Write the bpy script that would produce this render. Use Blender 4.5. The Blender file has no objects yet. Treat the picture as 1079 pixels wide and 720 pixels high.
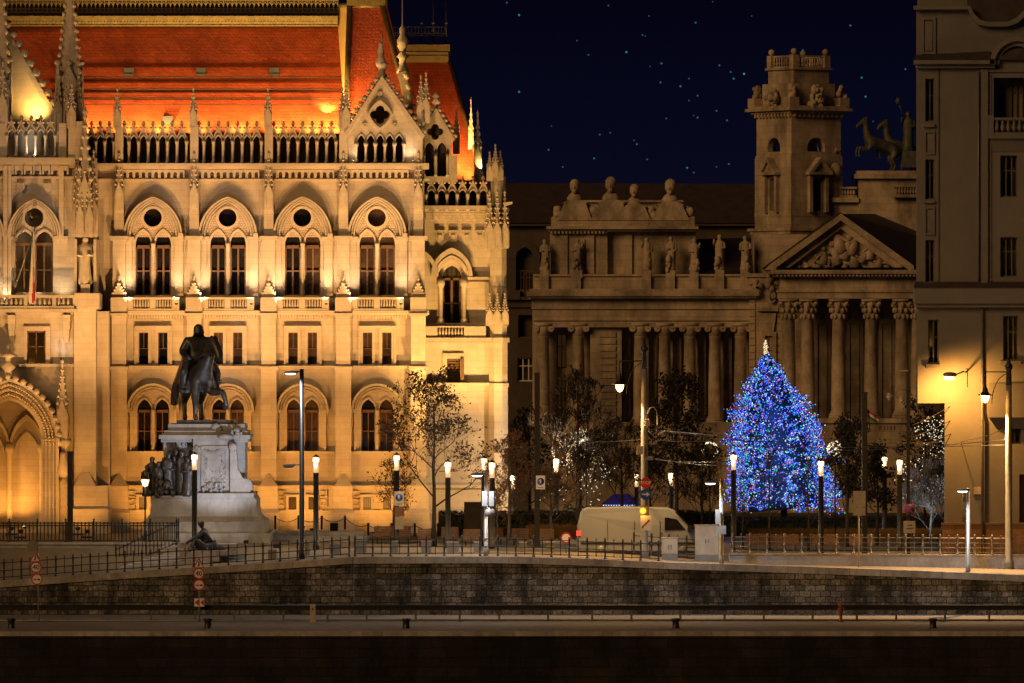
import bpy, math, random
from mathutils import Vector, Matrix
from mathutils.geometry import tessellate_polygon
R = math.radians
rnd = random.Random(11)
S = bpy.context.scene
COL = S.collection
# ------------------------------------------------------------------ camera
F, ZC, CX, CY = 7285.0, 12.7, 539.5, 360.0      # pixels of a 1079 wide frame
def X(px, d): return (px - CX) * d / F
def Z(py, d): return ZC - (py - CY) * d / F
cam = bpy.data.objects.new('camera', bpy.data.cameras.new('camera')); COL.objects.link(cam)
cam.location = (0, 0, ZC); cam.rotation_euler = (R(90), 0, 0)
cam.data.sensor_width = 36; cam.data.lens = F / 1079 * 36
cam.data.clip_start = 1; cam.data.clip_end = 9000
S.camera = cam
# ------------------------------------------------------------------ render settings
S.view_settings.view_transform = 'Standard'; S.view_settings.look = 'None'
S.view_settings.exposure = 0.28; S.view_settings.gamma = 1.0
S.view_settings.use_curve_mapping = False
S.cycles.max_bounces = 5; S.cycles.diffuse_bounces = 2; S.cycles.glossy_bounces = 2
S.cycles.transmission_bounces = 3; S.cycles.transparent_max_bounces = 6
S.cycles.sample_clamp_indirect = 2.0; S.cycles.sample_clamp_direct = 0
S.cycles.caustics_reflective = False; S.cycles.caustics_refractive = False
S.cycles.use_light_tree = True
S.cycles.use_denoising = True
# ------------------------------------------------------------------ night sky (with its stars) and a dim warm sun added as fill light
W = bpy.data.worlds.new('World'); S.world = W; W.use_nodes = True
def build_sky():
    nt = W.node_tree; N, L = nt.nodes, nt.links
    N.clear()
    out = N.new('ShaderNodeOutputWorld'); bg = N.new('ShaderNodeBackground')
    tc = N.new('ShaderNodeTexCoord'); sep = N.new('ShaderNodeSeparateXYZ')
    L.new(tc.outputs['Generated'], sep.inputs[0])
    ramp = N.new('ShaderNodeValToRGB'); mr = N.new('ShaderNodeMapRange')
    mr.inputs['From Min'].default_value = 0.0; mr.inputs['From Max'].default_value = 0.055
    L.new(sep.outputs['Z'], mr.inputs['Value']); L.new(mr.outputs[0], ramp.inputs[0])
    e = ramp.color_ramp.elements
    e[0].position = 0.0; e[0].color = (0.0035, 0.0038, 0.0120, 1)
    e[1].position = 1.0; e[1].color = (0.0007, 0.0006, 0.0040, 1)
    m = ramp.color_ramp.elements.new(0.5); m.color = (0.0018, 0.0022, 0.0090, 1)
    stars = [(547,16,1.2),(534,3,.7),(547,97,1.1),(641,6,.6),(684,17,.5),(733,24,.8),(751,2,.4),(608,43,.5),(620,58,.6),(677,37,.6),(680,38,.4),(660,55,1.2),
             (697,67,.9),(685,70,.4),(696,87,.8),(717,91,1.0),(726,83,.6),(758,69,.8),(770,76,.7),(773,83,1.0),(784,78,1.1),(735,101,.7),(726,106,.5),(755,117,.7),
             (766,127,.8),(731,122,.4),(735,124,.8),(702,125,.6),(632,142,.7),(643,140,.6),(668,148,.5),(671,152,.8),(578,158,.8),(626,167,.8),(593,176,.6),(682,168,.6),
             (724,177,1.0),(731,182,.6),(755,176,.5),(768,173,.7),(896,27,.9),(908,82,1.0),(912,102,1.0),(784,78,.8),(954,73,.8),(920,128,.4),(846,53,.7),(792,17,.4),(581,133,.4)]
    prev = ramp.outputs[0]
    tot = None
    nrm = N.new('ShaderNodeVectorMath'); nrm.operation = 'NORMALIZE'; L.new(tc.outputs['Generated'], nrm.inputs[0])
    for px, py, b in stars:
        v = Vector(((px - CX) / F, 1.0, (CY - py) / F)).normalized()
        ds = N.new('ShaderNodeVectorMath'); ds.operation = 'DISTANCE'
        L.new(nrm.outputs[0], ds.inputs[0]); ds.inputs[1].default_value = v
        g = N.new('ShaderNodeMapRange'); g.inputs['From Min'].default_value = 0.0
        g.inputs['From Max'].default_value = (0.95 + 0.6*b) / F; g.inputs['To Min'].default_value = b; g.inputs['To Max'].default_value = 0.0
        g.interpolation_type = 'SMOOTHSTEP'
        L.new(ds.outputs['Value'], g.inputs['Value'])
        if tot is None: tot = g.outputs[0]
        else:
            a = N.new('ShaderNodeMath'); a.operation = 'ADD'; L.new(tot, a.inputs[0]); L.new(g.outputs[0], a.inputs[1]); tot = a.outputs[0]
    sc = N.new('ShaderNodeVectorMath'); sc.operation = 'SCALE'; sc.inputs[0].default_value = (0.03, 0.17, 0.24)
    L.new(tot, sc.inputs['Scale'])
    ad = N.new('ShaderNodeVectorMath'); ad.operation = 'ADD'
    L.new(prev, ad.inputs[0]); L.new(sc.outputs[0], ad.inputs[1])
    L.new(ad.outputs[0], bg.inputs['Color']); bg.inputs['Strength'].default_value = 1.0
    L.new(bg.outputs[0], out.inputs['Surface'])
build_sky()
def sun_light():
    l = bpy.data.lights.new('fill_sun', 'SUN'); l.energy = 0.84; l.angle = R(24); l.color = (1.0, 0.56, 0.215)  # added fill lamp brightening museum, quay and corner building
    o = bpy.data.objects.new('fill_sun', l); COL.objects.link(o)
    az, el = R(40), R(23)                        # comes from behind the camera's left shoulder
    dirv = Vector((math.sin(az) * math.cos(el), math.cos(az) * math.cos(el), -math.sin(el)))
    o.rotation_euler = dirv.to_track_quat('-Z', 'Y').to_euler()
    o.location = (-100, 200, 120)
sun_light()
SODIUM = (1.0, 0.40, 0.06); AMBER = (1.0, 0.42, 0.08); WARM = (1.0, 0.72, 0.42); COOL = (0.92, 0.95, 1.0)
# ------------------------------------------------------------------ materials
MATS = {}
def mat(name, col, rough=0.7, metal=0.0, var=0.25, vscale=1.5, bump=0.0, bscale=8.0, brick=None, mortar=0.6, stain=0.0, stain_scale=0.25, bvar=0.18, emit=None, estr=0.0, sample=True, spec=0.5, facing=None):
    m = bpy.data.materials.new(name); m.use_nodes = True; MATS[name] = m
    nt = m.node_tree; N, L = nt.nodes, nt.links
    p = N['Principled BSDF']
    p.inputs['Roughness'].default_value = rough; p.inputs['Metallic'].default_value = metal
    p.inputs['Specular IOR Level'].default_value = spec
    if emit is not None:
        p.inputs['Base Color'].default_value = (*[c*.06 for c in col], 1)
        p.inputs['Emission Color'].default_value = (*emit, 1); p.inputs['Emission Strength'].default_value = estr
        if not sample: m.cycles.emission_sampling = 'NONE'
        return m
    geo = N.new('ShaderNodeNewGeometry')
    no = N.new('ShaderNodeTexNoise'); no.inputs['Scale'].default_value = vscale; no.inputs['Detail'].default_value = 5; no.inputs['Roughness'].default_value = 0.65
    L.new(geo.outputs['Position'], no.inputs['Vector'])
    mr = N.new('ShaderNodeMapRange'); mr.inputs['From Min'].default_value = 0.3; mr.inputs['From Max'].default_value = 0.7
    mr.inputs['To Min'].default_value = 1 - var; mr.inputs['To Max'].default_value = 1 + var
    L.new(no.outputs['Fac'], mr.inputs['Value'])
    if brick:
        bw, bh = brick[:2]
        sp = N.new('ShaderNodeSeparateXYZ'); L.new(geo.outputs['Position'], sp.inputs[0])
        ad = N.new('ShaderNodeMath'); ad.operation = 'ADD'; L.new(sp.outputs['X'], ad.inputs[0]); L.new(sp.outputs['Y'], ad.inputs[1])
        cb = N.new('ShaderNodeCombineXYZ'); L.new(ad.outputs[0], cb.inputs['X'])
        L.new(sp.outputs['Z'], cb.inputs['Y'])
        vec = cb.outputs[0]
        if len(brick) > 2:                       # wobble for rough hewn courses
            n2 = N.new('ShaderNodeTexNoise'); n2.inputs['Scale'].default_value = 1.3; L.new(geo.outputs['Position'], n2.inputs['Vector'])
            s2 = N.new('ShaderNodeVectorMath'); s2.operation = 'SCALE'; s2.inputs['Scale'].default_value = brick[2]; L.new(n2.outputs['Color'], s2.inputs[0])
            a2 = N.new('ShaderNodeVectorMath'); L.new(vec, a2.inputs[0]); L.new(s2.outputs[0], a2.inputs[1]); vec = a2.outputs[0]
        br = N.new('ShaderNodeTexBrick'); L.new(vec, br.inputs['Vector'])
        br.inputs['Scale'].default_value = 1; br.inputs['Brick Width'].default_value = bw; br.inputs['Row Height'].default_value = bh
        br.inputs['Mortar Size'].default_value = 0.014 if len(brick) < 4 else brick[3]; br.inputs['Mortar Smooth'].default_value = 0.3
        br.inputs['Color1'].default_value = (*[c * (1 - bvar) for c in col], 1); br.inputs['Color2'].default_value = (*[min(1, c * (1 + bvar)) for c in col], 1)
        br.inputs['Mortar'].default_value = (*[c * mortar for c in col], 1)
        csrc = br.outputs['Color']
    else:
        rgb = N.new('ShaderNodeRGB'); rgb.outputs[0].default_value = (*col, 1); csrc = rgb.outputs[0]; br = None
    mul = N.new('ShaderNodeVectorMath'); mul.operation = 'SCALE'; L.new(csrc, mul.inputs[0]); L.new(mr.outputs[0], mul.inputs['Scale'])
    last = mul.outputs[0]
    if stain:
        mp = N.new('ShaderNodeMapping'); mp.inputs['Scale'].default_value = (1, 1, 0.35); L.new(geo.outputs['Position'], mp.inputs['Vector'])
        n3 = N.new('ShaderNodeTexNoise'); n3.inputs['Scale'].default_value = stain_scale; n3.inputs['Detail'].default_value = 6; n3.inputs['Roughness'].default_value = 0.7
        L.new(mp.outputs[0], n3.inputs['Vector'])
        m3 = N.new('ShaderNodeMapRange'); m3.inputs['From Min'].default_value = 0.42; m3.inputs['From Max'].default_value = 0.62
        m3.inputs['To Min'].default_value = 1.0; m3.inputs['To Max'].default_value = 1 - stain
        L.new(n3.outputs['Fac'], m3.inputs['Value'])
        mu = N.new('ShaderNodeVectorMath'); mu.operation = 'SCALE'; L.new(last, mu.inputs[0]); L.new(m3.outputs[0], mu.inputs['Scale']); last = mu.outputs[0]
    L.new(last, p.inputs['Base Color'])
    if bump:
        nb = N.new('ShaderNodeTexNoise'); nb.inputs['Scale'].default_value = bscale; nb.inputs['Detail'].default_value = 6
        L.new(geo.outputs['Position'], nb.inputs['Vector'])
        h = nb.outputs['Fac']
        if br:
            mm = N.new('ShaderNodeMath'); mm.operation = 'MULTIPLY_ADD'; L.new(br.outputs['Fac'], mm.inputs[0]); mm.inputs[1].default_value = -1.2; L.new(h, mm.inputs[2]); h = mm.outputs[0]
        b = N.new('ShaderNodeBump'); b.inputs['Strength'].default_value = min(1, bump); b.inputs['Distance'].default_value = 0.14 if bump >= 1 else 0.06
        L.new(h, b.inputs['Height']); L.new(b.outputs[0], p.inputs['Normal'])
    return m
LIME = mat('limestone', (0.46, 0.40, 0.33), 0.85, var=0.10, vscale=0.8, bump=0.25, bscale=5, brick=(1.35, 0.42), mortar=0.80, bvar=0.06, stain=0.14, stain_scale=0.3)
CARVE = mat('carved_limestone', (0.45, 0.39, 0.32), 0.85, var=0.16, vscale=3.0, bump=0.35, bscale=9, stain=0.15, stain_scale=0.7)
DIAPER = mat('patterned_limestone', (0.44, 0.36, 0.29), 0.85, var=0.10, vscale=2, bump=0.7, bscale=3, brick=(0.16, 0.16), mortar=0.45, bvar=0.1)
TILE = mat('roof_tile', (0.42, 0.066, 0.020), 0.6, var=0.22, vscale=1.1, bump=0.4, bscale=6, brick=(0.26, 0.235, 0.02, .02), mortar=0.55, bvar=0.16, stain=0.25, stain_scale=0.25)
GILT = mat('weathered_gilt_zinc', (0.13, 0.09, 0.038), 0.55, metal=0.3, var=0.35, vscale=2.5)
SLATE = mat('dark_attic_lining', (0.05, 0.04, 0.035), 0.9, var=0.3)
OAK = mat('window_oak', (0.125, 0.068, 0.038), 0.55, var=0.2, vscale=6)
LEAD = mat('dark_lead', (0.022, 0.018, 0.016), 0.95, var=0.2, spec=0.1)
GLASS_B = mat('curtained_window_glass', (0.060, 0.040, 0.026), 0.2, var=0.5, vscale=0.9, spec=0.5)
GLASS = mat('dark_window_glass', (0.012, 0.011, 0.012), 0.12, var=0.5, vscale=0.9, spec=0.5)
IRON = mat('black_iron', (0.018, 0.017, 0.018), 0.45, var=0.3, spec=0.5)
STEEL = mat('painted_grey_steel', (0.16, 0.16, 0.165), 0.4, metal=0.4, var=0.2)
ALU = mat('pale_galvanised_pole', (0.30, 0.30, 0.30), 0.4, metal=0.3, var=0.12)
BRONZE = mat('dark_bronze', (0.075, 0.075, 0.080), 0.42, metal=0.55, var=0.5, vscale=2.5, bump=0.6, bscale=4)
VERDI = mat('green_bronze', (0.085, 0.09, 0.075), 0.6, metal=0.3, var=0.5, vscale=2, bump=0.4)
GRANITE = mat('monument_stone', (0.37, 0.37, 0.39), 0.75, var=0.14, vscale=1.2, bump=0.3, bscale=6, brick=(2.6, 1.25), mortar=0.75, bvar=0.05, stain=0.35, stain_scale=0.55)
MUSE = mat('old_museum_stone', (0.50, 0.40, 0.29), 0.9, var=0.22, vscale=0.6, bump=0.35, bscale=3, brick=(1.6, 0.62), mortar=0.68, bvar=0.10, stain=0.58, stain_scale=0.30)
MUSEC = mat('carved_museum_stone', (0.50, 0.40, 0.29), 0.9, var=0.25, vscale=1.5, bump=0.6, bscale=5, stain=0.5, stain_scale=0.5)
MROOF = mat('museum_sheet_roof', (0.040, 0.028, 0.028), 0.7, var=0.3, vscale=1, bump=0.2)
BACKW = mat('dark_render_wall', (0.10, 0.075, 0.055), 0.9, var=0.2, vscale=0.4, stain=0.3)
PLASTER = mat('beige_plaster', (0.165, 0.155, 0.145), 0.9, var=0.07, vscale=0.7, bump=0.12, bscale=10, stain=0.14, stain_scale=0.35)
BROWNST = mat('brown_stone_plinth', (0.21, 0.12, 0.06), 0.85, var=0.18, vscale=2, brick=(1.2, 0.7), bump=0.2)
GREENF = mat('olive_window_frame', (0.10, 0.095, 0.045), 0.6, var=0.2)
QUAY = mat('quay_masonry', (0.205, 0.195, 0.18), 0.95, var=0.62, vscale=7.0, bump=1.0, bscale=9, brick=(0.62, 0.36, 0.16, 0.022), mortar=0.16, bvar=0.50, stain=0.85, stain_scale=0.55)
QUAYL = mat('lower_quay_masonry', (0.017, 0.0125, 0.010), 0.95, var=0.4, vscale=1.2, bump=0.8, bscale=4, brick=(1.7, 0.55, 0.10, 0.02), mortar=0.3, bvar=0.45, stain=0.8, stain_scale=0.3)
COPE = mat('coping_granite', (0.36, 0.33, 0.30), 0.8, var=0.25, vscale=2.5, bump=0.3, bscale=12, brick=(1.9, 9.0), mortar=0.5, bvar=0.12, stain=0.4, stain_scale=0.6)
ROAD = mat('asphalt', (0.055, 0.05, 0.046), 0.85, var=0.3, vscale=3, bump=0.3, bscale=30)
QROAD = mat('lower_quay_paving', (0.19, 0.165, 0.135), 0.85, var=0.2, vscale=4, bump=0.3, bscale=20, stain=0.3, stain_scale=0.2)
PAVE = mat('plaza_paving', (0.22, 0.18, 0.13), 0.8, var=0.18, vscale=1.2, bump=0.2, bscale=14, stain=0.25, stain_scale=0.3)
GRASS = mat('winter_grass', (0.060, 0.060, 0.022), 0.95, var=0.4, vscale=3)
HEDGE = mat('hedge_leaf', (0.030, 0.032, 0.016), 0.9, var=0.5, vscale=2)
DRYG = mat('dry_ornamental_grass', (0.20, 0.115, 0.04), 0.95, var=0.4, vscale=2)
BARK = mat('bark', (0.028, 0.021, 0.016), 0.9, var=0.35, vscale=4, bump=0.4)
PBARK = mat('pale_bark', (0.22, 0.19, 0.16), 0.85, var=0.3, vscale=3)
LEAF = mat('withered_leaf', (0.045, 0.028, 0.014), 0.85, var=0.5, vscale=5)
OLEAF = mat('russet_leaf', (0.34, 0.15, 0.055), 0.85, var=0.4, vscale=4)
PINE = mat('fir_needle', (0.020, 0.036, 0.030), 0.8, var=0.4, vscale=3)
WOODB = mat('bench_wood', (0.13, 0.062, 0.03), 0.65, var=0.3, vscale=4)
CONC = mat('grey_concrete', (0.20, 0.195, 0.185), 0.85, var=0.15, vscale=3, bump=0.2)
CABIN = mat('beige_cabinet_paint', (0.42, 0.36, 0.28), 0.6, var=0.1, vscale=1.5, stain=0.15, stain_scale=0.8)
LIT_FLANK = mat('lit_tile_yellow', (0.45, 0.29, 0.11), 0.6, metal=0.1, var=0.12)  # floodlit look of the roof flank put into its colour
VANP = mat('white_van_paint', (0.20, 0.215, 0.235), 0.28, var=0.04, vscale=0.6, spec=0.5)
RUBBER = mat('tyre_rubber', (0.015, 0.015, 0.015), 0.8, var=0.2)
WHITE = mat('sign_white', (0.70, 0.69, 0.66), 0.5, var=0.06)
RED = mat('sign_red', (0.45, 0.03, 0.02), 0.5, var=0.08)
BLUE = mat('sign_blue', (0.02, 0.08, 0.42), 0.5, var=0.08)
BLACK = mat('sign_black', (0.012, 0.012, 0.012), 0.5, var=0.1)
GREENC = mat('flag_green', (0.03, 0.16, 0.06), 0.8, var=0.1)
RUSTP = mat('red_hydrant_paint', (0.28, 0.055, 0.03), 0.6, var=0.3)
TARP = mat('violet_awning', (0.10, 0.06, 0.30), 0.7, var=0.2)
E_PILLAR = mat('pillar_lamp_glow', (1, .8, .6), emit=(1.0, 0.64, 0.30), estr=2.0)
E_PGLASS = mat('pillar_glass_glow', (.5, .4, .3), emit=(1.0, 0.58, 0.27), estr=0.72)
E_SOD = mat('sodium_lamp_glow', (1, .8, .6), emit=(1.0, 0.62, 0.22), estr=5)
E_LED = mat('white_led_glow', (1, 1, 1), emit=(0.95, 0.97, 1.0), estr=5)
E_FLOOD = mat('floodlight_glow', (1, 1, 1), emit=(1.0, 0.80, 0.50), estr=8)
E_AMB = mat('amber_signal_glow', (1, .6, .2), emit=(1.0, 0.36, 0.03), estr=1.7)
E_TAIL = mat('tail_lamp_glow', (.5, .0, .0), emit=(1.0, 0.05, 0.03), estr=1.6)
E_FAIRY = mat('fairy_light_glow', (1, 1, 1), emit=(1.0, 0.86, 0.55), estr=1.3, sample=False)
E_TOP = mat('tree_topper_glow', (1, 1, 1), emit=(1.0, 0.72, 0.45), estr=0.85, sample=False)
BULBS = [mat('bulb_' + n, (1, 1, 1), emit=c, estr=s, sample=False) for n, c, s in (
    ('blue', (0.06, 0.17, 1.0), 1.5), ('deep_blue', (0.03, 0.05, 0.9), 1.3), ('ice', (0.45, 0.70, 1.0), 1.6), ('green', (0.0, 0.75, 0.45), 1.2), ('red', (0.95, 0.09, 0.08), 0.95), ('amber', (1.0, 0.50, 0.12), 0.95), ('violet', (0.55, 0.22, 0.95), 1.0))]
# ------------------------------------------------------------------ mesh collector
class MB:
    def __init__(s): s.v = []; s.f = []; s.mi = []; s.sm = []; s.m = 0; s.smooth = False; s.T = None
    def add(s, vs, fs, smooth=None):
        b = len(s.v)
        if s.T is not None: vs = [s.T @ Vector(v) for v in vs]
        s.v.extend([tuple(v) for v in vs])
        for f in fs: s.f.append([i + b for i in f]); s.mi.append(s.m); s.sm.append(s.smooth if smooth is None else smooth)
    def box(s, x0, x1, y0, y1, z0, z1):
        s.add([(x0,y0,z0),(x1,y0,z0),(x1,y1,z0),(x0,y1,z0),(x0,y0,z1),(x1,y0,z1),(x1,y1,z1),(x0,y1,z1)],
              [(0,3,2,1),(4,5,6,7),(0,1,5,4),(1,2,6,5),(2,3,7,6),(3,0,4,7)])
    def pbox(s, px0, px1, py0, py1, d, dep=0.3, dref=None):     # front face given in pixels at distance d, dep metres deep (towards +y)
        s.box(X(px0,d), X(px1,d), d, d + dep, Z(py1,d), Z(py0,d))
    def hexa(s, lo, hi):                          # 4 lower + 4 upper points
        s.add(list(lo) + list(hi), [(0,3,2,1),(4,5,6,7),(0,1,5,4),(1,2,6,5),(2,3,7,6),(3,0,4,7)])
    def frustum(s, cx, cy, z0, z1, a0, b0, a1, b1):
        s.hexa([(cx-a0,cy-b0,z0),(cx+a0,cy-b0,z0),(cx+a0,cy+b0,z0),(cx-a0,cy+b0,z0)], [(cx-a1,cy-b1,z1),(cx+a1,cy-b1,z1),(cx+a1,cy+b1,z1),(cx-a1,cy+b1,z1)])
    def plate(s, outer, holes, y0, y1):           # world xz polygons, extruded from y0 to y1 (front faces -y)
        polys = [outer] + list(holes)
        flat = [p for q in polys for p in q]
        tris = tessellate_polygon([[Vector((p[0], p[1], 0)) for p in q] for q in polys])
        n = len(flat)
        vs = [(p[0], y0, p[1]) for p in flat] + [(p[0], y1, p[1]) for p in flat]
        fs = []
        for a, b, c in tris:
            A, B, C = flat[a], flat[b], flat[c]
            ar = (B[0]-A[0])*(C[1]-A[1]) - (B[1]-A[1])*(C[0]-A[0])
            if abs(ar) < 1e-9: continue
            t = (a, b, c) if ar > 0 else (a, c, b)
            fs.append(t); fs.append((t[0]+n, t[2]+n, t[1]+n))
        o = 0
        for qi, q in enumerate(polys):
            k = len(q)
            ar = sum(q[i][0]*q[(i+1)%k][1] - q[(i+1)%k][0]*q[i][1] for i in range(k))
            ccw = ar > 0
            for i in range(k):
                a, b = o + i, o + (i+1) % k
                if (ccw and qi == 0) or (not ccw and qi > 0): fs.append((a, a+n, b+n, b))
                else: fs.append((a, b, b+n, a+n))
            o += k
        s.add(vs, fs)
    def pplate(s, outer, holes, d, dep):
        c = lambda q: [(X(a, d), Z(b, d)) for a, b in q]
        s.plate(c(outer), [c(h) for h in holes], d, d + dep)
    def band(s, inner, outer, y0, y1):            # moulding between two polylines of equal length (world xz)
        n = len(inner)
        vs = [(p[0],y0,p[1]) for p in inner] + [(p[0],y0,p[1]) for p in outer] + [(p[0],y1,p[1]) for p in inner] + [(p[0],y1,p[1]) for p in outer]
        fs = []
        for i in range(n-1):
            fs += [(i, i+1, n+i+1, n+i), (i, 2*n+i, 2*n+i+1, i+1), (n+i, n+i+1, 3*n+i+1, 3*n+i)]
        fs += [(0, n, 3*n, 2*n), (n-1, 3*n-1, 4*n-1, 2*n-1)]
        s.add(vs, fs)
    def pband(s, inner, outer, d, dep):
        c = lambda q: [(X(a, d), Z(b, d)) for a, b in q]
        s.band(c(inner), c(outer), d, d + dep)
    def lathe(s, prof, cx, cy, z=0, seg=10, smooth=True, sx=1, sy=1, ph=0):
        vs, fs = [], []
        for r, h in prof:
            for k in range(seg):
                a = 2*math.pi*k/seg + ph
                vs.append((cx + r*sx*math.cos(a), cy + r*sy*math.sin(a), z + h))
        n = len(prof)
        for i in range(n-1):
            for k in range(seg):
                k2 = (k+1) % seg
                fs.append((i*seg+k, i*seg+k2, (i+1)*seg+k2, (i+1)*seg+k))
        fs.append(tuple(range(seg-1, -1, -1))); fs.append(tuple((n-1)*seg + k for k in range(seg)))
        s.add(vs, fs, smooth)
    def tube(s, pts, rad, seg=6, smooth=True):
        pts = [Vector(p) for p in pts]
        if not hasattr(rad, '__len__'): rad = [rad] * len(pts)
        vs, fs = [], []
        n = len(pts)
        ref = None
        for i, p in enumerate(pts):
            t = (pts[min(i+1,n-1)] - pts[max(i-1,0)])
            if t.length < 1e-9: t = Vector((0,0,1))
            t.normalize()
            if ref is None: ref = Vector((1,0,0)) if abs(t.x) < 0.8 else Vector((0,1,0))
            u = (ref - t * ref.dot(t))
            if u.length < 1e-4: u = t.orthogonal()
            u.normalize(); w = t.cross(u); ref = u
            for k in range(seg):
                a = 2*math.pi*k/seg
                vs.append(p + (u*math.cos(a) + w*math.sin(a)) * rad[i])
        for i in range(n-1):
            for k in range(seg):
                k2 = (k+1) % seg
                fs.append((i*seg+k, i*seg+k2, (i+1)*seg+k2, (i+1)*seg+k))
        fs.append(tuple(range(seg-1,-1,-1))); fs.append(tuple((n-1)*seg+k for k in range(seg)))
        s.add(vs, fs, smooth)
    def ball(s, c, r, sx=1, sy=1, sz=1, seg=8, rings=6, smooth=True):
        prof = [(max(1e-3, math.sin(math.pi*i/rings))*r, -math.cos(math.pi*i/rings)*r*sz) for i in range(rings+1)]
        s.lathe(prof, c[0], c[1], c[2], seg, smooth, sx, sy)
    def octa(s, c, r):
        x, y, z = c
        s.add([(x+r,y,z),(x-r,y,z),(x,y+r,z),(x,y-r,z),(x,y,z+r),(x,y,z-r)], [(0,2,4),(2,1,4),(1,3,4),(3,0,4),(2,0,5),(1,2,5),(3,1,5),(0,3,5)], False)
    def quad(s, a, b, c, d): s.add([a,b,c,d], [(0,1,2,3)])
    def build(s, name, mats, parent=None, loc=None, smooth=False):
        me = bpy.data.meshes.new(name)
        if not isinstance(mats, (list, tuple)): mats = [mats]
        off = Vector((0,0,0)) if loc is not None else world(parent)
        me.from_pydata([tuple(Vector(v) - off) for v in s.v], [], s.f)
        for m in mats: me.materials.append(m)
        me.polygons.foreach_set('material_index', s.mi)
        me.polygons.foreach_set('use_smooth', s.sm)
        me.update()
        o = bpy.data.objects.new(name, me); COL.objects.link(o)
        if parent: o.parent = parent
        if loc is not None: o.location = Vector(loc) - world(parent)
        return o
def world(o):
    v = Vector((0,0,0))
    while o is not None: v = v + o.location; o = o.parent
    return v
def inst(o, loc, parent=None, name=None):        # another copy of a part, given by its world position
    c = o.copy(); COL.objects.link(c); c.parent = parent or o.parent; c.location = Vector(loc) - world(c.parent)
    for ch in list(o.children):
        k = ch.copy(); COL.objects.link(k); k.parent = c
    return c
def copy_tree(o, parent=None):
    c = o.copy(); COL.objects.link(c); c.parent = parent
    for ch in list(o.children): copy_tree(ch, c)
    return c
def tag(o, label=None, cat=None, group=None, kind=None):
    if label: o['label'] = label
    if cat: o['category'] = cat
    if group: o['group'] = group
    if kind: o['kind'] = kind
    return o
def thing(name, loc, label, cat, group=None):
    o = bpy.data.objects.new(name, None); COL.objects.link(o); o.location = loc; o.empty_display_size = 0.5
    return tag(o, label, cat, group)
def light(name, kind, loc, power, color, parent=None, target=None, spot=70, blend=0.6, size=0.15):
    l = bpy.data.lights.new(name, kind); l.energy = power; l.color = color
    if kind in ('POINT', 'SPOT'): l.shadow_soft_size = size
    if kind == 'SPOT': l.spot_size = R(spot); l.spot_blend = blend
    o = bpy.data.objects.new(name, l); COL.objects.link(o)
    if parent: o.parent = parent
    o.location = Vector(loc) - world(parent)
    if target is not None: o.rotation_euler = (Vector(target) - Vector(loc)).to_track_quat('-Z', 'Y').to_euler()
    return o
# ------------------------------------------------------------------ outlines
def arch(cx, hw, ys, rise, n=7):                 # polyline of a (pointed) arch from left to right springing, pixel coordinates (y down)
    rise = max(rise, hw)
    c = (rise*rise - hw*hw) / (2*hw); rr = hw + c
    th = math.acos(max(-1, min(1, c / rr)))
    left = [(cx + c - rr*math.cos(th*i/n), ys - rr*math.sin(th*i/n)) for i in range(n+1)]
    return left + [(2*cx - x, y) for x, y in reversed(left[:-1])]
def lancet(cx, hw, y0, ys, rise, n=5):           # closed opening: sill at y0, springing at ys
    return [(cx - hw, y0)] + arch(cx, hw, ys, rise, n) + [(cx + hw, y0)]
def rect(a, b, c, d): return [(a, c), (b, c), (b, d), (a, d)]
def circle(cx, cy, r, n=18): return [(cx + r*math.cos(2*math.pi*i/n), cy + r*math.sin(2*math.pi*i/n)) for i in range(n)]
def quatrefoil(cx, cy, r, n=7):
    pts = []
    for k in range(4):
        a0 = k*math.pi/2
        ox, oy = cx + 0.55*r*math.cos(a0), cy + 0.55*r*math.sin(a0)
        for i in range(n):
            a = a0 - R(100) + R(200)*i/(n-1)
            pts.append((ox + 0.48*r*math.cos(a), oy + 0.48*r*math.sin(a)))
    return pts
def interp(t, tab):
    if t <= tab[0][0]: return tab[0][1]
    for (a, b), (c, d) in zip(tab, tab[1:]):
        if t <= c: return b + (d-b)*(t-a)/(c-a)
    return tab[-1][1]
def skin(name, verts, edges, m, parent, sub=2, mats=None, smooth=True):   # one continuous body grown over a skeleton: verts are (x,y,z,r)
    me = bpy.data.meshes.new(name)
    me.from_pydata([v[:3] for v in verts], edges, [])
    o = bpy.data.objects.new(name, me); COL.objects.link(o)
    md = o.modifiers.new('Skin', 'SKIN'); md.use_smooth_shade = smooth
    if not me.skin_vertices: 
        o.data.update()
    lay = me.skin_vertices[0].data if me.skin_vertices else None
    if lay is not None:
        for i, v in enumerate(verts):
            r = v[3]
            lay[i].radius = (r, r) if len(v) < 5 else (r, v[4]); lay[i].use_root = (i == 0)
    ss = o.modifiers.new('Subsurf', 'SUBSURF'); ss.levels = sub; ss.render_levels = sub
    me.materials.append(m)
    if parent: o.parent = parent
    return o
def lumps(b, c, w, h, n, r, seed=0, dpt=.4):
    q_ = random.Random(seed)
    for _ in range(n):
        u, v = q_.uniform(-1, 1), q_.random(); k_ = 1-.7*v
        p_ = (c[0]+u*w*k_, c[1]-q_.random()*dpt, c[2]+v*h); rr = r*q_.uniform(.6, 1.2)
        b.ball(p_, rr, sx=q_.uniform(.7, 1.2), sz=q_.uniform(.8, 1.7), seg=7, rings=5)
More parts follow.
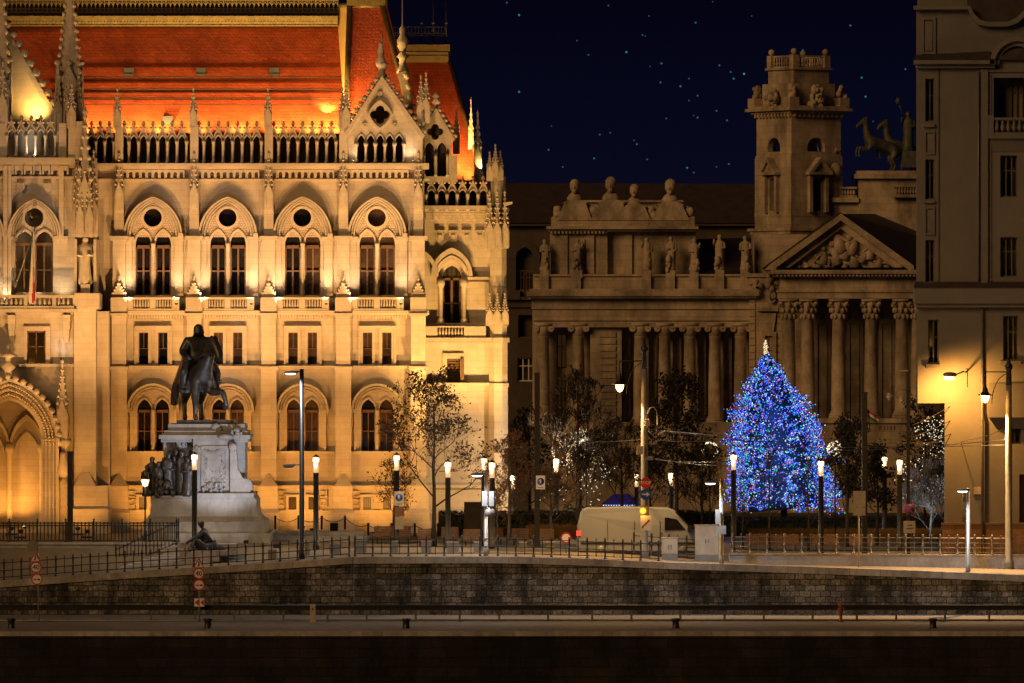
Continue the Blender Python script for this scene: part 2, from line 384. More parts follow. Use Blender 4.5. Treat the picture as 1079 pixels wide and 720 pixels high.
def text(name, body, size, loc, m, parent, extrude=.012, rot=0.0, sx=1.0):   # lettering as a mesh facing -y, centred on loc
    cu = bpy.data.curves.new(name, 'FONT'); cu.body = body; cu.size = size; cu.extrude = extrude; cu.align_x = 'CENTER'; cu.align_y = 'CENTER'
    t = bpy.data.objects.new(name, cu); COL.objects.link(t)
    me = bpy.data.meshes.new_from_object(t.evaluated_get(bpy.context.evaluated_depsgraph_get()))
    bpy.data.objects.remove(t); bpy.data.curves.remove(cu)
    me.materials.clear(); me.materials.append(m)
    o = bpy.data.objects.new(name, me); COL.objects.link(o)
    if parent: o.parent = parent
    o.rotation_euler = (R(90), 0, 0); o.scale = (sx, 1, 1); o.location = Vector(loc) - world(parent)
    return o
# ================================================================== SETTING: ground, quays
WD = 424.0                                       # distance of the upper quay wall
COPE_Y = [(-60, 616), (0, 612), (120, 603.5), (280, 593.5), (370, 587), (530, 586.3), (620, 589), (700, 592.4), (810, 596), (930, 600), (1079, 606), (1140, 608.5)]
def cope_z(x): return Z(interp(CX + x*F/WD, COPE_Y), WD)
def plaza_z(x, d):
    t = min(1, max(0, (x - 4) / 14)); t = t*t*(3-2*t)
    z = -0.36*(1-t) + (-1.30)*t
    u = min(1, max(0, (d - 470) / 70)) * min(1, max(0, (x + 6) / 10))
    return z + (-2.0 - z)*u*u*(3-2*u)
PLD = 436.0
def ground_z(x, d):
    if d >= PLD: return plaza_z(x, d)
    t = (d - WD) / (PLD - WD)
    px = CX + x*F/d
    if px < 245: t = 0
    elif px < 300: t *= (px - 245) / 55
    return cope_z(x)*(1-t) + plaza_z(x, PLD)*t
def grid_sheet(name, xs, ds, zf, m):
    b = MB(); n = len(xs)
    b.add([(x, d, zf(x, d)) for d in ds for x in xs], [(j*n+i, j*n+i+1, (j+1)*n+i+1, (j+1)*n+i) for j in range(len(ds)-1) for i in range(n-1)], True)
    return tag(b.build(name, m), kind='structure')
xs = [-60 + 1.0*i for i in range(121)]
grid_sheet('quay_pavement', xs, [WD + 0.6, 427, 430, 433, PLD], lambda x, d: ground_z(x, d) - (0.0 if d < PLD else 0.0), PAVE)
grid_sheet('ground', [-3000, -800, -200] + [-60 + 2.0*i for i in range(91)] + [300, 900, 3000], [PLD, 442, 450, 460, 470, 480, 490, 500, 510, 520, 530, 540, 560, 700, 1200, 5000], plaza_z, PAVE)
def zg(px, d): return ground_z(X(px, d), d)
# carriageway with the van: a sheet a little above the paving, and lawns
def strip(name, px0, px1, d0, d1, lift, m, kind='structure', n=24, dn=4):
    b = MB(); N = n + 1
    vs = []
    for j in range(dn + 1):
        d = d0 + (d1-d0)*j/dn
        for i in range(N):
            x = X(px0, d) + (X(px1, d) - X(px0, d))*i/n
            vs.append((x, d, ground_z(x, d) + lift))
    b.add(vs, [(j*N+i, j*N+i+1, (j+1)*N+i+1, (j+1)*N+i) for j in range(dn) for i in range(n)], True)
    return tag(b.build(name, m), kind=kind)
strip('road', 500, 1300, 431.5, 446, 0.006, ROAD, n=50)
strip('lawn', 380, 560, 447, 470, 0.05, GRASS)
strip('lawn', 770, 1010, 462, 500, 0.05, GRASS)
strip('lawn', 560, 1010, 522, 590, 0.05, GRASS)
# lower embankment road and the bottom quay
b = MB(); b.box(-75, 75, 399.4, WD + 0.3, -6.0, -4.05); lq = tag(b.build('lower_road', QROAD), kind='structure')
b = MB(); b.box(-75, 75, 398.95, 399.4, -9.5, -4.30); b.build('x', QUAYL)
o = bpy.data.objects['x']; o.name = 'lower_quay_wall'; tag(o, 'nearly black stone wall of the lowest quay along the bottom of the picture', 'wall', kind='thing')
b = MB(); b.box(-75, 75, 398.90, 399.75, -4.30, -4.03); o = b.build('quay_kerb', COPE); tag(o, kind='structure')
b = MB(); b.box(-75, 75, 414.1, 414.5, -4.1, -3.93); o = b.build('road_kerb', CONC); tag(o, kind='structure')
# upper quay wall: left part under the ramp is set 0.35 m forward of the right part
qw = thing('quay_wall', (0, WD, -4.05), 'long rough masonry wall between the lower road and the promenade', 'wall')
def wall_face(px0, px1, y0, y1, m, name, step=30):
    pts = [p for p in [px0] + [px0 + step*i for i in range(1, int((px1-px0)/step)+1)] + [px1]]
    pts = sorted(set(min(p, px1) for p in pts))
    top = [(X(p, WD), cope_z(X(p, WD)) - 0.42) for p in pts]
    b = MB(); b.plate([(top[0][0], -4.3)] + [(top[-1][0], -4.3)] + top[::-1], [], y0, y1)
    b.build(name, m, qw)
    c = MB()
    for (xa, za), (xb, zb) in zip(top, top[1:]):
        c.hexa([(xa, y0-0.10, za+0.003), (xb, y0-0.10, zb+0.003), (xb, y1+0.15, zb+0.003), (xa, y1+0.15, za+0.003)], [(xa, y0-0.10, za+0.42), (xb, y0-0.10, zb+0.42), (xb, y1+0.15, zb+0.42), (xa, y1+0.15, za+0.42)])
    c.build('coping', COPE, qw)
wall_face(-80, 371, WD-0.05, WD+0.5, QUAY, 'masonry')
wall_face(371.5, 1160, WD, WD+0.55, QUAY, 'masonry')
# ================================================================== PARLIAMENT
PD = 475.0
PS = PD / F
parl = thing('parliament_building', (X(250, PD), PD, Z(560, PD)), 'floodlit neo gothic limestone parliament with orange red tiled roof', 'parliament')
BAY0 = 161.5; BAYS = [161.5, 240.3, 319.0, 397.5]; BW = 78.7
PIERS = [126, 205, 283.5, 362, 441]
def bay_loc(i): return (X(BAYS[i], PD) , PD, 0)
# --- main wall with all its openings
holes = []
for c in BAYS:
    holes += [lancet(c-10.5, 8.2, 312, 258, 14), lancet(c+10.5, 8.2, 312, 258, 14), circle(c-0.5, 229.5, 9.5)]
    holes += [rect(c-15.5, c-5.0, 350, 384), rect(c+5.0, c+15.5, 350, 384)]
    holes += [lancet(c-9.5, 7.4, 476, 432, 11), lancet(c+9.5, 7.4, 476, 432, 11)]
    holes += [rect(c-15, c-6, 523, 537), rect(c+6, c+15, 523, 537)]
b = MB(); b.pplate(rect(100, 447, 174, 563), holes, PD, 0.55)
b.build('wall', LIME, parl)
b = MB(); b.box(X(100, PD), X(447, PD), PD+1.6, PD+26, Z(563, PD), Z(176, PD)); b.build('inner_wall', SLATE, parl)
# --- string courses and cornices across the bays
def ledge(b, a, c, y0, y1, pr, d=PD): b.box(X(a, d), X(c, d), d - pr, d + 0.1, Z(y1, d), Z(y0, d))
b = MB()
ledge(b, 100, 452, 172.5, 175, 0.75); ledge(b, 100, 452, 175, 178.5, 0.55)
ledge(b, 100, 452, 188.6, 190.4, 0.30)
ledge(b, 100, 452, 327.5, 330.5, 0.95); ledge(b, 100, 452, 330.5, 332, 0.55)
ledge(b, 100, 452, 385.5, 388, 0.40); ledge(b, 100, 452, 388, 389, 0.18)
for c in BAYS: ledge(b, c-34, c+34, 475.5, 478.5, 0.35)
ledge(b, 100, 452, 511.5, 513.5, 0.55)
ledge(b, 100, 452, 537.5, 539, 0.75)
b.box(X(100, PD), X(452, PD), PD-0.7, PD-0.01, Z(563, PD), Z(539, PD))
b.box(X(100, PD), X(452, PD), PD-0.45, PD-0.01, Z(537.5, PD), Z(513.5, PD))
for c in BAYS:                                   # capitals level ledge beside the big windows
    ledge(b, c-33, c-20, 249.5, 253.5, 0.28); ledge(b, c+20, c+33, 249.5, 253.5, 0.28)
b.build('string_course', LIME, parl)
# openings of the basement are cut in the plinth too: dark set-back panels stand for the deep window cells
gr_ = random.Random(19)
def clone_bays(o):
    for i in range(1, 4):
        c = inst(o, bay_loc(i))
        for k in c.children:
            if k.name.startswith('pane') and gr_.random() < .5: k.material_slots[0].link = 'OBJECT'; k.material_slots[0].material = GLASS_B
def P0(px): return X(BAY0 + px, PD) - X(BAY0, PD)     # metres from the bay axis
def bayMB(): return MB()
def bayplate(b, outer, hs, dy, dep):             # coordinates: px from the bay axis, y in pixels
    c = lambda q: [(a*PS, Z(y, PD)) for a, y in q]
    b.plate(c(outer), [c(h) for h in hs], dy, dy + dep)
def bayband(b, i, o, dy, dep):
    c = lambda q: [(a*PS, Z(y, PD)) for a, y in q]
    b.band(c(i), c(o), dy, dy + dep)
def bbox(b, a0, a1, y0, y1, dy0, dy1): b.box(a0*PS, a1*PS, dy0, dy1, Z(y1, PD), Z(y0, PD))
# --- great window of the main floor
b = MB()
RINGS = ((21, 22.6, .10), (22.6, 23.6, .02), (23.6, 25.2, .24), (25.2, 26.2, .12), (26.2, 27.8, .40), (27.8, 28.8, .26), (28.8, 31, .62))
def ring_rise(h): return h*(1.56 - (h-21)*.022)
for hi, ho, dp in RINGS:
    bayband(b, arch(0, hi, 249, ring_rise(hi), 10), arch(0, ho, 249, ring_rise(ho), 10), -dp, dp - 0.004)
for s in (-1, 1):
    bbox(b, min(s*20.2, s*21.6), max(s*20.2, s*21.6), 253.6, 312, -.10, 0); bbox(b, min(s*22.4, s*31.6), max(s*22.4, s*31.6), 253.6, 309, -.16, 0); bbox(b, min(s*22, s*32), max(s*22, s*32), 309, 312, -.24, 0)
    bbox(b, s*29.4-2.4, s*29.4+2.4, 246, 252, -0.66, 0.0)
    bayband(b, arch(s*10.5, 8.3, 258, 14.2, 6), arch(s*10.5, 10.3, 258, 17, 6), -0.10, 0.09)
b.lathe([(0.14, 0), (0.14, .3), (0.085, .45), (0.085, 3.05), (0.12, 3.2), (0.17, 3.55), (0.17, 3.65)], 0, -0.12, Z(312, PD), 8)
circ = circle(-0.5, 229.5, 9.6); circo = circle(-0.5, 229.5, 12.2); circ.append(circ[0]); circo.append(circo[0])
bayband(b, circ, circo, -0.14, 0.13)
bbox(b, -19.5, 19.5, 311.5, 313.5, -0.3, 0.0)
b.m = 1; bayplate(b, [(-20.8, 249)] + [(x, y) for x, y in arch(0, 20.8, 249, 32.3, 8)][1:-1] + [(20.8, 249), (20.8, 250)] + [(-20.8, 250)],
         [circle(-0.5, 229.5, 9.6)], -0.03, 0.027)
b.m = 2
for s in (-1, 1):                                # oak casements
    c = s*10.5
    for a0, a1 in ((c-8.2, c-6.6), (c-1.0, c+1.0), (c+6.6, c+8.2)): bbox(b, a0, a1, 261, 312, 0.22, 0.34)
    for y0, y1 in ((258.5, 262), (285, 286.4), (310, 312)): bbox(b, c-6.6, c+6.6, y0, y1, 0.225, 0.335)
w = b.build('window', [LIME, DIAPER, OAK], parl, bay_loc(0))
for q_ in (lancet(-10.5, 8.4, 312, 258, 14.3), lancet(10.5, 8.4, 312, 258, 14.3), circle(-0.5, 229.5, 9.7)):
    g = MB(); bayplate(g, q_, [], 0.36, 0.04); p = g.build('pane', GLASS); p.parent = w
clone_bays(w)
# --- mezzanine window pair
b = MB()
for s in (-1, 1):
    c = s*10.2
    bayplate(b, rect(c-8.0, c+8.0, 346, 385), [rect(c-5.0, c+5.0, 350.5, 384.9)], -0.16, 0.158)
bayplate(b, rect(-19.5, 19.5, 343.5, 346), [], -0.30, 0.29); 
for s in (-1, 1): bbox(b, s*18.9-0.9, s*18.9+0.9, 346, 385, -0.26, -0.0)
b.m = 1
for s in (-1, 1):
    c = s*10.2
    for a0, a1, y0, y1 in ((c-5.2, c-4.2, 350, 384), (c+4.2, c+5.2, 350, 384), (c-4.2, c+4.2, 350, 351.2), (c-4.2, c+4.2, 367, 367.9), (c-0.4, c+0.4, 351.2, 367)): bbox(b, a0, a1, y0, y1, 0.25, 0.32)
w = b.build('window', [LIME, OAK], parl, bay_loc(0))
for q_ in (rect(-16, -4.5, 349.5, 384.5), rect(4.5, 16, 349.5, 384.5)):
    g = MB(); bayplate(g, q_, [], 0.34, 0.04); p = g.build('pane', GLASS); p.parent = w
clone_bays(w)
# --- ground floor twin window under a round hood
b = MB()
for hi, ho, dp in ((19.5, 21.2, 0.12), (21.2, 22.2, .03), (22.2, 23.8, 0.28), (23.8, 24.8, .14), (24.8, 27.4, 0.52)):
    bayband(b, arch(0, hi, 432, hi*1.02, 9), arch(0, ho, 432, ho*1.02, 9), -dp, dp - 0.004)
for s in (-1, 1):
    bbox(b, s*25.6-2.2, s*25.6+2.2, 431.5, 434.5, -0.55, 0); 
    for hi, ho, dp in ((19.5, 22.5, 0.13), (22.5, 24.5, 0.26)): bbox(b, min(s*hi, s*ho), max(s*hi, s*ho), 432.2, 475.5, -dp, 0)
    bayband(b, arch(s*9.5, 7.5, 432, 11.2, 6), arch(s*9.5, 9.2, 432, 13.4, 6), -0.09, 0.08)
b.lathe([(0.13, 0), (0.13, .25), (0.08, .4), (0.08, 2.35), (0.11, 2.5), (0.16, 2.8), (0.16, 2.9)], 0, -0.1, Z(476, PD), 8)
b.lathe([(0.05, 0), (0.2, .03), (0.16, .12), (0.02, .14)], 0, -0.02, Z(421, PD), 10) if False else None
b.m = 1
for s in (-1, 1):
    c = s*9.5
    for a0, a1 in ((c-7.4, c-6.2), (c-0.5, c+0.5), (c+6.2, c+7.4)): bbox(b, a0, a1, 435, 476, 0.25, 0.35)
    for y0, y1 in ((432, 435), (454, 455)): bbox(b, c-6.2, c+6.2, y0, y1, 0.255, 0.345)
w = b.build('window', [LIME, OAK], parl, bay_loc(0))
for s in (-1, 1):
    g = MB(); bayplate(g, lancet(s*9.5, 7.6, 476, 432, 11.2), [], 0.37, 0.04); p = g.build('pane', GLASS); p.parent = w
clone_bays(w)
# --- rusticated basement panels with two barred windows
b = MB()
for s in (-1, 1):
    c = s*10.5
    bayplate(b, rect(c-7, c+7, 521, 537.4), [rect(c-4.2, c+4.2, 523.5, 536.8)], -0.72, 0.26)
    b.m = 1
    for k in range(4): bbox(b, c-3.4+2.2*k, c-3.0+2.2*k, 523.5, 536.8, -0.50, -0.48)
    b.m = 0
    for y0, y1 in ((517, 524), (526, 533)): bayplate(b, rect(s*22-4, s*22+4, y0, y1), [rect(s*22-2.8, s*22+2.8, y0+1.2, y1-1.2)], -0.62, 0.16)
w = b.build('window', [LIME, IRON], parl, bay_loc(0))
for s in (-1, 1):
    g = MB(); bayplate(g, rect(s*10.5-4.2, s*10.5+4.2, 523.5, 536.8), [], -0.465, 0.01); p = g.build('pane', CONC); p.parent = w
clone_bays(w)
# --- balustrade of the balcony
b = MB()
bbox(b, -28, 28, 313.5, 315.8, -0.92, -0.62); bbox(b, -28, 28, 325.4, 327.4, -0.92, -0.62)
for a0, a1 in ((-28, -20.5), (-3.2, 3.2), (20.5, 28)): bbox(b, a0, a1, 315.9, 325.3, -0.90, -0.64)
for s in (-1, 1):
    for k in range(6): b.lathe([(0.055, 0), (0.055, .06), (0.095, .2), (0.05, .42), (0.05, .5), (0.07, .64)], (s*11.9 + (k-2.5)*2.9)*PS, -0.77, Z(325.4, PD), 6)
for k in range(22): bbox(b, -31+2.9*k, -31+2.9*k+1.7, 332.2, 336, -0.52, 0)      # dentils below
w = b.build('balustrade', LIME, parl, bay_loc(0)); clone_bays(w)
# --- corbel frieze and lancet arcade of the parapet
b = MB()
for k in range(10):
    c = -30 + 6.65*k
    bayplate(b, [(c-3.3, 179), (c+3.3, 179), (c+3.3, 187.5), (c+1.9, 187.5), (c+1.9, 183.5), (c+1.2, 181.6), (c-1.2, 181.6), (c-1.9, 183.5), (c-1.9, 187.5), (c-3.3, 187.5)], [], -0.32, 0.31) if k < 10 else None
w = b.build('corbel_frieze', CARVE, parl, bay_loc(0)); clone_bays(w)
def arcade_mesh(b, n, sp, y0, ytop, yg, half, dy=0.0, hw=3.5):   # n lancets, sp apart
    hs = []; x0 = -(n-1)/2*sp
    ys = y0 - (y0-ytop)*0.78
    for k in range(n): hs.append(lancet(x0+k*sp, hw, y0-0.6, ys, (ys-ytop), 5))
    out = [(-half, y0), (half, y0), (half, ytop+1)]
    for k in reversed(range(n)):
        out += [(x0+k*sp+sp*0.5, ytop+1.5) if k < n-1 else (x0+k*sp+sp*0.45, ytop+1), (x0+k*sp, yg)]
    out += [(-sp*n*.5+sp*.05, ytop+1), (-half, ytop+1.2)]
    bayplate(b, out, hs, dy, 0.32)
    for k in range(n):                           # gablet copings, finials, shafts
        c = x0 + k*sp
        for s in (-1, 1):
            bayband(b, [(c, yg+1.6), (c+s*sp*0.46, ytop+3.2)] if s > 0 else [(c-sp*0.46, ytop+3.2), (c, yg+1.6)], [(c, yg-0.6), (c+s*sp*0.5, ytop+.9)] if s > 0 else [(c-sp*0.5, ytop+.9), (c, yg-0.6)], dy-0.12, 0.118)
        b.lathe([(0.10, -.1), (0.08, .05), (0.17, .14), (0.08, .22), (0.12, .28), (0.02, .36)], c*PS, dy+0.1, Z(yg, PD), 6)
        b.ball(((c+sp*0.27)*PS, dy-0.06, Z((yg+ytop-4)/2-1, PD)), 0.10, seg=5, rings=4); b.ball(((c-sp*0.27)*PS, dy-0.06, Z((yg+ytop-4)/2-1, PD)), 0.10, seg=5, rings=4)
        bayband(b, arch(c, hw, ys, ys-ytop, 5), arch(c, hw+1.1, ys, ys-ytop+1.5, 5), dy-0.08, 0.078)
    for k in range(n+1):
        c = x0 + (k-0.5)*sp
        b.lathe([(0.13, 0), (0.13, .15), (0.075, .25), (0.075, (y0-ys)*PS-.3), (0.13, (y0-ys)*PS-.05), (0.15, (y0-ys)*PS+.1)], c*PS, dy-0.09, Z(y0, PD), 6)
b = MB(); arcade_mesh(b, 7, 10.1, 172.5, 143.5, 133, 36.5, dy=-0.35)
w = b.build('arcade', CARVE, parl, bay_loc(0))
for i in (1, 2): inst(w, bay_loc(i))
b = MB(); arcade_mesh(b, 3, 9.4, 172.5, 143.5, 133, 16, dy=-0.35); b.build('arcade', CARVE, parl, (X(106, PD), PD, 0))
b = MB(); b.box(X(78, PD), X(447, PD), PD+1.0, PD+1.3, Z(174, PD), Z(140, PD)); b.build('attic_wall', SLATE, parl)
# --- pinnacles
def pinnacle_mesh(w, hs, hp, crock=5, kr=.19):           # shaft width, shaft height, spire height, base centred on the origin
    b = MB(); h = w/2
    b.box(-h, h, -h, h, 0, hs*0.86)
    for a in (0, 1, 2, 3):
        b.T = Matrix.Rotation(a*math.pi/2, 4, 'Z')
        b.plate([(-h*1.08, hs*0.62), (h*1.08, hs*0.62), (h*1.08, hs*0.70), (0, hs*1.12), (-h*1.08, hs*0.70)], [lancet(0, h*0.5, hs*0.60+0.03, hs*0.70, -h*0.5)[::1]] if False else [], -h*1.16, -h*0.9)
        b.box(-h*1.0, -h*0.62, -h*1.2, -h*0.98, hs*0.04, hs*0.66); b.box(h*0.62, h*1.0, -h*1.2, -h*0.98, hs*0.04, hs*0.66)
        b.ball((0, -h*1.05, hs*1.16), w*0.13, seg=5, rings=4)
        b.T = None
    b.frustum(0, 0, hs*0.86, hs+hp*0.88, h*0.82, h*0.82, h*0.10, h*0.10)
    for k in range(crock):
        t = (k+0.4)/crock; z = hs*0.95 + (hp*0.86)*t; r = h*0.86*(1-t*0.9)
        for sx, sy in ((1,1), (1,-1), (-1,1), (-1,-1)): b.ball((sx*r*1.08, sy*r*1.08, z), w*kr*(1-0.35*t), sz=1.1, seg=5, rings=4)
    b.lathe([(h*0.12, 0), (h*0.34, .06*hp), (h*0.14, .09*hp), (h*0.46, .12*hp), (h*0.12, .17*hp), (0.01, .22*hp)], 0, 0, hs+hp*0.80, 6)
    return b
pin = pinnacle_mesh(0.46, 1.35, 1.5, 5)
pn = pin.build('pinnacle', CARVE, parl, (X(PIERS[0]-2, PD), PD-0.35, Z(136, PD)))
for px in PIERS[1:4]: inst(pn, (X(px-1, PD), PD-0.35, Z(136, PD)))
# --- buttresses between the bays
def buttress():
    b = MB()
    bx = lambda a, y0, y1, pr: b.box(-a*PS, a*PS, -pr, 0.05, Z(y1, PD), Z(y0, PD))
    bx(4.3, 134, 172.3, 0.60)                     # parapet pier
    bx(5.0, 190.6, 249, 0.55); bx(4.2, 178.8, 190, 0.50)
    bx(9.5, 249, 253.5, 0.85); bx(6.6, 253.5, 311, 0.72); bx(7.6, 308, 313.5, 0.95); bx(8.4, 313.6, 330, 1.15); bx(9.4, 330.2, 333, 1.25)
    bx(7.6, 333.2, 386, 0.80); bx(9.8, 386.2, 390, 0.98); bx(8.2, 390.2, 505, 0.82); bx(9.6, 512, 560, 1.40); bx(11.6, 540, 563, 1.75)
    b.hexa([(-9.6*PS, -1.40, Z(512, PD)), (9.6*PS, -1.40, Z(512, PD)), (9.6*PS, 0, Z(512, PD)), (-9.6*PS, 0, Z(512, PD))],
           [(-1.0*PS, -0.84, Z(499, PD)), (1.0*PS, -0.84, Z(499, PD)), (1.0*PS, 0, Z(499, PD)), (-1.0*PS, 0, Z(499, PD))])
    b.hexa([(-11.6*PS, -1.75, Z(540, PD)), (11.6*PS, -1.75, Z(540, PD)), (11.6*PS, 0, Z(540, PD)), (-11.6*PS, 0, Z(540, PD))],
           [(-9.6*PS, -1.42, Z(536, PD)), (9.6*PS, -1.42, Z(536, PD)), (9.6*PS, 0, Z(536, PD)), (-9.6*PS, 0, Z(536, PD))])
    # gablet above the balcony pier
    b.plate([(-6.6*PS, Z(311, PD)), (6.6*PS, Z(311, PD)), (0, Z(297, PD))], [], -0.98, -0.70)
    for k in range(4):
        for s in (-1, 1): b.ball((s*(6-1.6*k)*PS, -0.95, Z(309-3.3*k, PD)), 0.10, seg=5, rings=4)
    b.lathe([(.04, 0), (.05, .1), (.13, .2), (.05, .3), (.11, .42), (.01, .55)], 0, -0.9, Z(297.5, PD), 6)
    return b
bt = buttress().build('buttress', LIME, parl, (X(PIERS[0], PD), PD, 0))
for px in PIERS[1:]: inst(bt, (X(px, PD), PD, 0))
tb = pinnacle_mesh(0.50, 1.75, 2.3, 6)           # canopied niches applied to the upper buttresses
tn = tb.build('niche_canopy', CARVE, parl, (X(PIERS[0], PD), PD-0.62, Z(222, PD)))
for px in PIERS[1:]: inst(tn, (X(px, PD), PD-0.62, Z(222, PD)))
# --- roofs
b = MB()
A = (X(60, 477.2), 477.2, Z(141, 477.2)); B = (X(372, 477.2), 477.2, Z(141, 477.2))
C = (X(372, 487), 487, Z(29, 487)); D = (X(10, 487), 487, Z(29, 487))
A = (X(10, 477.2), 477.2, Z(141, 477.2))
b.add([A, B, C, D, (A[0], 500, A[2]), (B[0], 500, B[2]), (C[0], 492, C[2]), (D[0], 492, D[2])], [(0,1,2,3), (4,7,6,5), (3,2,6,7), (0,4,5,1), (0,3,7,4), (1,5,6,2)])
b.build('roof', TILE, parl)
def on_roof(px, py): # point on the main roof plane through a pixel
    d = 477.2
    for _ in range(8):
        z = Z(py, d); t = (z - A[2])/(C[2]-A[2]); d = 477.2 + t*9.8
    return Vector((X(px, d), d, Z(py, d)))
for py in (82, 95.5, 104.5, 111):                # snow guard rails
    b = MB(); p0, p1 = on_roof(60, py), on_roof(368, py); off = Vector((0, -0.22, 0.06))
    b.tube([p0+off, p1+off], 0.035 if py != 111 else 0.025, 4)
    for k in range(16):
        q = p0.lerp(p1, k/15); b.tube([q, q+off], 0.03, 4)
    b.build('snow_guard', LEAD, parl)
for px, py in ((136, 77), (212, 77), (289, 77), (177, 128), (66, 74)):
    q = on_roof(px, py); b = MB(); b.T = Matrix.Translation(q)
    b.hexa([(-.34, -.30, -.36), (.34, -.30, -.36), (.34, .2, -.36), (-.34, .2, -.36)], [(-.34, -.16, .36), (.34, -.16, .36), (.34, .5, .36), (-.34, .5, .36)])
    o = b.build('skylight', IRON, parl)
    g = MB(); g.T = b.T; g.hexa([(-.25, -.34, -.28), (.25, -.34, -.28), (.25, -.2, -.28), (-.25, -.2, -.28)], [(-.25, -.21, .28), (.25, -.21, .28), (.25, -.0, .28), (-.25, -.0, .28)])
    k = g.build('pane', GLASS); k.parent = o
# ridge cornice and cresting
RD = 486.6
def crest(px0, px1, yb, yt, d, rail=0.0, step=4.6, name='ridge_cresting'):
    b = MB()
    b.box(X(px0, d), X(px1, d), d-0.5, d+1.5, Z(yb, d), Z(yt, d))
    b.box(X(px0, d), X(px1, d), d-0.75, d-0.51, Z(yb-2, d), Z(yt, d))
    b.box(X(px0, d), X(px1, d), d-0.62, d-0.52, Z(yb, d), Z(yb-1.2, d))
    for k in range(int((px1-px0)/2.6)): q = px0+2.6*k; b.box(X(q, d), X(q+1.3, d), d-.66, d-.5, Z(yt+3.4, d), Z(yt+1.6, d))
    for k in range(int((px1-px0)/9)): q = px0+9*k; b.box(X(q, d), X(q+.8, d), d-.60, d-.5, Z(yb-2.2, d), Z(yt+3.6, d)); b.box(X(q+2.6, d), X(q+7, d), d-.56, d-.5, Z(yb-3.4, d), Z(yt+5, d))
    n = int((px1-px0)/3.4)
    for k in range(n):
        q = px0 + (k+.5)*(px1-px0)/n
        b.ball((X(q, d), d-0.72, Z((yb+yt)/2+1.0, d)), 0.09, seg=5, rings=4)
    b.build('ridge_cornice', GILT, parl)
    b = MB()
    for y in (yt-5, yt-8.5, yt-17, yt-20, yt-26): b.box(X(px0, d), X(px1, d), d+0.1, d+0.2, Z(y+0.8, d), Z(y, d))
    n = int((px1-px0)/step)
    for k in range(n+1):
        q = px0 + k*(px1-px0)/n
        b.box(X(q-0.35, d), X(q+0.35, d), d+0.08, d+0.18, Z(yt-5, d), Z(yt-26, d))
        if k < n: b.pband(arch(q+step/2, step*0.32, yt-12, step*0.5, 3), arch(q+step/2, step*0.48, yt-12, step*0.7, 3), d+0.1, 0.08)
    b.build(name, GILT, parl)
    b = MB(); b.box(X(px0, d), X(px1, d), d+0.6, d+0.8, Z(yt, d), Z(yt-30, d)); b.build('ridge_backing', SLATE, parl)
crest(-20, 356, 28, 17.5, RD)
# --- pavilion roof over the gabled bay
P = lambda px, py, d: (X(px, d), d, Z(py, d))
b = MB()
f0, f1, t0, t1 = P(364, 143, 476.6), P(438, 143, 476.6), P(368.5, 6, 481), P(403, 6, 481)
g0, g1, u0, u1 = P(351.5, 141, 492), P(442, 141, 492), P(355, 6, 489), P(408, 6, 489)
b.hexa([f0, f1, g1, g0], [t0, t1, u1, u0])
b.build('pavilion_roof', TILE, parl)
b = MB(); sh_ = Vector((-.04, -.02, 0)); b.hexa([Vector(f0)+sh_, Vector(f0)+Vector((0, .3, 0)), Vector(g0)+Vector((0, -.3, 0)), Vector(g0)+sh_], [Vector(t0)+sh_, Vector(t0)+Vector((0, .2, 0)), Vector(u0)+Vector((0, -.2, 0)), Vector(u0)+sh_]); b.build('lit_roof_flank', LIT_FLANK, parl)  # plate over the tiles, coloured yellow as if strongly floodlit
b = MB()
for a, c in ((f0, t0), (f1, t1)):
    b.tube([Vector(a)+Vector((0,-.1,0)), Vector(c)+Vector((0,-.1,0))], 0.20, 6)
for a, c in ((t0, t1), (t0, u0)): b.tube([a, c], 0.2, 6)
b.build('roof_hip', GILT, parl)
b = MB(); b.box(t0[0]-.2, t1[0]+.2, 480.6, 489.3, t0[2], t0[2]+2.0); b.build('roof_cap', GILT, parl)
# --- gable
GD = PD - 0.45
gx = 402.5
b = MB()
hs = [quatrefoil(400.5, 121, 9.5)] + [lancet(380.5 + 10*k, 3.9, 171.5, 150, 7.5) for k in range(5)]
b.pplate([(364, 172.5), (446, 172.5), (446, 146), (402.5, 83), (364, 143)], hs, GD, 0.7)
lo, hi = [(365, 145), (402.5, 86), (445, 148)], [(363, 140), (402.5, 80), (447.5, 143)]
b.pband(lo, hi, GD-0.35, 0.348)
qf = quatrefoil(400.5, 121, 9.7); 
b.m = 1
for px, py in ((400.5, 99), (384.5, 132), (416, 132)):
    r1 = circle(px, py, 2.6, 12); r2 = circle(px, py, 1.4, 12); b.pband(r2 + [r2[0]], r1 + [r1[0]], GD-0.1, 0.09); b.ball((X(px, GD), GD-0.02, Z(py, GD)), 0.1, seg=6, rings=4)
fr = [(400.5, 107.5), (411.5, 121), (400.5, 134.5), (389.5, 121)]; fo = [(400.5, 105.3), (413.8, 121), (400.5, 137), (387.2, 121)]
def bulge(q, k):
    out = []
    for (ax, ay), (bx_, by_) in zip(q, q[1:] + q[:1]):
        for i in range(5):
            t = i/5; mx, my = ax+(bx_-ax)*t, ay+(by_-ay)*t; w_ = 1 + k*math.sin(math.pi*t); out.append((400.5+(mx-400.5)*w_, 121+(my-121)*w_))
    return out + [out[0]]
b.pband(bulge(fr, .18), bulge(fo, .18), GD-0.25, 0.24)
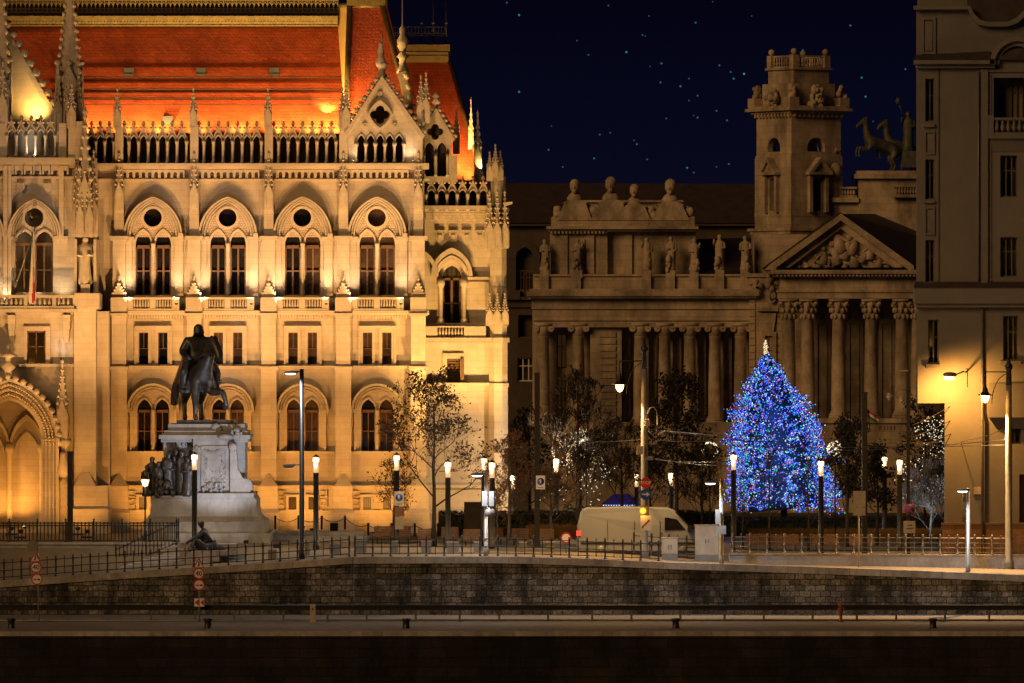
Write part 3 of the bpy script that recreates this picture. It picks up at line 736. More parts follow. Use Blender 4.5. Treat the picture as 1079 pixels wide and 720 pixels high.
for k in range(9):                               # crockets
    t = (k+.6)/9.4
    for (ax, ay), (cx_, cy_) in (((364, 141), (402.5, 81)), ((446.5, 144), (402.5, 81))):
        px, py = ax+(cx_-ax)*t, ay+(cy_-ay)*t; s = -1 if ax < 402 else 1
        b.ball((X(px+s*2.2, GD), GD-0.1, Z(py-1.6, GD)), 0.22, sx=1.1, seg=6, rings=4); b.ball((X(px+s*3.8, GD), GD-0.1, Z(py-2.6, GD)), 0.14, seg=5, rings=4)
for k in range(6): b.lathe([(.14, 0), (.14, .15), (.09, .25), (.09, 1.05), (.15, 1.2), (.17, 1.38)], X(375.5+10*k, GD), GD-0.06, Z(171.5, GD), 7)
for k in range(5): b.pband(arch(380.5+10*k, 3.9, 150, 7.5, 5), arch(380.5+10*k, 5.0, 150, 9.3, 5), GD-0.07, 0.068)
b.m = 1
b.lathe([(.30, 0), (.34, .3), (.2, .5), (.34, .9), (.42, 1.1), (.14, 1.35), (.12, 1.9), (.05, 2.1)], X(402.5, GD), GD+.2, Z(84, GD), 8)
b.lathe([(.05, 0), (.34, .15), (.4, .45), (.22, .8), (.26, 1.2), (.12, 1.5), (.18, 1.65), (.02, 1.9)], X(401, GD), GD+.2, Z(72, GD), 7)
b.tube([(X(402.5, GD), GD+.2, Z(60, GD)), (X(402.5, GD), GD+.2, Z(36, GD))], 0.05, 4)
b.build('gable', [LIME, CARVE], parl)
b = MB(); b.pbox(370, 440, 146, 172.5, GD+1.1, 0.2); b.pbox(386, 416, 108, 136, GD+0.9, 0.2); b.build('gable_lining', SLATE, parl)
inst(pn, (X(365, PD), PD-0.5, Z(139, PD))).scale = (1.1, 1.1, 1.25)
for px, py in ((443.5, 133), (449, 130)): inst(pn, (X(px, PD), PD-0.3, Z(py, PD))).scale = (1.05, 1.05, 1.25)
# side gable behind, seen edge on: the strip lit yellow
b = MB(); d = 479
b.hexa([P(437, 160, 476.2), P(443, 160, 476.2), P(444, 160, 478.6), P(438, 160, 478.6)], [P(419.5, 77, 477.4), P(428, 75, 477.4), P(428, 75, 478.6), P(419.5, 77, 478.6)])
for k in range(6):
    t = k/6; q = Vector(P(429+12*t, 80+66*t, 477.2-1*t)); b.ball(q, 0.26, seg=6, rings=4)
b.lathe([(.42, 0), (.42, .3), (.25, .5), (.25, 1.0), (.45, 1.2), (.15, 1.5), (.38, 1.9), (.42, 2.3), (.2, 2.7), (.24, 3.1), (.05, 3.4), (.04, 6.4)], X(424, 478), 478, Z(78, 478), 7)
b.build('side_gable', LIME, parl)
# ------------------------------------------------------------------ parliament: set back right wing
RD2 = 477.6
def rp(px): return px
b = MB()
b.pplate(rect(445, 519, 219, 563), [lancet(476, 10, 342, 293, 13), rect(471, 485, 378, 404)], RD2, 0.6)
b.pband(arch(476, 14, 293, 19, 8), arch(476, 18, 293, 24, 8), RD2-0.3, 0.296)
b.pband(arch(476, 18, 291, 24, 8), arch(476, 22, 291, 30, 8), RD2-0.5, 0.496)
b.pband(arch(440, 18, 291, 24, 8), arch(440, 22, 291, 30, 8), RD2-0.48, 0.476)
for x in (464.5, 489): b.lathe([(.25, 0), (.25, .25), (.15, .4), (.15, 2.4), (.28, 2.7), (.3, 3.1)], X(x, RD2), RD2-0.25, Z(341, RD2), 8)
ledge(b, 445, 521, 217, 221, 0.7, RD2); ledge(b, 445, 521, 221, 224, 0.4, RD2)
ledge(b, 489, 516, 292, 295, 0.35, RD2); b.pbox(492, 515, 297, 302, RD2-0.12, 0.13)
ledge(b, 447, 518, 340.5, 343.5, 0.5, RD2); ledge(b, 447, 518, 356, 359.5, 0.8, RD2); ledge(b, 447, 518, 403.5, 407, 0.5, RD2); ledge(b, 447, 521, 511, 514, 0.5, RD2); ledge(b, 447, 521, 538, 541, 0.7, RD2)
b.pplate(rect(466.5, 489, 372.5, 404), [rect(471, 485, 378, 403.8)], RD2-0.15, 0.148)
for k in range(9):
    c = 452 + 7.4*k
    b.pplate([(c-3.6, 224.3), (c+3.6, 224.3), (c+3.6, 232), (c+2, 232), (c+2, 228), (c-2, 228), (c-2, 232), (c-3.6, 232)], [], RD2-0.3, 0.29)
for k in range(18): b.pbox(449+3.7*k, 451+3.7*k, 359.8, 362, RD2-0.3, 0.3)
b.pbox(447, 461, 344, 356, RD2-0.7, 0.2); b.pbox(489, 512, 344, 356, RD2-0.7, 0.2); b.pbox(461, 489, 343.7, 345.2, RD2-0.7, 0.22); b.pbox(461, 489, 354.5, 355.9, RD2-0.7, 0.22)
for k in range(8): b.lathe([(.06, 0), (.1, .2), (.05, .4), (.07, .62)], X(463.5+3.3*k, RD2), RD2-0.58, Z(354.6, RD2), 6)
b.build('wing_wall', LIME, parl)
b = MB()
for k in range(4):
    c = 463.5 + 14*k
    b.pplate([(c-4.4, 245), (c+4.4, 245), (c+4.2, 253), (c, 258.5), (c-4.2, 253)], [], RD2-0.14, 0.13)
    b.pplate([(c-2.4, 247.5), (c+2.4, 247.5), (c+2.2, 252), (c, 255), (c-2.2, 252)], [], RD2-0.20, 0.05)
    b.pbox(c-5, c+5, 242.6, 244.6, RD2-0.2, 0.2)
b.build('carved_shield', CARVE, parl)
b = MB()
for a0, a1, y0, y1 in ((466, 468, 293, 342), (474.8, 477.2, 293, 342), (484, 486, 293, 342), (466, 486, 293, 295.5), (466, 486, 319, 320.3)): b.pbox(a0, a1, y0, y1, RD2+0.3, 0.1)
w = b.build('window', OAK, parl)
g = MB(); g.pplate(lancet(476, 10.2, 342, 293, 13), [], RD2+0.42, 0.03); p = g.build('pane', GLASS); p.parent = w
b = MB()
for k in range(9): b.pbox(471.5, 484.5, 378.5+2.9*k, 380.4+2.9*k, RD2+0.3, 0.05)
b.pbox(485.3, 489, 379, 404, RD2-0.32, 0.05)
w = b.build('window', OAK, parl)
g = MB(); g.pbox(470.5, 485.5, 377.5, 404.5, RD2+0.42, 0.03); p = g.build('pane', GLASS); p.parent = w
b = MB(); arcade_mesh(b, 6, 11.0, 217.5, 196, 186, 36); 
w = b.build('arcade', CARVE, parl, (X(482, RD2), RD2-0.4, -0.25))
b = MB(); b.box(X(446, RD2), X(530, RD2), RD2+1.4, 505, Z(563, RD2), Z(190, RD2)); b.build('inner_wall', SLATE, parl)
# corner turret
CD = 476.8
b = MB()
ax_, ay_ = X(525, CD), CD+0.7
def oct_(r0, r1, y0, y1, sx=1.0): b.lathe([(r0*1.0, Z(y1, CD)), (r1*1.0, Z(y0, CD))], ax_, ay_, 0, 8, False, ph=R(22.5))
k_ = PS*1.04
for y0, y1, r0, r1 in ((186, 219, 8.2, 8.2), (219, 224, 11.5, 12.5), (224, 298, 9.0, 9.0), (298, 303, 9.0, 9.0), (303, 356, 9.6, 9.6), (340, 344, 11, 11), (356, 361, 12.3, 12.3), (361, 404, 10.2, 10.2), (404, 408, 11.8, 11.8), (408, 512, 10.6, 10.6), (512, 520, 12.6, 11), (520, 563, 13.5, 12.6)): oct_(r0*k_, r1*k_, y0, y1)
b.build('corner_turret', LIME, parl)
for dx, dy, yb, sc in ((-7.5, -0.5, 191, 1.0), (0, -0.9, 187, 1.12), (6.5, -0.4, 190, 1.0)):
    q = inst(pn, (X(522+dx*0.8, CD), CD+dy+0.3, Z(yb, CD))); q.scale = (0.8, 0.8, 0.72*sc)
for dx in (-8, 0, 8):
    q = inst(tn, (X(524+dx, CD), CD-0.35+abs(dx)*0.03, Z(262, CD))); q.scale = (1, 1, 1.0)
    q = inst(tn, (X(524+dx, CD), CD-0.4+abs(dx)*0.03, Z(342, CD))); q.scale = (0.9, 0.9, 0.55)
b = MB(); b.hexa([P(531, 218, 476.5), P(540, 215, 476.5), P(540, 215, 477.2), P(531, 218, 477.2)], [P(531, 213.5, 476.5), P(540, 212.5, 476.5), P(540, 212.5, 477.2), P(531, 213.5, 477.2)])
b.build('gargoyle', CARVE, parl)
for px, y, s, zz in ((503.5, 192, 1.1, 1.75), (481, 163, 1.0, 1.2), (496, 175, .8, 1.7)):
    q = inst(pn, (X(px, 480), 479.6 if px != 496 else 483, Z(y, 480))); q.scale = (s*0.9, s*0.9, zz)
# second roof with its own cresting
b = MB()
r0, r1 = P(418, 190, 481), P(509, 190, 481); s0, s1 = P(414, 66, 488), P(474.5, 66, 488)
b.hexa([r0, r1, (r1[0], 505, r1[2]), (r0[0], 505, r0[2])], [s0, s1, (s1[0], 496, s1[2]), (s0[0], 496, s0[2])])
b.build('wing_roof', TILE, parl)
b = MB(); b.tube([Vector(r1)+Vector((0,-.1,0)), Vector(s1)+Vector((0,-.1,0))], 0.17, 6); b.build('roof_hip', GILT, parl)
b = MB()
for y0, y1, dx, m in ((59, 66, -1, 0), (55, 58, -1, 0), (47.5, 54, 0.6, 0)): b.box(X(410, 488), X(473.5+dx, 488), 487.6-(0.3 if dx > 0 else 0), 496, Z(y1, 488), Z(y0, 488))
b.build('ridge_cornice', GILT, parl)
b = MB()
for y in (46, 35, 28.5): b.box(X(412, 488), X(470, 488), 487.8, 487.86, Z(y+0.7, 488), Z(y, 488))
for k in range(17):
    q = 413 + 3.5*k; b.box(X(q-.25, 488), X(q+.25, 488), 487.8, 487.86, Z(47, 488), Z(28, 488))
    b.pband(arch(q+1.75, 1.0, 40, 2, 3), arch(q+1.75, 1.6, 40, 3, 3), 487.8, 0.05)
for q, yt in ((470, 2), (456.5, -3), (444, 22)): b.tube([P(q, 47, 487.9), P(q, yt, 487.9)], 0.05, 4); b.ball(P(q, 24, 487.9), 0.14, seg=6, rings=4)
b.build('ridge_cresting', IRON, parl)
# small twin-light gable
SD = 477.0
b = MB()
b.pplate([(446, 192), (482, 192), (482, 164), (475.5, 164), (475.5, 145), (459.5, 117), (446, 142)], [quatrefoil(458.5, 139, 8.4), lancet(452.5, 4.8, 186, 158, 8), lancet(465.5, 4.8, 186, 158, 8)], SD, 0.6)
b.pband([(446, 143), (459.5, 120), (477, 150)], [(444, 139), (459.5, 114), (479.5, 147)], SD-0.3, 0.298)
for k in range(6):
    t = (k+.5)/6
    for a in ((445, 140), (479, 147)):
        px, py = a[0]+(459.5-a[0])*t, a[1]+(115-a[1])*t; b.ball((X(px+(-2 if a[0] < 450 else 2), SD), SD-.1, Z(py-1.5, SD)), 0.2, seg=6, rings=4)
b.lathe([(.14, 0), (.14, .35), (.36, .5), (.16, .75), (.3, .95), (.02, 1.25)], X(459.5, SD), SD, Z(116, SD), 7)
for k, x in enumerate((446.7, 459, 471.3)): b.lathe([(.13, 0), (.08, .2), (.08, 1.3), (.15, 1.6)], X(x, SD), SD-.05, Z(186, SD), 6)
b.build('gable', CARVE, parl)
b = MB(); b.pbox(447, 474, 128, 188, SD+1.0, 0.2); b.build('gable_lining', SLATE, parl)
# ------------------------------------------------------------------ parliament: projecting entrance front at the left
LD = 471.6
b = MB()
por = [(-24, 563)] + [(-24, 466)] + arch(10, 34, 466, 46, 10)[1:-1] + [(44, 466), (44, 563)]
b.pplate(rect(-60, 80, 168.5, 563), [lancet(25.5, 9.5, 308, 256, 12), lancet(46.5, 9.5, 308, 256, 12), circle(36, 229.5, 10), rect(28.5, 48, 349, 383), rect(-34, -18, 249, 308), por[:]], LD, 0.8)
for hi, ho, dp in RINGS:
    for cc in (36, -24): b.pband(arch(cc, hi*.92, 249, ring_rise(hi)*.95, 9), arch(cc, ho*.92, 249, ring_rise(ho)*.95, 9), LD-dp, dp-.004)
cc, co = circle(36, 229.5, 10), circle(36, 229.5, 13); b.pband(cc + [cc[0]], co + [co[0]], LD-.16, .15)
for s in (-1, 1): b.pband(arch(36+s*10.5, 9.6, 256, 12.4, 5), arch(36+s*10.5, 11.6, 256, 15, 5), LD-.12, .11)
ledge(b, -60, 80, 166.5, 171, 0.8, LD); ledge(b, -60, 80, 171, 174, 0.5, LD); ledge(b, -60, 78, 186, 188.5, 0.3, LD)
ledge(b, -60, 2, 249, 253, .3, LD); ledge(b, 8, 15, 249, 253, .3, LD); ledge(b, 57, 72, 249, 253, .3, LD)
ledge(b, -60, 82, 325.5, 329.5, 1.4, LD); ledge(b, -60, 78, 329.5, 331.5, .7, LD); ledge(b, -60, 90, 383.5, 386.5, .5, LD)
b.pplate(rect(25, 53, 344, 384), [rect(28.5, 48, 349, 383.8)], LD-.18, .178)
for x0, x1 in ((3.5, 8), (8.6, 12)): b.pbox(x0, x1, 174.5, 325, LD-.45, .46)
b.pbox(62, 67, 174.5, 250, LD-.35, .36)
for k in range(14):
    c = -57 + 9.6*k
    b.pplate([(c-4.4, 174.3), (c+4.4, 174.3), (c+4.4, 184), (c+2.4, 184), (c+2.4, 180), (c-2.4, 180), (c-2.4, 184), (c-4.4, 184)], [], LD-.3, .29)
for c in (12, 70):                               # consoles under the balcony
    for k in range(4): b.pbox(c-4+.5*k, c+4-.5*k, 332+7*k, 340+7*k, LD-1.1+.26*k, 1.1-.26*k)
b.pbox(-60, 78, 311, 314, LD-1.35, .35); b.pbox(-60, 78, 322.5, 325.3, LD-1.35, .35)
for k in range(27):
    px = -58 + 5*k
    if k % 6 == 5: b.pbox(px-2, px+2, 314.2, 322.3, LD-1.33, .3)
    else: b.lathe([(.08, 0), (.13, .18), (.07, .38), (.09, .54)], X(px, LD-1.2), LD-1.18, Z(322.5, LD-1.2), 6)
for px in (22, 50): 
    b.pplate([(px-4, 193), (px+4, 193), (px+3.8, 199), (px, 203), (px-3.8, 199)], [], LD-.2, .19)
b.build('entrance_wall', LIME, parl)
b = MB(); b.box(X(-60, LD), X(79, LD), LD+3.2, LD+25, Z(563, LD), Z(170, LD)); b.build('inner_wall', LIME, parl)
b = MB()
for s in (-1, 1):
    c = 36+s*10.5
    for a0, a1 in ((c-9.4, c-7.8), (c-.9, c+.9), (c+7.8, c+9.4)): b.pbox(a0, a1, 256, 308, LD+.3, .1)
    for y0, y1 in ((256, 259), (284, 285.4)): b.pbox(c-7.8, c+7.8, y0, y1, LD+.305, .09)
b.pbox(-1, -0.2, 250, 250.5, LD+.3, .02)
w = b.build('window', OAK, parl)
for q_ in (lancet(25.5, 9.8, 308, 256, 12), lancet(46.5, 9.8, 308, 256, 12), circle(36, 229.5, 10.2), rect(-34, -18, 249, 308)):
    g = MB(); g.pplate(q_, [], LD+.42, .03); p = g.build('pane', GLASS); p.parent = w
b = MB()
for a0, a1, y0, y1 in ((28.5, 30, 349, 383), (46.5, 48, 349, 383), (37.6, 38.8, 349, 383), (28.5, 48, 349, 350.5), (28.5, 48, 365, 366)): b.pbox(a0, a1, y0, y1, LD+.3, .08)
w = b.build('window', OAK, parl); g = MB(); g.pbox(28, 48.5, 348.5, 383.5, LD+.42, .03); p = g.build('pane', GLASS); p.parent = w
# portal
b = MB()
for hi, ho, dp in ((34, 37.5, .25), (37.5, 41.5, .55), (41.5, 45.5, .9), (45.5, 49, 1.25), (49, 52, 1.6)):
    b.pband(arch(10, hi, 466, hi*1.30, 11), arch(10, ho, 466, ho*1.28, 11), LD-dp, dp-.004)
    for s in (-1, 1): b.pbox(min(10+s*hi, 10+s*ho), max(10+s*hi, 10+s*ho), 466.5, 563, LD-dp, dp-.01)
    for s in (-1, 1): b.pbox(min(10+s*(hi-.3), 10+s*(ho+.8)), max(10+s*(hi-.3), 10+s*(ho+.8)), 462, 467, LD-dp-.08, .2)
b.m = 1
for ra, dp, n in ((39.5, .60, 44), (43.5, .95, 50), (47.3, 1.3, 54)):
    pl = arch(10, ra, 466, ra*1.29, n//2)
    for q in pl: b.ball((X(q[0], LD), LD-dp, Z(q[1], LD)), 0.10, seg=5, rings=4)
pl = arch(10, 54.5, 466, 54.5*1.27, 11)
for q in pl: b.ball((X(q[0], LD), LD-1.5, Z(q[1], LD)), 0.24, seg=6, rings=4)
b.lathe([(.25, 0), (.25, .5), (.55, .8), (.2, 1.1), (.2, 1.4), (.6, 1.55), (.15, 1.75), (.12, 2.2), (.03, 2.3)], X(10, LD), LD-1.3, Z(399, LD), 8)
b.m = 0
# porch vault: recess walls, floor and ribs
b.pbox(-26, 46, 558, 563, LD, 3.0)
for s in (-1, 1): b.pbox(min(10+s*34, 10+s*36), max(10+s*34, 10+s*36), 410, 563, LD+.81, 2.3)
for c0 in (-8, 28):
    b.pband(arch(c0, 15, 470, 28, 8), arch(c0, 18, 470, 33, 8), LD+2.7, .45); b.pband(arch(c0, 11, 478, 20, 8), arch(c0, 13, 478, 23, 8), LD+2.95, .2)
for px in (-24, 10, 44): b.lathe([(.28, 0), (.28, .4), (.17, .6), (.17, 5.2), (.3, 5.6), (.3, 6)], X(px, LD+2.8), LD+2.75, Z(560, LD+2.8), 8)
b.build('portal', [LIME, CARVE], parl)
for px in (67, -47): 
    q = inst(tn, (X(px, LD), LD-1.2, Z(462, LD))); q.scale = (1.35, 1.35, 1.35)
b = MB(); b.lathe([(.42, Z(563, LD)), (.42, Z(512, LD)), (.55, Z(510, LD)), (.3, Z(505, LD)), (.3, Z(486, LD)), (.15, Z(475, LD)), (.55, Z(466, LD)), (.5, Z(462, LD))], X(68, LD), LD-1.1, 0, 8)
b.lathe([(.2, 0), (.42, .3), (.3, 1.0), (.22, 1.5), (.2, 1.7), (.1, 1.75)], X(68, LD), LD-1.5, Z(503, LD), 8)
b.build('portal_shaft', CARVE, parl)
# turret buttress with a canopied statue
b = MB(); TD = LD - 0.9
for a0, a1, y0, y1, dd in ((78, 101, 325, 563, 0), (100, 113, 328, 563, 1.6), (77, 105, 309, 326, -.35), (80, 101, 252, 312, .9), (76, 115, 536, 563, -.9), (78, 114, 512, 536, -.3), (82, 99, 166, 252, 1.0)): b.box(X(a0, TD), X(a1, TD), TD+dd, PD+2, Z(y1, TD), Z(y0, TD))
for a0 in (78, 98.5): b.pbox(a0, a0+3, 252, 309, TD+.2, .8)
b.hexa([P(78, 512, TD-.3), P(101, 512, TD-.3), P(101, 512, TD+1), P(78, 512, TD+1)], [P(85, 498, TD-.01), P(94, 498, TD-.01), P(94, 498, TD+1), P(85, 498, TD+1)])
b.build('turret_buttress', LIME, parl)
for dx, dy, sc, sz in ((0, .2, 1.9, 2.2), (-8, .5, 1.1, 1.5), (8.5, .5, 1.1, 1.5), (-5, -.2, .9, 1.2), (5, -.2, .9, 1.2)):
    q = inst(tn, (X(89.5+dx, TD), TD+dy, Z(250, TD))); q.scale = (sc, sc, sz)
def robed(b, c, h, seed=0, arm=None, seg=14):    # standing draped figure, one closed body
    r_ = random.Random(seed)
    prof = [(0, .135, .115), (.04, .15, .13), (.2, .125, .11), (.42, .115, .10), (.55, .12, .10), (.66, .125, .095), (.75, .135, .09), (.81, .125, .08), (.845, .06, .055), (.87, .045, .048), (.90, .062, .068), (.95, .066, .074), (.985, .045, .05), (1.0, .008, .008)]
    sway = r_.uniform(-.04, .04); ph = r_.random()*6
    vs, fs = [], []
    for z, a, bb in prof:
        for k in range(seg):
            t = 2*math.pi*k/seg; f = 1 + (0.16*math.sin(t*5+ph+z*4) if z < .6 else .07*math.sin(t*4+ph) if z < .8 else 0)
            vs.append((c[0] + h*(a*f*math.cos(t) + sway*math.sin(z*3)), c[1] + h*bb*f*math.sin(t), c[2] + h*z))
    n = len(prof)
    for i in range(n-1):
        for k in range(seg): fs.append((i*seg+k, i*seg+(k+1)%seg, (i+1)*seg+(k+1)%seg, (i+1)*seg+k))
    fs.append(tuple(range(seg-1, -1, -1))); fs.append(tuple((n-1)*seg+k for k in range(seg)))
    b.add(vs, fs, True)
    for s in (-1, 1):
        sh = Vector((c[0]+s*.115*h+sway*h*.8, c[1], c[2]+.78*h)); up = arm == s
        el = sh + Vector((s*.035*h, -.03*h, (-.06 if up else -.18)*h)); ha = el + Vector((-s*.09*h if not up else s*.01*h, -.10*h, (.14 if up else r_.uniform(-.04, .06))*h))
        b.tube([sh, el, ha], [.05*h, .04*h, .024*h], 6)
b = MB(); robed(b, (X(90, TD), TD+.35, Z(300, TD)), 3.3, 3); b.box(X(85, TD), X(95, TD), TD-.1, TD+.9, Z(309, TD), Z(299.8, TD)); b.build('niche_statue', CARVE, parl)
# parapet arcade, spire, gable of the entrance front
b = MB(); arcade_mesh(b, 5, 10.2, 166.5, 139, 128.5, 29, hw=3.7); b.build('arcade', CARVE, parl, (X(33, LD), LD-.3, 0))
b = MB(); arcade_mesh(b, 4, 10.2, 166.5, 139, 128.5, 23, hw=3.7); b.build('arcade', CARVE, parl, (X(-22, LD), LD-.3, 0))
for a0, a1, y0, y1, d0, dp in ((-1, 7, 130, 166.4, LD-.45, .7), (62, 70, 130, 166.4, LD-.45, .7), (72, 90, 128, 168, LD-.7, 1.5)): b = MB(); b.pbox(a0, a1, y0, y1, d0, dp); b.build('parapet_pier', LIME, parl)
b = MB(); b.pbox(-60, 80, 134, 168, LD+1.2, .3); b.build('attic_wall', LIME, parl)
inst(pn, (X(3, LD), LD-.1, Z(134, LD))).scale = (1.3, 1.3, 1.6)
q = inst(pn, (X(76, LD), LD-.5, Z(136, LD))); q.scale = (1.1, 1.1, 1.1)
sp = pinnacle_mesh(1.6, 4.2, 8.6, 13, .12).build('spire', CARVE, parl, (X(71, LD), LD+2.2, Z(140, LD)))
for dx, dy in ((-10.5, 1.2), (10.5, 1.2), (0, .4)):
    q = inst(pn, (X(71+dx, LD), LD+dy, Z(138, LD))); q.scale = (1.05, 1.05, 1.55)
b = MB(); g0 = LD + 2.6
b.pplate([(-110, 140), (57, 140), (57, 124), (-25, -18), (-110, 130)], [], g0, .6)
b.pband([(57, 126), (-25, -15), (-107, 126)], [(60, 121), (-25, -24), (-110, 121)], g0-.4, .398)
for k in range(14):
    t = k/14; px, py = 60-85*t, 122-146*t; b.ball((X(px+2, g0), g0-.1, Z(py-2, g0)), .34, seg=6, rings=5); b.ball((X(px+4.5, g0), g0-.1, Z(py-3.5, g0)), .2, seg=6, rings=4)
b.build('gable', LIME, parl)
q = inst(sp, (X(-2, LD), LD+1.9, Z(148, LD))); q.scale = (.85, .85, 1.15)
# flag on its slanting staff
b = MB(); fs0 = Vector(P(16, 303, LD-1.0)); fs1 = Vector(P(37, 240, LD-2.6)); b.tube([fs0, fs1], [.06, .04], 6); b.ball(fs1, .1, seg=6, rings=4); fl = b
fl.m = 0
hh = (Z(246, LD-2.6) - Z(322, LD-2.6)); top = fs0.lerp(fs1, .93)
cols = 12
vs, fcs, ms = [], [], []
for j in range(15):
    t = j/14
    for i in range(cols+1):
        u = i/cols
        wdt = .52*(.35+.65*t)
        vs.append((top.x - .06 - .12*t*.5 + (u-.5)*wdt + .05*math.sin(u*9+t*3), top.y - .05 + .16*math.sin(u*14 + t*2), top.z - t*hh*(1-.10*abs(u-.45))))
for j in range(14):
    for i in range(cols): fcs.append((j*(cols+1)+i, j*(cols+1)+i+1, (j+1)*(cols+1)+i+1, (j+1)*(cols+1)+i))
base = len(fl.v); fl.add(vs, fcs, True)
for j in range(14):
    for i in range(cols):
        u = (i+.5)/cols + (j/14-.5)*.5
        fl.mi[len(fl.f)-14*cols + j*cols+i] = 1 if u > .62 else 2 if u > .3 else 3
ft = fl.build('national_flag', [STEEL, RED, WHITE, GREENC]); tag(ft, 'hanging red, white and green flag on a slanting staff at the balcony', 'flag')
# ------------------------------------------------------------------ floodlights on and before the parliament
def fixture(name, loc, aim, parent=None, s=.16):
    b = MB(); d_ = (Vector(aim)-Vector(loc)).normalized(); m_ = d_.to_track_quat('-Z', 'Y').to_matrix().to_4x4(); b.T = Matrix.Translation(Vector(loc)) @ m_
    b.hexa([(-s, -s*.7, -s*.2), (s, -s*.7, -s*.2), (s, s*.7, -s*.2), (-s, s*.7, -s*.2)], [(-s*.6, -s*.4, s*.8), (s*.6, -s*.4, s*.8), (s*.6, s*.4, s*.8), (-s*.6, s*.4, s*.8)])
    b.m = 1; b.hexa([(-s*.9, -s*.6, -s*.26), (s*.9, -s*.6, -s*.26), (s*.9, s*.6, -s*.26), (-s*.9, s*.6, -s*.26)], [(-s*.9, -s*.6, -s*.21), (s*.9, -s*.6, -s*.21), (s*.9, s*.6, -s*.21), (-s*.9, s*.6, -s*.21)])
    b.T = None; b.m = 0
    return b.build(name, [IRON, E_FLOOD], parent)
def flood(loc, aim, power, color, spot, blend=.8, parent=None, size=.15, body=True, s=.16):
    f_ = None
    if body: f_ = fixture('floodlight', loc, aim, parent or parl, s)
    d_ = (Vector(aim)-Vector(loc)).normalized()
    light('flood_lamp', 'SPOT', Vector(loc)+d_*(s*.35+.02), power, color, f_ or parent or parl, None, spot, blend, size).rotation_euler = d_.to_track_quat('-Z', 'Y').to_euler()
# ground floods in a row before the plaza steps
GROUP_F = 'floodlights on the plaza before the facade'
def ground_flood(px, d, lamps, label, group, z=.1):
    loc = Vector((X(px, d), d, z)); g = ground_z(loc.x, d)
    k = thing('floodlight_box', (loc.x, d, g), label, 'floodlight', group)
    b = MB(); b.box(-.4, .4, -.2, .2, 0, .12); b.build('base', IRON, k, loc=(loc.x, d, g))
    fixture('housing', (loc.x, d, z), (loc.x, PD+2, 13), k, .17)
    for aim, pw, spot, colr in lamps:
        light('flood_lamp', 'SPOT', (loc.x, d+.1, z+.28), pw, colr, k, aim, spot, .8, .07)
lab = 'squat black floodlight on the plaza close before the parliament facade'
for px, pw in ((22, .8), (92, .8), (172, 1), (251, 1), (329, 1), (407, .95)):
    base = PD if px > 100 else LD
    ground_flood(px, base-12.5, [((X(px-6, PD), base, 22.5), 15800*pw, 54, (1, .50, .155))], lab, GROUP_F)
    ground_flood(px-10, base-5.2, [((X(px-10, PD), base, 5.5), 880*pw, 116, SODIUM), ((X(px-12, PD), base, 12.5), 1800*pw, 62, AMBER)], lab, GROUP_F)
ground_flood(404, PD-17, [((X(404, PD), PD, Z(128, PD)), 17000, 24, (1, .58, .27))], lab, GROUP_F)
lab2 = 'squat black floodlight among the plants at the building corner'
for px in (478, 520):
    ground_flood(px, RD2-9, [((X(488, RD2), RD2, 22), 15000, 60, (1, .53, .13)), ((X(488, RD2), RD2, 6), 900, 105, (1, .48, .095))], lab2, 'floodlights by the building corner', -.1)
# wash lights at the foot of the wall between the buttresses
for c in BAYS: flood((X(c, PD), PD-3.4, -.2), (X(c, PD), PD-.5, 3.0), 420, SODIUM, 120, .9, s=.14)
# balcony uplights, two per bay
for c in BAYS:
    for s in (-1, 1):
        flood((X(c+s*25.5, PD), PD-1.35, Z(320, PD)), (X(c+s*21, PD), PD-.05, Z(262, PD)), 620, (1, .66, .36), 84, .9, s=.11, body=(s > 0))
for px in (5, 36, 66): flood((X(px, LD), LD-1.0, Z(321, LD)), (X(px, LD), LD-.1, Z(260, LD)), 300, (1, .68, .36), 110, .9, s=.11)
# roof floods behind the parapet
for px in (90, 130, 168, 208, 252, 292, 330, 352): flood((X(px, 475.9), 475.9, Z(137, 476)), on_roof(px, 80) , 4700, (1, .60, .16), 105, .9, s=.13, body=False)
flood((X(40, g0-1), g0-1.1, Z(126, LD)), (X(36, g0), g0, Z(105, g0)), 800, (1, .55, .12), 130, .9, s=.15)
flood((X(8, g0-1), g0-1.1, Z(126, LD)), (X(16, g0), g0, Z(80, g0)), 900, (1, .56, .13), 130, .9, s=.15, body=False)
flood(on_roof(343, 118)+Vector((0, -.5, .1)), P(358, 80, 484), 2200, (1, .66, .16), 100, .9, s=.12, body=False)
flood((X(372, 477), 475.9, Z(141, 476)), P(385, 60, 479), 5600, (1, .55, .14), 110, .9, s=.12, body=False)
flood((X(428, 474), 474.9, Z(142, 474)), P(430, 95, 477.4), 4200, (1, .60, .15), 60, .9, s=.12, body=False)
flood((X(500, 480), 479.6, Z(188, 480)), P(494, 120, 484), 7500, (1, .60, .16), 120, .9, s=.12, body=False)
flood((X(470, 480), 479.8, Z(184, 480)), P(462, 120, 484), 4000, (1, .52, .14), 120, .9, s=.12, body=False)
flood((X(508, 480), 479.2, Z(178, 480)), P(504, 140, 481), 300, (1, .7, .2), 110, .9, s=.10, body=False)
flood((X(436, PD), PD-.95, Z(170, PD)), P(412, 110, GD), 120, WARM, 120, .9, s=.11)
flood((X(372, PD), PD-.95, Z(170, PD)), P(392, 110, GD), 50, WARM, 120, .9, s=.11)
flood((X(35, LD), LD-.75, Z(165, LD)), (X(35, LD), LD, Z(140, LD)), 110, (1, .86, .62), 140, .9, s=.1)
flood((X(66, LD), LD-1.1, Z(378, LD)), (X(66, LD), LD-.1, Z(355, LD)), 40, (1, .9, .75), 120, .9, s=.12)
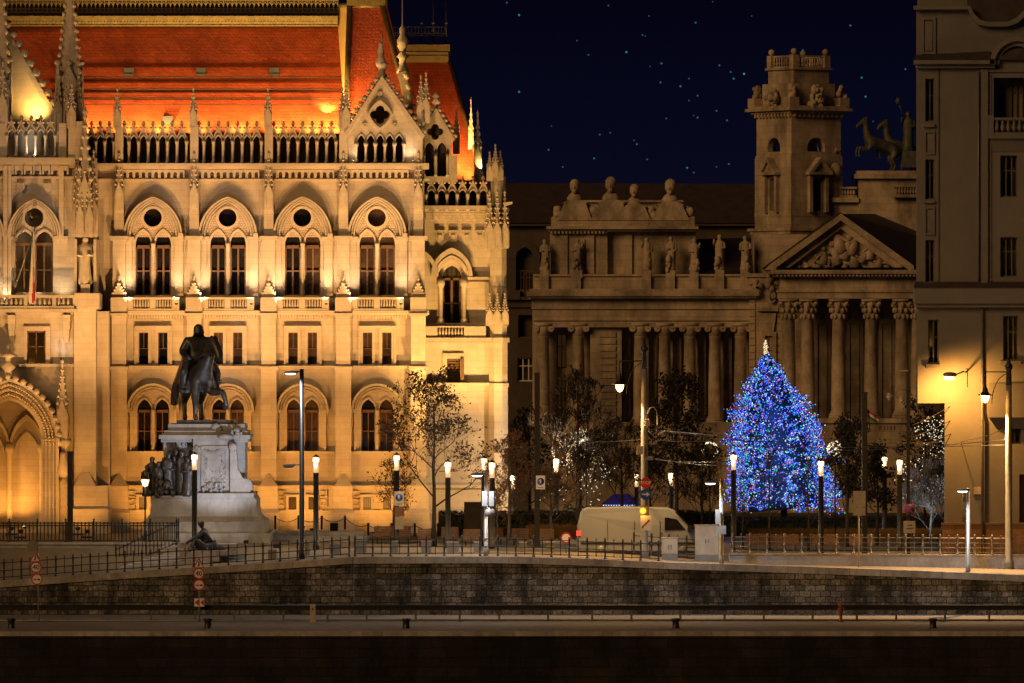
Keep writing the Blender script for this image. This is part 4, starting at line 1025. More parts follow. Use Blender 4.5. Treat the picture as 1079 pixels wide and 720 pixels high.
for px in (-6, 26): flood((X(px, LD+1.5), LD+1.6, Z(556, LD)), (X(10, LD+3), LD+3, Z(440, LD)), 850, SODIUM, 130, .9, s=.14)
# ================================================================== MUSEUM across the square
MD = 600.0
MS = MD / F
mus = thing('museum', (X(760, MD), MD, -2.0), 'dim neo baroque stone museum with columns, pediment and square tower', 'museum')
GB = Z(545, MD)
def pb(b, a0, a1, y0, y1, d, dep): b.pbox(a0, a1, y0, y1, d, dep)
# colonnade wing: back wall with doors and panels, entablature, podium
b = MB()
hs = []
for c in (592, 630, 689, 714, 740, 767): hs.append(rect(c-5, c+5, 352, 388)); hs.append(rect(c-4.5, c+4.5, 400, 438))
b.pplate(rect(561, 800, 330, 560), hs, MD+2.2, .8)
pb(b, 558, 800, 445, 560, MD-.6, 3.0)             # podium
pb(b, 562, 800, 338.5, 345, MD-.05, 2.3); pb(b, 561, 800, 326, 338, MD-.2, 2.5); pb(b, 560, 800, 315.5, 326, MD-.35, 2.6)
pb(b, 557, 800, 312, 315.6, MD-.8, 3); pb(b, 555, 800, 307, 312.1, MD-1.3, 3.6); pb(b, 558, 800, 304.5, 307.1, MD-.9, 3.2)
for k in range(80): pb(b, 558+3.0*k, 559.6+3.0*k, 312.1, 314.4, MD-1.15, .5)
pb(b, 562, 800, 291, 304.6, MD+.2, 1.6); pb(b, 562, 800, 289, 291.2, MD, 1.9)
for c in (573, 607, 681, 706, 731, 758, 785): pb(b, c-5, c+5, 291, 304.7, MD-.15, 1.0)
for c in (660, 687.5, 714, 740, 767, 793): pb(b, c-4, c+4, 345, 446, MD+1.7, .6); pb(b, c-5, c+5, 343, 349, MD+1.6, .6)
b.pplate(rect(622, 655, 345, 446), [], MD+.5, 1.8)
for k in range(13): pb(b, 632, 649, 350+7.2*k, 355.4+7.2*k, MD+.38, .2)
b.build('wing_wall', MUSE, mus)
def muse_win(px0, px1, y0, y1, d):
    b = MB(); w_ = px1-px0
    for a0, a1, c0, c1 in ((px0, px0+1, y0, y1), (px1-1, px1, y0, y1), ((px0+px1)/2-.5, (px0+px1)/2+.5, y0, y1), (px0, px1, y0, y0+1), (px0, px1, y0+(y1-y0)*.35, y0+(y1-y0)*.35+.9), (px0, px1, y1-1, y1)): pb(b, a0, a1, c0, c1, d, .1)
    o = b.build('window', OAK, mus); g = MB(); pb(g, px0, px1, y0, y1, d+.12, .03); p_ = g.build('pane', GLASS); p_.parent = o
for c in (592, 630, 689, 714, 740, 767):
    muse_win(c-5, c+5, 352, 388, MD+2.7); muse_win(c-4.5, c+4.5, 400, 438, MD+2.7)
def column_mesh(h, r, ionic=True, seg=16):
    b = MB(); b.smooth = True
    b.box(-r*1.35, r*1.35, -r*1.35, r*1.35, 0, r*.35)
    b.lathe([(r*1.3, r*.35), (r*1.35, r*.55), (r*1.1, r*.75), (r*1.18, r*.9), (r, r*1.05), (r*.99, h*.35), (r*.84, h-r*2.2), (r*.92, h-r*2.15), (r*.92, h-r*2.05)], 0, 0, 0, seg)
    if ionic:
        b.lathe([(r*.86, h-r*2.05), (r*1.0, h-r*.9), (r*1.1, h-r*.6)], 0, 0, 0, seg); b.box(-r*1.3, r*1.3, -r*1.15, r*1.15, h-r*.45, h)
        for s in (-1, 1):
            pts = [(s*r*1.15 + .48*r*math.cos(t), 0, h-r*.85 + .48*r*math.sin(t)) for t in [i*math.pi/6 for i in range(12)]]
            b.add([(x, -r*1.12, z) for x, y, z in pts] + [(x, r*1.12, z) for x, y, z in pts], [tuple(range(12))[::-1], tuple(range(12, 24))] + [(i, (i+1) % 12, 12+(i+1) % 12, 12+i) for i in range(12)], False)
            b.lathe([(.01, 0), (.2*r, .02), (.01, .1)], s*r*1.15, -r*1.16, h-r*.85, 6)
    else:
        H = r*2.9
        b.lathe([(r*.84, h-H), (r*.9, h-H*.5), (r*1.2, h-r*.4)], 0, 0, 0, seg); b.box(-r*1.4, r*1.4, -r*1.4, r*1.4, h-r*.35, h)
        for row, (zz, rr, n) in enumerate(((h-H*.85, .95, 9), (h-H*.55, 1.08, 9), (h-H*.28, 1.28, 8))):
            for k in range(n):
                a = 2*math.pi*(k+row*.5)/n; b.ball((rr*r*math.cos(a), rr*r*math.sin(a), zz), r*.27, sz=1.5, seg=6, rings=4)
        for k in range(4):
            a = math.pi/4+k*math.pi/2; b.ball((1.55*r*math.cos(a), 1.55*r*math.sin(a), h-r*.6), r*.32, seg=6, rings=4)
    return b
h = Z(340.5, MD) - Z(446, MD)
cm = column_mesh(h, 7.0*MS).build('column', MUSEC, mus, (X(572.5, MD), MD+.55, Z(446, MD)))
for c in (609.5, 674.5, 700.5, 727, 753.5, 780.5): inst(cm, (X(c, MD), MD+.55, Z(446, MD)))
# attic pavilion with busts
b = MB()
pb(b, 584, 733, 243, 292, MD+2.0, 14); pb(b, 580, 640, 243, 292, MD+1.2, 10)
for a0, a1, y0, y1, d in ((576, 736, 238.5, 241.5, MD+.6), (578, 734, 241.5, 244, MD+1.0), (581, 732, 229, 238.6, MD+1.7), (594, 660, 222, 229.1, MD+2.2), (662, 722, 222, 229.1, MD+2.2), (600, 716, 213, 222.1, MD+2.6), (598, 720, 211, 213.2, MD+2.3)): pb(b, a0, a1, y0, y1, d, 8)
for k in range(40): pb(b, 580+3.9*k, 582+3.9*k, 244, 246.3, MD+1.1-(0.5 if k < 15 else -.5), .9)
for c in (594, 622, 640, 662): pb(b, c-4, c+4, 247, 292, MD+1.0 if c < 640 else MD+1.75, .5)
pb(b, 604, 616, 252, 292, MD+1.05, .2)
b.build('attic', MUSE, mus)
for c, y, s in ((606, 218, 1.0), (644, 218, 1.12), (669, 222, .95), (707, 220, 1.1)):
    b = MB(); 
    b.frustum(X(c, MD), MD+2.6, Z(232, MD), Z(y-4, MD), 1.5*s, 1.0, .95*s, .9)
    b.frustum(X(c, MD), MD+2.6, Z(y-4, MD), Z(y-8, MD), 1.15*s, .9, .5*s, .5)
    b.lathe([(.62*s, -.1), (.70*s, .12*s), (.50*s, .45*s), (.27*s, .62*s), (.25*s, .95*s)], X(c, MD), MD+2.6, Z(y-8, MD), 12, sy=.7)
    hz = Z(y-8, MD)+1.16*s
    b.ball((X(c, MD)-.02, MD+2.5, hz), .42*s, sy=1.05, sz=1.28, seg=14, rings=10); b.ball((X(c, MD)-.08, MD+2.5-.42*s, hz-.08), .09*s, sz=1.6, seg=6, rings=5); b.ball((X(c, MD)+.02, MD+2.65, hz+.2*s), .46*s, sz=1.0, seg=12, rings=7); b.ball((X(c, MD)-.04, MD+2.2, hz-.42*s), .22*s, seg=8, rings=5)
    for s_ in (-1, 1): lumps(b, (X(c, MD)+s_*1.5*s, MD+2.5, Z(232, MD)-.2), .5, 1.2, 14, .3, int(c)+s_)
    b.build('stone_bust', MUSEC, mus)
for i, (c, y) in enumerate(((573.5, 253), (609, 252), (681, 251), (706.5, 250), (731.5, 252), (758.5, 248), (785, 249))):
    b = MB(); h_ = Z(y, MD) - Z(285, MD); b.box(X(c-4.6, MD), X(c+4.6, MD), MD-.1, MD+.95, Z(293, MD), Z(284.8, MD)); robed(b, (X(c, MD), MD+.4, Z(285, MD)), h_*1.02, 20+i, (0, 1, -1)[i % 3])
    lumps(b, (X(c+(-2.2 if i % 2 else 2.2), MD), MD+.25, Z(285, MD)), .22, 1.1, 9, .2, i)
    b.build('roof_statue', MUSEC, mus)
# metal roof behind the statues
b = MB(); b.add([P(690, 290, MD+3), P(815, 290, MD+3), P(815, 250, MD+12), P(735, 252, MD+12), P(690, 290, MD+20), P(815, 290, MD+20)], [(0, 1, 2, 3), (4, 3, 2, 5), (0, 3, 4), (1, 5, 2)])
b.build('roof', MROOF, mus)
# tower turned a little on its corner
TWX, TWY = X(845, MD), MD + 7
ROT = Matrix.Translation((TWX, TWY, 0)) @ Matrix.Rotation(R(33), 4, 'Z')
b = MB(); b.T = ROT
side = 65*MS/2*.99
def tz(y): return Z(y, MD+5)
def tb_(r, y0, y1): b.box(-r, r, -r, r, tz(y1), tz(y0))
def twall(r, y0, y1, holes=()):
    for k in range(4):
        b.T = ROT @ Matrix.Rotation(k*math.pi/2, 4, 'Z')
        b.plate([(-r+.002, tz(y1)), (r-.002, tz(y1)), (r-.002, tz(y0)), (-r+.002, tz(y0))], [[(x, tz(y)) for x, y in hh] for hh in holes], -r, -r+.55)
    b.T = ROT
lun = [(-.95, 160), (-.95, 156)] + [(-.95*math.cos(math.pi*i/8), 156-11*math.sin(math.pi*i/8)) for i in range(1, 8)] + [(.95, 156), (.95, 160)]
twall(side, 122, 165, [lun]); tb_(side*1.03, 164, 166.5)
twall(side*1.04, 166.5, 243, [[(-.55, 222), (-.55, 188), (.55, 188), (.55, 222)]])
tb_(side*1.05, 224, 228); tb_(side*1.22, 240.5, 243.5); tb_(side*1.16, 243.5, 247); tb_(side*1.12, 247, 300)
tb_(side*1.05, 119.5, 122.5); tb_(side*1.14, 117, 119.6); tb_(side*1.28, 114, 117.1); tb_(side*1.2, 112, 114.1)
for k in range(4):
    b.T = ROT @ Matrix.Rotation(k*math.pi/2, 4, 'Z')
    for j in range(11): b.box(-side+.1+j*.5, -side+.32+j*.5, -side*1.12, -side, tz(123.5), tz(119.6))
    b.plate([(-.95, tz(182)), (.95, tz(182)), (0, tz(169))], [], -side*1.04-.45, -side*1.04+.1); b.plate([(-1.25, tz(184.5)), (1.25, tz(184.5)), (1.25, tz(182)), (0, tz(166)), (-1.25, tz(182))], [[(-.8, tz(181.5)), (.8, tz(181.5)), (0, tz(170.5))]], -side*1.04-.7, -side*1.04+.1)
    for s in (-1, 1): b.box(s*.85-.16, s*.85+.16, -side*1.04-.4, -side, tz(224), tz(184.5))
    for s in (-1, 1): b.lathe([(.02, 0), (.45, .02), (.45, .1), (.02, .12)], s*side*.62, 0, tz(136), 10) if False else None
b.T = ROT
tb_(side*.86, 88, 112.5); tb_(side*.72, 72.5, 90); tb_(side*.80, 71, 73.4)
for sx, sy in ((-1,-1), (1,-1), (-1,1), (1,1)):
    b.box(sx*side*1.02-.5, sx*side*1.02+.5, sy*side*1.02-.5, sy*side*1.02+.5, tz(112.5), tz(103))
    b.box(sx*side*.64-.3, sx*side*.64+.3, sy*side*.64-.3, sy*side*.64+.3, tz(71), tz(58)); b.ball((sx*side*.64, sy*side*.64, tz(54.5)), .3)
    b.lathe([(.2, 0), (.15, .2), (.3, .35)], sx*side*.64, sy*side*.64, tz(58), 8)
for k in range(4):
    b.T = ROT @ Matrix.Rotation(k*math.pi/2, 4, 'Z')
    b.box(-side*.6, side*.6, -side*.66, -side*.58, tz(60), tz(58.2)); b.box(-side*.6, side*.6, -side*.66, -side*.58, tz(71), tz(69.4))
    for j in range(8): b.lathe([(.06, 0), (.12, .25), (.06, .5), (.09, .75)], -side*.5+j*side/7, -side*.62, tz(69.5), 6)
b.T = None
b.build('tower', MUSE, mus)
b = MB(); b.T = ROT; b.box(-side+.6, side-.6, -side+.6, side-.6, tz(240), tz(168)); b.T = None; b.build('tower_core', SLATE, mus)
b = MB(); b.T = ROT
for n_, (sx, sy) in enumerate(((-1,-1), (1,-1), (-1,1), (1,1))): lumps(b, (sx*side*1.0, sy*side*1.0+.2, tz(103)), .42, .95, 16, .24, n_); b.build('tower_sculpture', MUSEC, mus); b = MB(); b.T = ROT
for k in range(4):
    b.T = ROT @ Matrix.Rotation(k*math.pi/2, 4, 'Z')
    lumps(b, (0, -side*.98, tz(118)), 1.0, 2.0, 46, .26, k+9, .5); b.build('tower_sculpture', MUSEC, mus); b = MB()
b.T = None
# tower substructure joining wing and portico
b = MB()
pb(b, 790, 824, 300, 560, MD-.6, 8)
pb(b, 786, 826, 288, 292, MD-1.0, 4); pb(b, 789, 826, 292, 300, MD-.8, 4)
for k in range(32): pb(b, 789.5, 795.5, 304+7.6*k, 310.6+7.6*k, MD-.72, .2); pb(b, 819, 824.5, 304+7.6*k, 310.6+7.6*k, MD-.72, .2)
b.pplate([(800, 330), (818, 330), (815, 350), (803, 350)], [], MD-.9, .3); pb(b, 798, 820, 324, 328, MD-1.2, .7)
b.pplate(rect(800, 818, 350, 400), [rect(806, 814, 354, 398)], MD-.9, .3)
pb(b, 795, 853, 247, 290, MD+1.5, 8)
b.build('side_bay', MUSE, mus)
muse_win(805.5, 814.5, 353, 399, MD-.65)
b = MB()
for c in (798, 812): 
    for j in range(7): b.ball((X(c+rnd.uniform(-3, 3), MD), MD-.9, Z(291+rnd.uniform(0, 22), MD)), .32, seg=6, rings=5)
ro = [(X(c_, MD), Z(y_, MD)) for c_, y_ in [(813+4.2*math.cos(t*.5236), 313+7*math.sin(t*.5236)) for t in range(13)]]; ri = [(X(c_, MD), Z(y_, MD)) for c_, y_ in [(813+2.6*math.cos(t*.5236), 313+5*math.sin(t*.5236)) for t in range(13)]]
b.band(ri, ro, MD-1.0, MD-.5)
b.build('carved_cartouche', MUSEC, mus)
# portico
OD = 594.0
h = Z(315, OD) - Z(441, OD)
ccm = column_mesh(h, 7.6*OD/F, False).build('column', MUSEC, mus, (X(831.5, OD), OD+.9, Z(441, OD)))
for c in (851.5, 884, 918.5, 951, 968): inst(ccm, (X(c, OD), OD+.9, Z(441, OD)))
b = MB()
pb(b, 823, 1010, 441, 446, OD-.3, 8); pb(b, 820, 1010, 446, 565, OD-.1, 8)
pb(b, 821, 1000, 308, 314.8, OD-.05, 5); pb(b, 820, 1000, 305.5, 308.1, OD-.2, 5.2); pb(b, 823, 1000, 291.5, 305.6, OD+.1, 5)
pb(b, 816, 1000, 288.5, 291.6, OD-.5, 5.5); pb(b, 812, 1000, 284.5, 288.6, OD-1.0, 6)
for k in range(40): pb(b, 818+4*k, 820.2+4*k, 288.6, 291.4, OD-.85, .6)
b.pplate([(812, 284.4), (962, 284.4), (886, 229)], [], OD+.35, .5)
b.pplate([(806, 284.4), (811, 279), (886, 225), (963, 280), (963, 284.4), (957, 284.4), (886, 232.5), (818, 282), (818, 284.4)], [], OD-1.0, 1.4)
b.pplate([(818, 284.4), (824, 278), (886, 233), (951, 280), (951, 284.4), (944, 284), (886, 241), (832, 282)], [], OD-.35, .69)
pb(b, 822, 1000, 314.9, 446, OD+5.2, 2)           # cella wall behind the columns
for c in (841, 867, 901, 935, 960): pb(b, c-4.5, c+4.5, 330, 441, OD+4.9, .4); pb(b, c-3, c+3, 322, 330, OD+4.95, .4)
for c in (867, 901, 935): b.pplate(rect(c-9, c+9, 336, 441), [rect(c-5.5, c+5.5, 342, 440.8)], OD+4.75, .2)
for c in (841, 884, 918): 
    pb(b, c-5, c+5, 372, 376, OD+4.8, .4)
b.build('portico', MUSE, mus)
for c in (884, 918): muse_win(c-4, c+4, 345, 371, OD+5.1); muse_win(c-5, c+5, 386, 440, OD+5.1)
b = MB()
r2 = random.Random(4)
for c, y, s in ((862, 276, .8), (868, 270, 1.0), (850, 279, .7), (884, 254, 1.5), (892, 262, 1.4), (880, 268, 1.3), (899, 258, 1.3), (900, 272, 1.2), (910, 268, 1.0), (917, 264, 1.1), (926, 274, .9), (934, 278, .7), (872, 278, .8), (890, 278, .9), (842, 281, .6)):
    lean = r2.uniform(-.6, .6)*s
    p0 = Vector((X(c, OD), OD+.25, Z(y+2, OD))); b.tube([p0-Vector((lean*.6, 0, .8*s*.7)), p0, p0+Vector((lean*.5, -.05, .55*s))], [.42*s, .36*s, .18*s], 7); b.ball(p0+Vector((lean*.6, -.05, .8*s)), .2*s+.04)
    b.tube([p0+Vector((lean*.3, -.15, .4*s)), p0+Vector((r2.choice((-1, 1))*.5*s, -.25, .1*s)), p0+Vector((r2.choice((-1, 1))*.8*s, -.2, -.3*s))], [.12*s, .1*s, .06*s], 5)
b.build('pediment_relief', MUSEC, mus)
b = MB(); b.add([P(886, 224, OD-1), P(966, 282, OD-1), (X(966, OD), OD+14, Z(282, OD)), (X(886, OD), OD+14, Z(224, OD)), P(806, 282, OD-1), (X(806, OD), OD+14, Z(282, OD))], [(0, 1, 2, 3), (4, 0, 3, 5), (1, 4, 5, 2), (3, 2, 5)])
b.add([P(888, 225.5, OD+.6), P(922, 225.5, OD+11), P(1010, 262, OD+11), P(964, 281, OD+.6), P(922, 240, OD+11), P(964, 300, OD+11)], [(0, 3, 2, 1), (1, 2, 5, 4)])
b.build('portico_roof', MROOF, mus)
text('inscription', 'V I I I I', .55, (X(934, OD), OD-.13, Z(451, OD)), SLATE, mus)
# attic blocks behind the pediment
AD = 606.0
b = MB()
pb(b, 846, 905, 213, 290, AD, 6); pb(b, 842, 905, 208.5, 213.2, AD-.6, 2); pb(b, 905, 1000, 188, 290, AD-.4, 6); pb(b, 901, 1000, 183.5, 188.2, AD-.9, 7); pb(b, 903, 965, 180, 183.6, AD-.6, 6)
pb(b, 856, 876, 186, 209, AD-.4, 1.4); pb(b, 852, 880, 183, 186.2, AD-.7, 2); pb(b, 876, 903, 206, 208.6, AD, .5); pb(b, 876, 903, 197, 199, AD, .5); pb(b, 940, 1000, 205, 208, AD-1.2, .5); pb(b, 940, 1000, 195, 197, AD-1.2, .5)
for k in range(8): b.lathe([(.07, 0), (.14, .25), (.07, .45), (.1, .6)], X(879+3*k, AD), AD+.25, Z(206, AD), 6); b.lathe([(.07, 0), (.14, .25), (.07, .45), (.1, .6)], X(944+3*k, AD), AD-1, Z(205, AD), 6)
b.build('rear_attic', MUSE, mus)
b = MB(); q = (X(876, AD), AD, Z(186, AD)); robed(b, q, 2.9, 7, 1); b.tube([(X(860, AD), AD-.5, Z(150, AD)), (X(868, AD), AD-.5, Z(184, AD))], .07, 5); b.ball((X(880, AD), AD-.2, Z(180, AD)), .6, sz=1.2); b.build('spear_statue', MUSEC, mus)
# quadriga: two horses and a charioteer (bodies grown over skeletons)
def horse_body(name, org, k, yaw, m, parent, rear=0.0, raised=(0,), turn=0.0, lg=1.0):
    Rm = Matrix.Translation(org) @ Matrix.Rotation(yaw, 4, 'Z') @ Matrix.Rotation(-rear, 4, 'X')
    V, E = [], []
    def a(f, s, u, r, par=None):
        p = Rm @ Vector((s*k, -f*k, u*k)); V.append((p.x, p.y, p.z, r*k*(lg if u < .55 else 1))); 
        if par is not None: E.append((par, len(V)-1))
        return len(V)-1
    mid = a(-.12, 0, .82, .205); rump = a(-.5, 0, .88, .20, mid); che = a(.34, 0, .83, .205, mid); br = a(.50, 0, .90, .155, che)
    n1 = a(.64, turn*.25, 1.10, .135, br); n2 = a(.72, turn*.6, 1.30, .105, n1); pol = a(.80, turn*.85, 1.42, .095, n2); mz = a(.92, turn*1.15, 1.25, .085, pol); a(1.0, turn*1.3, 1.08, .06, mz)
    for s in (-1, 1): a(.77, turn*.8+s*.055, 1.53, .024, pol)
    for s in (-1, 1):
        hp = a(-.52, s*.13, .66, .135, rump); st = a(-.40, s*.15, .50, .095, hp); hk = a(-.62, s*.15, .32, .048, st); ft = a(-.57, s*.15, .09, .036, hk); a(-.52, s*.15, .0, .05, ft)
        sh = a(.40, s*.13, .66, .115, che); el = a(.42, s*.14, .50, .075, sh)
        if s in raised: kn = a(.72, s*(.15+turn), .52, .05, el); fe = a(.70, s*(.15+turn*1.4), .29, .034, kn); a(.62, s*(.15+turn*1.3), .21, .05, fe)
        else: kn = a(.46, s*.14, .28, .048, el); fe = a(.44, s*.14, .08, .034, kn); a(.48, s*.14, .0, .05, fe)
    t1 = a(-.72, -turn*.8, .90, .06, rump); t2 = a(-.85, -turn*1.5, .62, .10, t1); a(-.9, -turn*1.8, .24, .06, t2)
    return skin(name, V, E, m, parent, 2)
for i, (px, y, yw) in enumerate(((922, 178, R(-75)), (944, 180, R(-72)))):
    o = Vector((X(px, AD), AD+1.5+i*1.2, Z(y, AD))); horse_body('bronze_horse', o - world(mus), 2.7, yw, VERDI, mus, R(18), (1, -1))
b = MB(); robed(b, (X(958, AD), AD+2.2, Z(160, AD)), 3.6, 5, -1); b.tube([(X(953, AD), AD+1.8, Z(122, AD)), (X(947.5, AD), AD+1.7, Z(106, AD))], [.08, .05], 5); b.ball((X(947.5, AD), AD+1.7, Z(106, AD)), .25, sz=1.3); b.box(X(952, AD), X(968, AD), AD+1.4, AD+3.2, Z(176, AD), Z(159, AD)); b.build('charioteer', VERDI, mus)
# ================================================================== old block behind the museum
BD = 690.0
ob = thing('old_apartment_block', (X(665, BD), BD, -2.0), 'dark old block with a long roof and chimneys behind the museum', 'building')
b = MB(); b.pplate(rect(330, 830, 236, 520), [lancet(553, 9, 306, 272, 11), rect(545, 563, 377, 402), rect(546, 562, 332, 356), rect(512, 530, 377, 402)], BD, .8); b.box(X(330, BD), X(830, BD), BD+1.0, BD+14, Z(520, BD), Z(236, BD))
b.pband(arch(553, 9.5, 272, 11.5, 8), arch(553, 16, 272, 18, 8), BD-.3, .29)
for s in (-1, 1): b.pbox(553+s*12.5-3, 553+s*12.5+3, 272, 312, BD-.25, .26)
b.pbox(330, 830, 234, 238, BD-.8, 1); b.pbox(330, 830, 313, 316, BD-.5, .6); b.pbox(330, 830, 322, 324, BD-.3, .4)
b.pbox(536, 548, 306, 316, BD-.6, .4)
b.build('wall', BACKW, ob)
def simple_win(root, px0, px1, y0, y1, d, fm, vbars=1, hbars=(.35,), fw=1.0, shade=False):
    b = MB()
    for a0, a1, c0, c1 in [(px0, px0+fw, y0, y1), (px1-fw, px1, y0, y1), (px0+fw, px1-fw, y0, y0+fw), (px0+fw, px1-fw, y1-fw, y1)]: b.pbox(a0, a1, c0, c1, d, .1)
    for k in range(vbars): c = px0+(px1-px0)*(k+1)/(vbars+1); b.pbox(c-fw*.45, c+fw*.45, y0+fw, y1-fw, d+.01, .08)
    for t in hbars: c = y0+(y1-y0)*t; b.pbox(px0+fw, px1-fw, c-fw*.4, c+fw*.4, d+.015, .07)
    o = b.build('window', fm, root); g = MB(); g.pbox(px0, px1, y0, y1, d+.12, .03); p_ = g.build('pane', PLASTER if shade else GLASS); p_.parent = o
simple_win(ob, 545, 552.5, 285, 306, BD+.3, OAK); simple_win(ob, 554, 562, 285, 306, BD+.3, OAK)
simple_win(ob, 545, 563, 377, 402, BD+.3, WHITE, 2, (.35,), 1.3); simple_win(ob, 512, 530, 377, 402, BD+.3, WHITE, 2); simple_win(ob, 546, 562, 332, 356, BD+.3, OAK, 0, (), 1.0, True)
b = MB(); b.hexa([P(325, 235, BD-1), P(835, 235, BD-1), (X(835, BD), BD+16, Z(235, BD)), (X(325, BD), BD+16, Z(235, BD))], [P(325, 192, BD+6), P(835, 194, BD+6), P(835, 194, BD+9), P(325, 192, BD+9)]); rf = b.build('roof', MROOF, ob)
for px, w_, y in ((586, 5, 182), (616, 9, 172), (650, 10, 184), (707, 6, 186), (795, 8, 178), (669, 4, 188)):
    b = MB(); b.pbox(px-w_, px+w_, y, 200, BD+6.5, 1.6); b.pbox(px-w_-1, px+w_+1, y-1.5, y, BD+6.3, 2.0)
    for k in range(2): b.lathe([(.25, 0), (.22, .7)], X(px-w_*.4+w_*.8*k, BD), BD+7.2, Z(y-1.5, BD), 7)
    o = b.build('chimney', BACKW); o.parent = rf
# ================================================================== plaster building at the right edge
QD = 455.0
rb = thing('corner_building', (X(1040, QD), QD, -1.3), 'tall beige plaster corner building with narrow olive framed windows', 'building')
b = MB()
wins = [(975, 984.5, 83, 128), (975, 984.5, 168, 210), (975, 984.5, 253, 297), (1054, 1072, 164, 208), (1054, 1072, 250, 292)]
b.pplate([(966, 300), (966, 71), (1140, 71), (1140, 300)], [rect(*w) for w in wins] + [rect(1047, 1140, 82, 126), rect(1110, 1128, 164, 208), rect(1110, 1128, 250, 292)], QD, .5)
def shell(p0, d0, d1, y0, y1): b.hexa([(X(p0, d0), d0, Z(y1, QD)), (X(1140, QD), d0, Z(y1, QD)), (X(1140, d1), d1, Z(y1, QD)), (X(p0+1, d1), d1, Z(y1, QD))], [(X(p0, d0), d0, Z(y0, QD)), (X(1140, QD), d0, Z(y0, QD)), (X(1140, d1), d1, Z(y0, QD)), (X(p0+1, d1), d1, Z(y0, QD))])
shell(966.5, QD+1.6, QD+22, -60, 425); b.hexa([(X(966, QD), QD+.5, Z(425, QD)), (X(967.5, QD), QD+.5, Z(425, QD)), (X(969, QD), QD+1.7, Z(425, QD)), (X(967.2, QD), QD+1.7, Z(425, QD))], [(X(966, QD), QD+.5, Z(10, QD)), (X(967.5, QD), QD+.5, Z(10, QD)), (X(969, QD), QD+1.7, Z(10, QD)), (X(967.2, QD), QD+1.7, Z(10, QD))]); shell(996, QD+2.8, QD+22, 425, 588)
b.pplate([(967, 425), (967, 320), (1140, 320), (1140, 425)], [rect(978, 989, 337, 383), rect(1057, 1073, 333, 380), rect(1110, 1128, 333, 380)], QD+.25, .5)
b.pplate(rect(995.5, 1140, 424.9, 586), [rect(1062, 1076, 421.5+4, 468), rect(1074, 1092, 500, 585)], QD+.27, .6)
b.box(X(966.5, QD), X(995.4, QD), QD+.76, QD+3, Z(428, QD), Z(424.5, QD))
b.hexa([P(1042, 440, QD-.9), P(1140, 440, QD-.9), P(1140, 440, QD+.9), P(1042, 440, QD+.9)], [P(1042, 404, QD-.9), P(1140, 404, QD-.9), P(1140, 404, QD+.3), P(1042, 404, QD+.3)])
b.hexa([P(1050, 452, QD+.1), P(1140, 452, QD+.1), P(1140, 452, QD+.9), P(1050, 452, QD+.9)], [P(1042, 440.1, QD-.85), P(1140, 440.1, QD-.85), P(1140, 440.1, QD+.9), P(1042, 440.1, QD+.9)])
# band between storeys, cornices
b.box(X(963, QD), X(1140, QD), QD-.5, QD+.5, Z(320, QD), Z(303, QD)); b.box(X(965, QD), X(1140, QD), QD-.25, QD+.5, Z(324, QD), Z(320, QD))
b.box(X(963, QD), X(1048, QD), QD-.75, QD+.3, Z(68, QD), Z(63, QD)); b.box(X(965, QD), X(1048, QD), QD-.4, QD+.3, Z(72, QD), Z(68, QD))
b.pband(arch(1072, 24, 68, 24.5, 10), arch(1072, 29, 68, 29.5, 10), QD-.75, .7); b.pband(arch(1072, 19, 68, 19.5, 10), arch(1072, 24, 68, 24.4, 10), QD-.45, .44)
b.pplate([(1053, 76)] + arch(1072, 19, 68, 19.4, 10) + [(1091, 76)], [], QD-.1, .2); b.box(X(1096, QD), X(1140, QD), QD-.75, QD+.3, Z(68, QD), Z(63, QD))
b.pplate([(966, 62), (966, 8), (1021, 8), (1024, 16), (1031, 23), (1040, 25), (1062, 25), (1072, 21), (1079, 14), (1140, 14), (1140, 62)], [], QD+.3, .6)
b.pband([(963, 10), (1020, 10), (1024, 18), (1030, 26), (1040, 28), (1062, 28), (1073, 24), (1080, 17), (1140, 17)], [(963, 6), (1022, 6), (1026, 14), (1033, 21), (1041, 23), (1062, 23), (1071, 19), (1078, 12), (1140, 12)], QD-.25, .56)
b.pbox(968, 1021, -60, 6, QD+1.2, .5)
for a0, a1, y0, y1 in ((973, 985, 130, 134), (973, 985, 211, 214), (973, 985, 298, 301), (976, 991, 384, 388), (1054, 1076, 380.5, 384)): b.pbox(a0, a1, y0, y1, QD-.22, .5)
for y0, y1 in ((138, 163), (218, 248)): b.pplate(rect(974, 985, y0, y1), [rect(975.6, 983.4, y0+2, y1-2)], QD-.12, .118)
b.pplate(rect(971, 986, 18, 57), [rect(973.5, 983.5, 21, 55)], QD+.18, .118); b.pplate(rect(974.5, 982.5, 22.5, 53.5), [], QD+.22, .07)
for x0, x1 in ((988, 989), (1029.5, 1031), (1034, 1041), (1092, 1098)): b.pbox(x0, x1, 73, 300, QD-.10-(.1 if x1-x0 > 3 else 0), .1+(.1 if x1-x0 > 3 else 0))
for k in range(56): b.pbox(1043.2, 1044.6, 74+4*k, 76.4+4*k, QD-.10, .10) if not 120 < 74+4*k < 145 else None
b.pbox(1030, 1140, 73, 76, QD-.14, .13)
